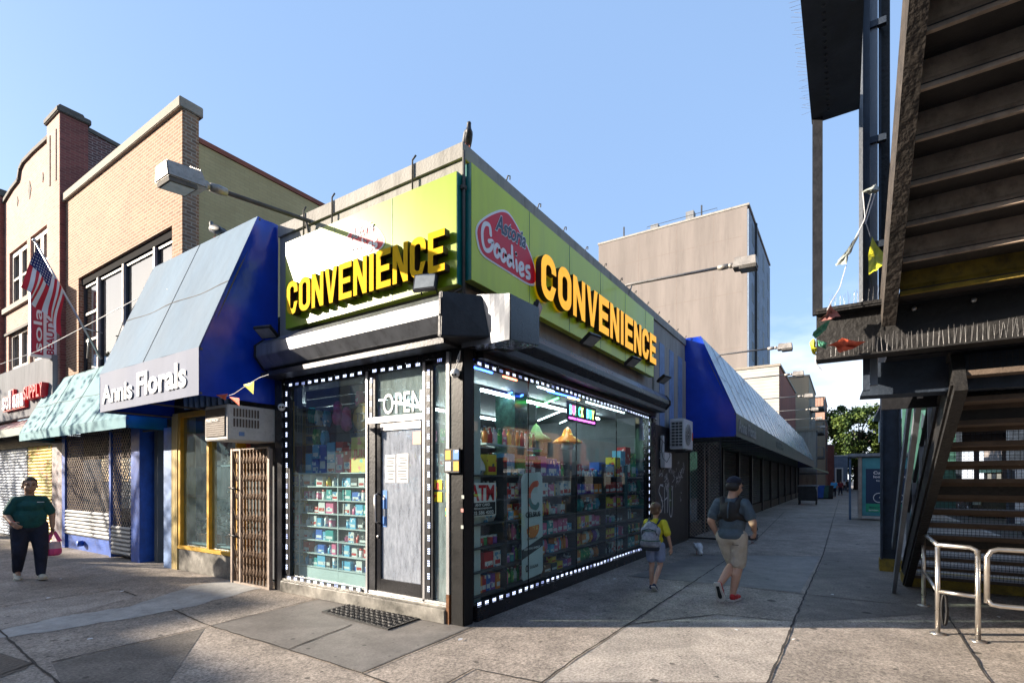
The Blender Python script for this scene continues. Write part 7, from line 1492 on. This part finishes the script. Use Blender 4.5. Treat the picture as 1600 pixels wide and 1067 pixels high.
def product(kind, col, p, w_, d, h, label, group, axis='y'):
    """axis 'y': front faces -Y, 'x': front faces -X"""
    p = V(p)
    key = (kind, col, round(w_/.03), round(d/.05), round(h/.03), axis); w_, d, h = max(.03, key[2]*.03), max(.05, key[3]*.05), max(.03, key[4]*.03)
    if key not in MESH:
        b = MB(); a_, c_ = (w_/2, d/2) if axis == 'y' else (d/2, w_/2)
        if kind == 'carton':
            b.box(-a_, a_, -c_, c_, 0, h); b.mi = 1
            if axis == 'y': b.box(-a_*.8, a_*.8, -c_-.002, -c_-.0005, h*.15, h*.42)
            else: b.box(-a_-.002, -a_-.0005, -c_*.8, c_*.8, h*.15, h*.42)
        elif kind == 'bottle': r_ = min(a_, c_, .04); b.lathe([(r_*.9, 0), (r_, .01), (r_, h*.62), (r_*.42, h*.78), (r_*.38, h*.92)], n=10); b.mi = 1; b.lathe([(r_*.5, h*.921), (r_*.5, h)], n=8)
        elif kind == 'jar': r_ = min(a_, c_*1.2, .05); b.lathe([(r_*.95, 0), (r_, .01), (r_, h*.8)], n=12); b.mi = 1; b.lathe([(r_*.95, h*.801), (r_*.95, h)], n=12)
        else: b.loft([[V((x*a_*1.0, y*c_*.15, 0)) for x, y in ((-1,-1),(1,-1),(1,1),(-1,1))], [V((x*a_*.95, y*c_*.7, h*.35)) for x, y in ((-1,-1),(1,-1),(1,1),(-1,1))], [V((x*a_*.95, y*c_*.55, h*.7)) for x, y in ((-1,-1),(1,-1),(1,1),(-1,1))], [V((x*a_, y*c_*.1, h)) for x, y in ((-1,-1),(1,-1),(1,1),(-1,1))]])
        o = b.build(kind, ['pk_'+col, 'pk_white' if col not in ('white', 'yellow') else 'pk_red'], None, loc=(0,0,0)); MESH[key] = o.data; bpy.data.objects.remove(o)
    o = bpy.data.objects.new({'bag': 'snack_bag'}.get(kind, kind), MESH[key]); COL.objects.link(o); o.location = p; return tag(o, label, {'bag': 'snack bag'}.get(kind, kind), group)
rp = random.Random(77)
# side street display: bays between uprights, open dark shelves
sd_ = thing('display_shelving', 'dark display shelving full of goods behind the side street window', 'shelving', (3.4, .3, 0))
bays = [(.20, 1.03), (1.05, 1.95), (1.97, 3.2), (3.22, 4.45), (4.47, 5.63), (5.65, 6.62)]; lv = [.24, .54, .84, 1.14, 1.44, 1.76]
for (a, c) in bays:
    for z in lv: MB().box(a, c, .08, .44, z-.022, z).build('shelf', 'shelf_dark', sd_)
b = [MB().box(c+.002, c+.018, .06, .46, .04, 2.0).build('upright', 'shelf_dark', sd_) for a, c in bays]
MB().box(.2, 6.62, .447, .455, .04, 1.74).build('back_panel', 'room_grey', sd_); 
tops = {0: ['white','red','orange','brown'], 1: ['orange','yellow','red','blue'], 2: ['green','teal','white','light blue'], 3: ['blue','purple','orange','green'], 4: ['blue','black','yellow','light blue'], 5: ['green','teal','red','yellow']}
cnt = 0
for bi, (a, c) in enumerate(bays):
    for li, z in enumerate(lv):
        x = a+.02; n = 0; theme = [rp.choice(list(PAL)) for _ in range(3)]; kind = rp.choice(['carton', 'carton', 'carton', 'bottle', 'jar', 'bag', 'carton']); w0 = {'carton': rp.uniform(.08, .2), 'bottle': .07, 'jar': .09, 'bag': .15}[kind]; h0 = {'carton': rp.uniform(.1, .23), 'bottle': .22, 'jar': .13, 'bag': .2}[kind]
        if bi >= 4: w0 *= 1.25
        while x < c-.05:
            if rp.random() < .22: kind = rp.choice(['carton', 'carton', 'bag', 'jar', 'bottle']); w0 = {'carton': rp.uniform(.09, .24), 'bottle': .07, 'jar': .09, 'bag': .16}[kind]; h0 = {'carton': rp.uniform(.1, .24), 'bottle': .22, 'jar': .13, 'bag': .2}[kind]
            w_ = min(w0*rp.uniform(.9, 1.12), c-x-.01)
            if w_ < .05: break
            col = rp.choice(theme+([rp.choice(list(PAL))] if rp.random() < .4 else [])); 
            if bi == 0 and li == 0: col = ['red', 'light blue', 'yellow', 'orange', 'red', 'blue', 'purple', 'orange', 'pink', 'green'][n % 10]; w_, h0, kind = .09, .21, 'carton'
            n += 1
            product(kind, col, (x+w_/2, .12+rp.uniform(.0, .03)+.09, z+.001), w_*.96, .16, h0*rp.uniform(.92, 1.05), f'{col} {"snack bag" if kind == "bag" else kind}, {ordn[min(n, 12)-1]} from the corner, {ordn[li]} shelf up, {ordn[bi]} side bay', 'goods in the side street window'); 
            if kind == 'carton' and h0 < .15 and rp.random() < .6 and n < 12: c2 = rp.choice(theme); product('carton', c2, (x+w_/2+rp.uniform(-.02, .02), .22, z+.003+max(.03, round(h0*1.05/.03)*.03)), w_*.85, .12, .10, f'{c2} carton laid on another, {ordn[n-1]} spot from the corner, {ordn[li]} shelf up, {ordn[bi]} bay', 'goods in the side street window')
            x += w_+.008; cnt += 1
            if n >= 12: break
# a higher back row of goods standing further inside
b_ = thing('back_shelving', 'tall shelving deep inside the shop seen over the window goods', 'shelving', (3.4, 3.2, 0))
for z in (1.5, 1.95, 2.4): MB().box(.6, 6.8, 2.6, 3.0, z-.03, z).build('shelf', 'shelf_dark', b_)
MB().box(.6, 6.8, 3.003, 3.03, .05, 2.8).build('back_panel', 'room_grey', b_)
for k, x in enumerate((.6, 2.6, 4.7, 6.78)): MB().box(x-.02, x, 2.6, 3.0, .05, 2.78).build('upright', 'shelf_dark', b_)
for li, z in enumerate((1.5, 1.95, 2.4)):
    x = .7; n = 0
    while x < 6.5 and n < 12: w_ = rp.uniform(.38, .5); col = rp.choice(list(PAL)); n += 1; product('carton', col, (x+w_/2, 2.75, z+.001), w_*.92, .25, rp.uniform(.2, .36), f'large {col} carton, {ordn[n-1]} from the corner, {ordn[li]} row of the deep shelving', 'large cartons deep inside the shop'); x += w_+.03
# tall goods on top of the window shelving
for i, (x, w_, h_, col, k) in enumerate(((.35,.20,.26,'pink','bag'),(.58,.20,.24,'white','bag'),(.82,.2,.28,'yellow','carton'),(2.15,.3,.30,'purple','carton'),(2.5,.3,.28,'blue','carton'),(4.9,.35,.22,'white','carton'),(5.3,.3,.40,'yellow','carton'),(5.62,.25,.55,'light blue','carton'),(5.9,.3,.62,'red','carton'),(6.25,.3,.5,'green','carton'),(1.25,.24,.3,'light blue','carton'),(1.55,.24,.24,'green','carton'),(4.5,.3,.26,'blue','carton'),(3.4,.35,.2,'red','carton'))):
    product(k, col, (x, .25, 1.762), w_, .2, h_, f'tall {col} {"snack bag" if k == "bag" else "carton"}, {ordn[i] if i < 12 else ["thirteenth", "fourteenth"][i-12]} of the tall goods over the side window', 'tall goods on top of the shelving')
# second-tier small shelf near the first pane with bottles
tier = thing('bottle_shelf', 'narrow shelf of coloured bottles high in the first side pane', 'shelf', (1.3, .3, 2.2)); MB().box(.9, 2.45, .3, .5, 2.18, 2.2).build('shelf_board', 'shelf_white', tier)
for i in range(12): product('bottle', ['orange','red','white','green','pink','yellow','black','orange','red','white','green','brown'][i], (1.0+i*.12, .4, 2.201), .08, .08, .24, f'{["orange","red","white","green","pink","yellow","black","orange","red","white","green","brown"][i]} bottle, {ordn[i]} from the corner on the high bottle shelf', 'bottles on the high shelf')
# neon tubes on the shop ceiling
TC = {'blue': (.03,.10,1), 'red': (1,.12,.05), 'green': (.08,1,.15), 'white': (.8,.95,1), 'orange': (1,.45,.12)}
for k, c in TC.items(): E('tube_'+k, c, 7 if k in ('white', 'green') else 9)
E('tube_fill', (.85,.95,1), 36)
for i, (col, pa, pb2, lb) in enumerate((('blue',(741,573),(781,581),'nearest the corner, along the first pane'),('red',(786,588),(817,593),'after the corner one, along the first pane'),('blue',(786,634),(817,617),'slanting inwards behind the first pane'),('blue',(788,619),(800,613),'short one above the slanting blue tube'),('white',(841,604),(872,611),'just past the first glass joint'),('blue',(856,611),(905,623),'long one over the second pane'),('green',(839,635),(872,622),'slanting across the second pane'),('green',(806,649),(817,643),'short one low behind the first pane'),('white',(841,657),(880,641),'slanting below the green tube'),('white',(875,661),(895,652),'short one left of the colour letter sign'),('orange',(888,621),(905,625),'short one high over the second joint'),('white',(916,628),(975,645),'long one over the third pane'))):
    A, B_ = at_z(*pa, 3.13), at_z(*pb2, 3.13); A.y = max(A.y, .2); B_.y = max(B_.y, .2); A.x = min(max(A.x, .3), 6.9); B_.x = min(max(B_.x, .3), 6.9); A.y = min(A.y, 7.8); B_.y = min(B_.y, 7.8)
    r = thing('light_tube', f'glowing {col} ceiling tube, {lb}', 'light tube', A, 'coloured light tubes on the shop ceiling'); MB().tube([A, B_], .012, 8).build('tube', 'tube_'+col, r); MB().bar(A+Z*.025, B_+Z*.025, .05, .02).build('batten', 'shelf_dark', r)
# plain white tubes added further in to brighten the shop interior
for i in range(3):
    y = 1.0+i*2.1; r = thing('light_tube', f'added white fill tube under the shop ceiling, {ordn[i]} in from the side window', 'light tube', (3.5, y, 3.1), 'coloured light tubes on the shop ceiling'); MB().tube([(1.2, y, 3.1), (6.3, y, 3.1)], .02, 8).build('tube', 'tube_fill', r); MB().box(1.2, 6.3, y-.03, y+.03, 3.125, 3.165).build('batten', 'shelf_dark', r)
# letter sign
q = thing('led_letter_sign', 'black hanging sign with coloured glowing letters above a magenta line', 'sign', (3.75, .25, 2.72)); MB().box(3.18, 4.36, .22, .25, 2.72, 3.06).build('sign_board', 'rubber', q)
for k, c in {'c1': (.15,.5,1), 'c2': (1,.15,.4), 'c3': (.1,1,.6), 'c4': (.9,1,.2)}.items(): E('neon_'+k, c, 3)
for i, ch in enumerate('BUICK BUY'):
    if ch != ' ': MB().text(ch, (3.24+i*.117, .216, 2.83), X, Z, .035 if ch == 'I' else .09, .17, .003, .02).build('glowing_letter', 'neon_'+('c1','c2','c3','c3','c4','','c1','c3','c4')[i], q)
E('neon_magenta', (1,.1,.9), 3); MB().box(3.22, 4.30, .212, .219, 2.755, 2.785).build('magenta_line', 'neon_magenta', q)
# cash machine notice
q = thing('cash_notice', 'white and red cash machine notice in the first side pane', 'sign', (.5, .03, 1.22)); p0 = at_y(736, 806, .03); p1_ = at_y(775, 757, .03)
xa, xb_, za, zb = .18, p1_.x, 1.24, 1.66; MB().box(xa, xb_, .03, .036, za, zb).build('notice_board', 'white_clean', q); MB().box(xa, xb_-.02, .026, .0295, za+.015, za+.175).build('black_band', 'rubber', q)
MB().text('ATM', (xa+.005, .028, za+.195), X, Z, xb_-xa-.05, .20, .002, .03).build('notice_lettering', 'sign_red', q)
for t_, zz, hh_, ww in (('ANY CARD', .128, .035, .62), ('www.netmovecorp.com', .085, .03, .8), ('702 586 4202', .025, .045, .95)): MB().text(t_, (xa+.01+(1-ww)*.25, .0245, za+zz), X, Z, (xb_-xa-.06)*ww, hh_, .001, .02).build('notice_lettering', 'white_clean', q)
# drink banner shaped like a can
q = thing('can_banner', 'tall white can shaped drink banner leaning behind the side window', 'banner', (1.7, .05, .28)); M('can_white', (.62,.72,.72), .4, 0, .06, 2, 0)
def tilt(u, v): return V((1.39+u*.60+.02*(1-v), .05, .28+v*1.52+.04*(u-.5)))
def bq(pts, d, mt, nm, par): b = MB(); P3 = [tilt(u, v)-Y*d for u, v in pts]; n = len(P3); b.add(P3+[p+Y*.003 for p in P3], [tuple(range(n)), tuple(range(2*n-1, n-1, -1))]+[(i, i+n, (i+1) % n+n, (i+1) % n) for i in range(n)]); return b.build(nm, mt, par)
cp = bq([(.06,.0),(.94,.0),(1,.03),(1,.95),(.9,1),(.1,1),(0,.95),(0,.03)], 0, 'can_white', 'can_shape', q)
bq([(.0,.20),(1,.27),(1,.36),(.0,.29)], .004, 'room_dark', 'dark_band', cp)
def btext(s, u, v, w_, h_, mt, bold=.01): o_ = tilt(u, v)-Y*.006; return MB().text(s, o_, X, Z, w_*.6, h_*1.52, .002, bold).build('banner_lettering', mt, cp)
btext('CELSIUS', .17, .585, .70, .05, 'rubber', .03); btext('SPARKLING', .22, .34+.03, .5, .018, 'room_grey'); btext('ESSENTIAL ENERGY', .1, .28, .75, .02, 'white_clean'); btext('0', .15, .07, .12, .07, 'rubber', .02); btext('SUGAR', .35, .09, .4, .03, 'room_grey')
b = MB(); k_[0] = 0
ribbon(b, tilt(0, 0)-Y*.006, X, Z, [(.42,1.38),(.30,1.36),(.20,1.26),(.20,1.12),(.28,1.05)], .09, .001); b.build('logo_arc', 'pen_orange', cp)
b = MB(); ribbon(b, tilt(0, 0)-Y*.0075, X, Z, [(.20,1.14),(.26,1.06),(.38,1.03),(.44,1.07)], .08, .001); b.build('logo_arc', 'teal', cp)
bq([(.30,.49)]+[(.52+.30*cos(t), .47+.10*sin(t)) for t in [pi+i*pi/8 for i in range(9)]]+[(.8,.49)], .005, 'pk_orange', 'orange_slice', cp)
# hanging cone shades
for i, (x, y, z, mt, lb) in enumerate(((3.6, 1.1, 2.42, 'leafy', 'green cone shaped lantern hanging inside below the letter sign'), (4.7, 1.0, 2.45, 'pk_orange', 'orange cone shaped lantern hanging inside right of the letter sign'))):
    r = thing('cone_lantern', lb, 'lantern', (x, y, z), 'cone lanterns inside'); MB().lathe([(.30, 0), (.30, .03), (.12, .15), (.07, .27), (.01, .33)], (x, y, z), 16).build('shade', mt, r); MB().tube([(x, y, z+.3), (x, y, 3.17)], .005, 4).build('cord', 'room_dark', r); MB().lathe([(.12, 0), (.14, -.12), (.001, -.14)], (x, y, z), 12).build('globe', 'shelf_white', r)
# ------------------------------------------------------------------ avenue window
wsd = thing('display_shelving', 'pale glass display shelving full of small boxes in the avenue window', 'shelving', (.3, 2.4, 0)); lv2 = [.40, .60, .80, 1.0, 1.2, 1.4, 1.6]
MB().box(.46, .47, 1.64, 3.56, .2, 1.78).build('back_panel', 'shelf_white', wsd); MB().box(.10, .12, 1.64, 3.28, .21, .375).build('front_panel', 'shelf_white', wsd)
for y in (1.62, 2.36, 3.27, 3.56): MB().box(.098, .112, y, y+.014, .2, 1.78).build('upright', 'shelf_white', wsd)
for z in lv2+[1.80]:
    for a, c in ((1.636, 2.358), (2.376, 3.268), (3.286, 3.558)): MB().box(.10, .455, a, c, z-.014, z).build('shelf', 'shelf_white', wsd)
rq = random.Random(31)
for bi, (a, c) in enumerate(((2.38, 3.26), (1.64, 2.35), (3.29, 3.555))):
    for li, z in enumerate(lv2):
        y = c-.02; n = 0
        while y > a+.05 and n < 11:
            w_ = rq.uniform(.08, .18); col = rq.choice(['white', 'light blue', 'teal', 'white', 'pink', 'black', 'red', 'blue', 'yellow', 'white', 'light blue']); n += 1; kind = rq.choice(['carton']*5+['jar', 'bottle'])
            if y-w_ < a+.01: break
            product(kind, col, (.19+rq.uniform(0, .03), y-w_/2, z+.001), w_*.98, .12, rq.uniform(.10, .175), f'{col} {kind}, {ordn[n-1]} from the left, {ordn[li]} shelf up, {["middle", "right", "left"][bi]} bay of the avenue window', 'goods in the avenue window', 'x'); y -= w_+rq.uniform(.004, .02)
# goods on the top shelf and hanging above
for i, (y, z, w_, h_, col) in enumerate(((3.15,1.801,.16,.30,'light blue'),(2.98,1.801,.16,.2,'blue'),(2.98,2.02,.16,.22,'light blue'),(2.81,1.801,.16,.42,'blue'),(2.62,1.801,.18,.14,'white'),(2.62,1.95,.18,.3,'light blue'),(2.43,1.801,.16,.28,'pink'),(2.26,1.801,.14,.36,'red'),(2.43,2.1,.16,.16,'red'))):
    product('carton', col, (.25, y, z), w_, .15, h_, f'{col} box in the stack on the top avenue shelf, {ordn[i]} from the left', 'stacked boxes on the top avenue shelf', 'x')
q = thing('candy_poster', 'bright multicoloured sweets poster box standing on the top avenue shelf', 'poster', (.2, 1.85, 1.8)); PACK('candy', (.75,.6,.15), (.85,.3,.2), (.2,.6,.5)); MB().box(.15, .22, 1.63, 2.14, 1.802, 2.30).build('poster_box', 'candy', q, bevel=.004)
MB().text('JUICY', (.146, 2.09, 1.98), -Y, Z, .40, .15, .004, .03).build('lettering', 'pen_orange', q)
b = MB(); b.box(.40, .44, 1.6, 3.3, 1.83, 3.1)
sw = thing('slat_wall', 'dark slatted wall behind the hanging goods in the avenue window', 'wall panel', (.45, 2.4, 1.83))
for k in range(9): MB().box(.42, .45, 1.6, 3.56, 1.84+k*.145, 1.965+k*.145).build('slat', 'room_grey', sw)
M('glove_pink', (.45,.10,.26), .4, 0, .2, 14, .1)
for i, (y, z, lb) in enumerate(((2.62, 2.55, 'pink padded glove hanging high in the avenue window, left of the pair'), (2.42, 2.45, 'pink padded glove hanging high in the avenue window, right of the pair'))):
    r = thing('boxing_glove', lb, 'boxing glove', (.3, y, z), 'hanging padded gloves'); b = MB(); b.ell((.3, y, z+.08), (.085, .09, .12)); cap(b, (.3, y-.05, z+.16), (.28, y-.09, z+.05), .045, .035); cap(b, (.3, y, z+.16), (.3, y, z+.27), .07, .062); remesh(b, .01, 3).build('glove', 'glove_pink', r); MB().lathe([(.066, 0), (.066, .03)], (.3, y, z+.24), 14).build('cuff_band', 'bag_pink', r)
for i, (y, z, col) in enumerate(((3.32, 2.6, 'teal'), (3.15, 2.55, 'white'), (2.95, 2.52, 'light blue'), (3.2, 2.25, 'green'), (3.0, 2.22, 'light blue'), (2.2, 2.75, 'pink'), (2.1, 2.45, 'black'), (1.9, 2.75, 'blue'), (1.75, 2.5, 'purple'))): product('bag', col, (.36, y, z), .14, .08, .24, f'{col} hanging snack bag, {ordn[i]} from the left on the slatted wall', 'hanging packets on the slatted wall', 'x')
q = thing('round_sign', 'round amber and black badge behind the avenue pane above the sweets poster', 'sign', (.06, 1.75, 2.35)); MB().lathe([(.001, 0), (.20, 0), (.20, .012), (.001, .012)], (.05, 1.80, 2.55), 28, Matrix.Rotation(-pi/2, 3, 'Y')).build('disc', M('amber_disc', (.40,.25,.07), .5), q); MB().tube([(.034, 1.80+.18*cos(t*pi/14), 2.55+.18*sin(t*pi/14)) for t in range(29)], .012, 6, False).build('rim', 'rubber', q); MB().text('TD', (.030, 1.90, 2.49), -Y, Z, .2, .13, .003, .02).build('lettering', 'rubber', q)
# reflections need nothing more: pale counter and shelving behind the narrow pane
q = thing('tall_cabinet', 'pale tall cabinet standing behind the narrow pane near the corner', 'cabinet', (.4, .3, 0)); MB().box(.28, .55, .14, .50, .05, 2.9).build('cabinet_body', 'shelf_white', q); b = [MB().box(.272, .279, .15, .49, .3+k*.42, .31+k*.42).build('door_gap', 'room_grey', q) for k in range(6)]
print('goods', cnt)
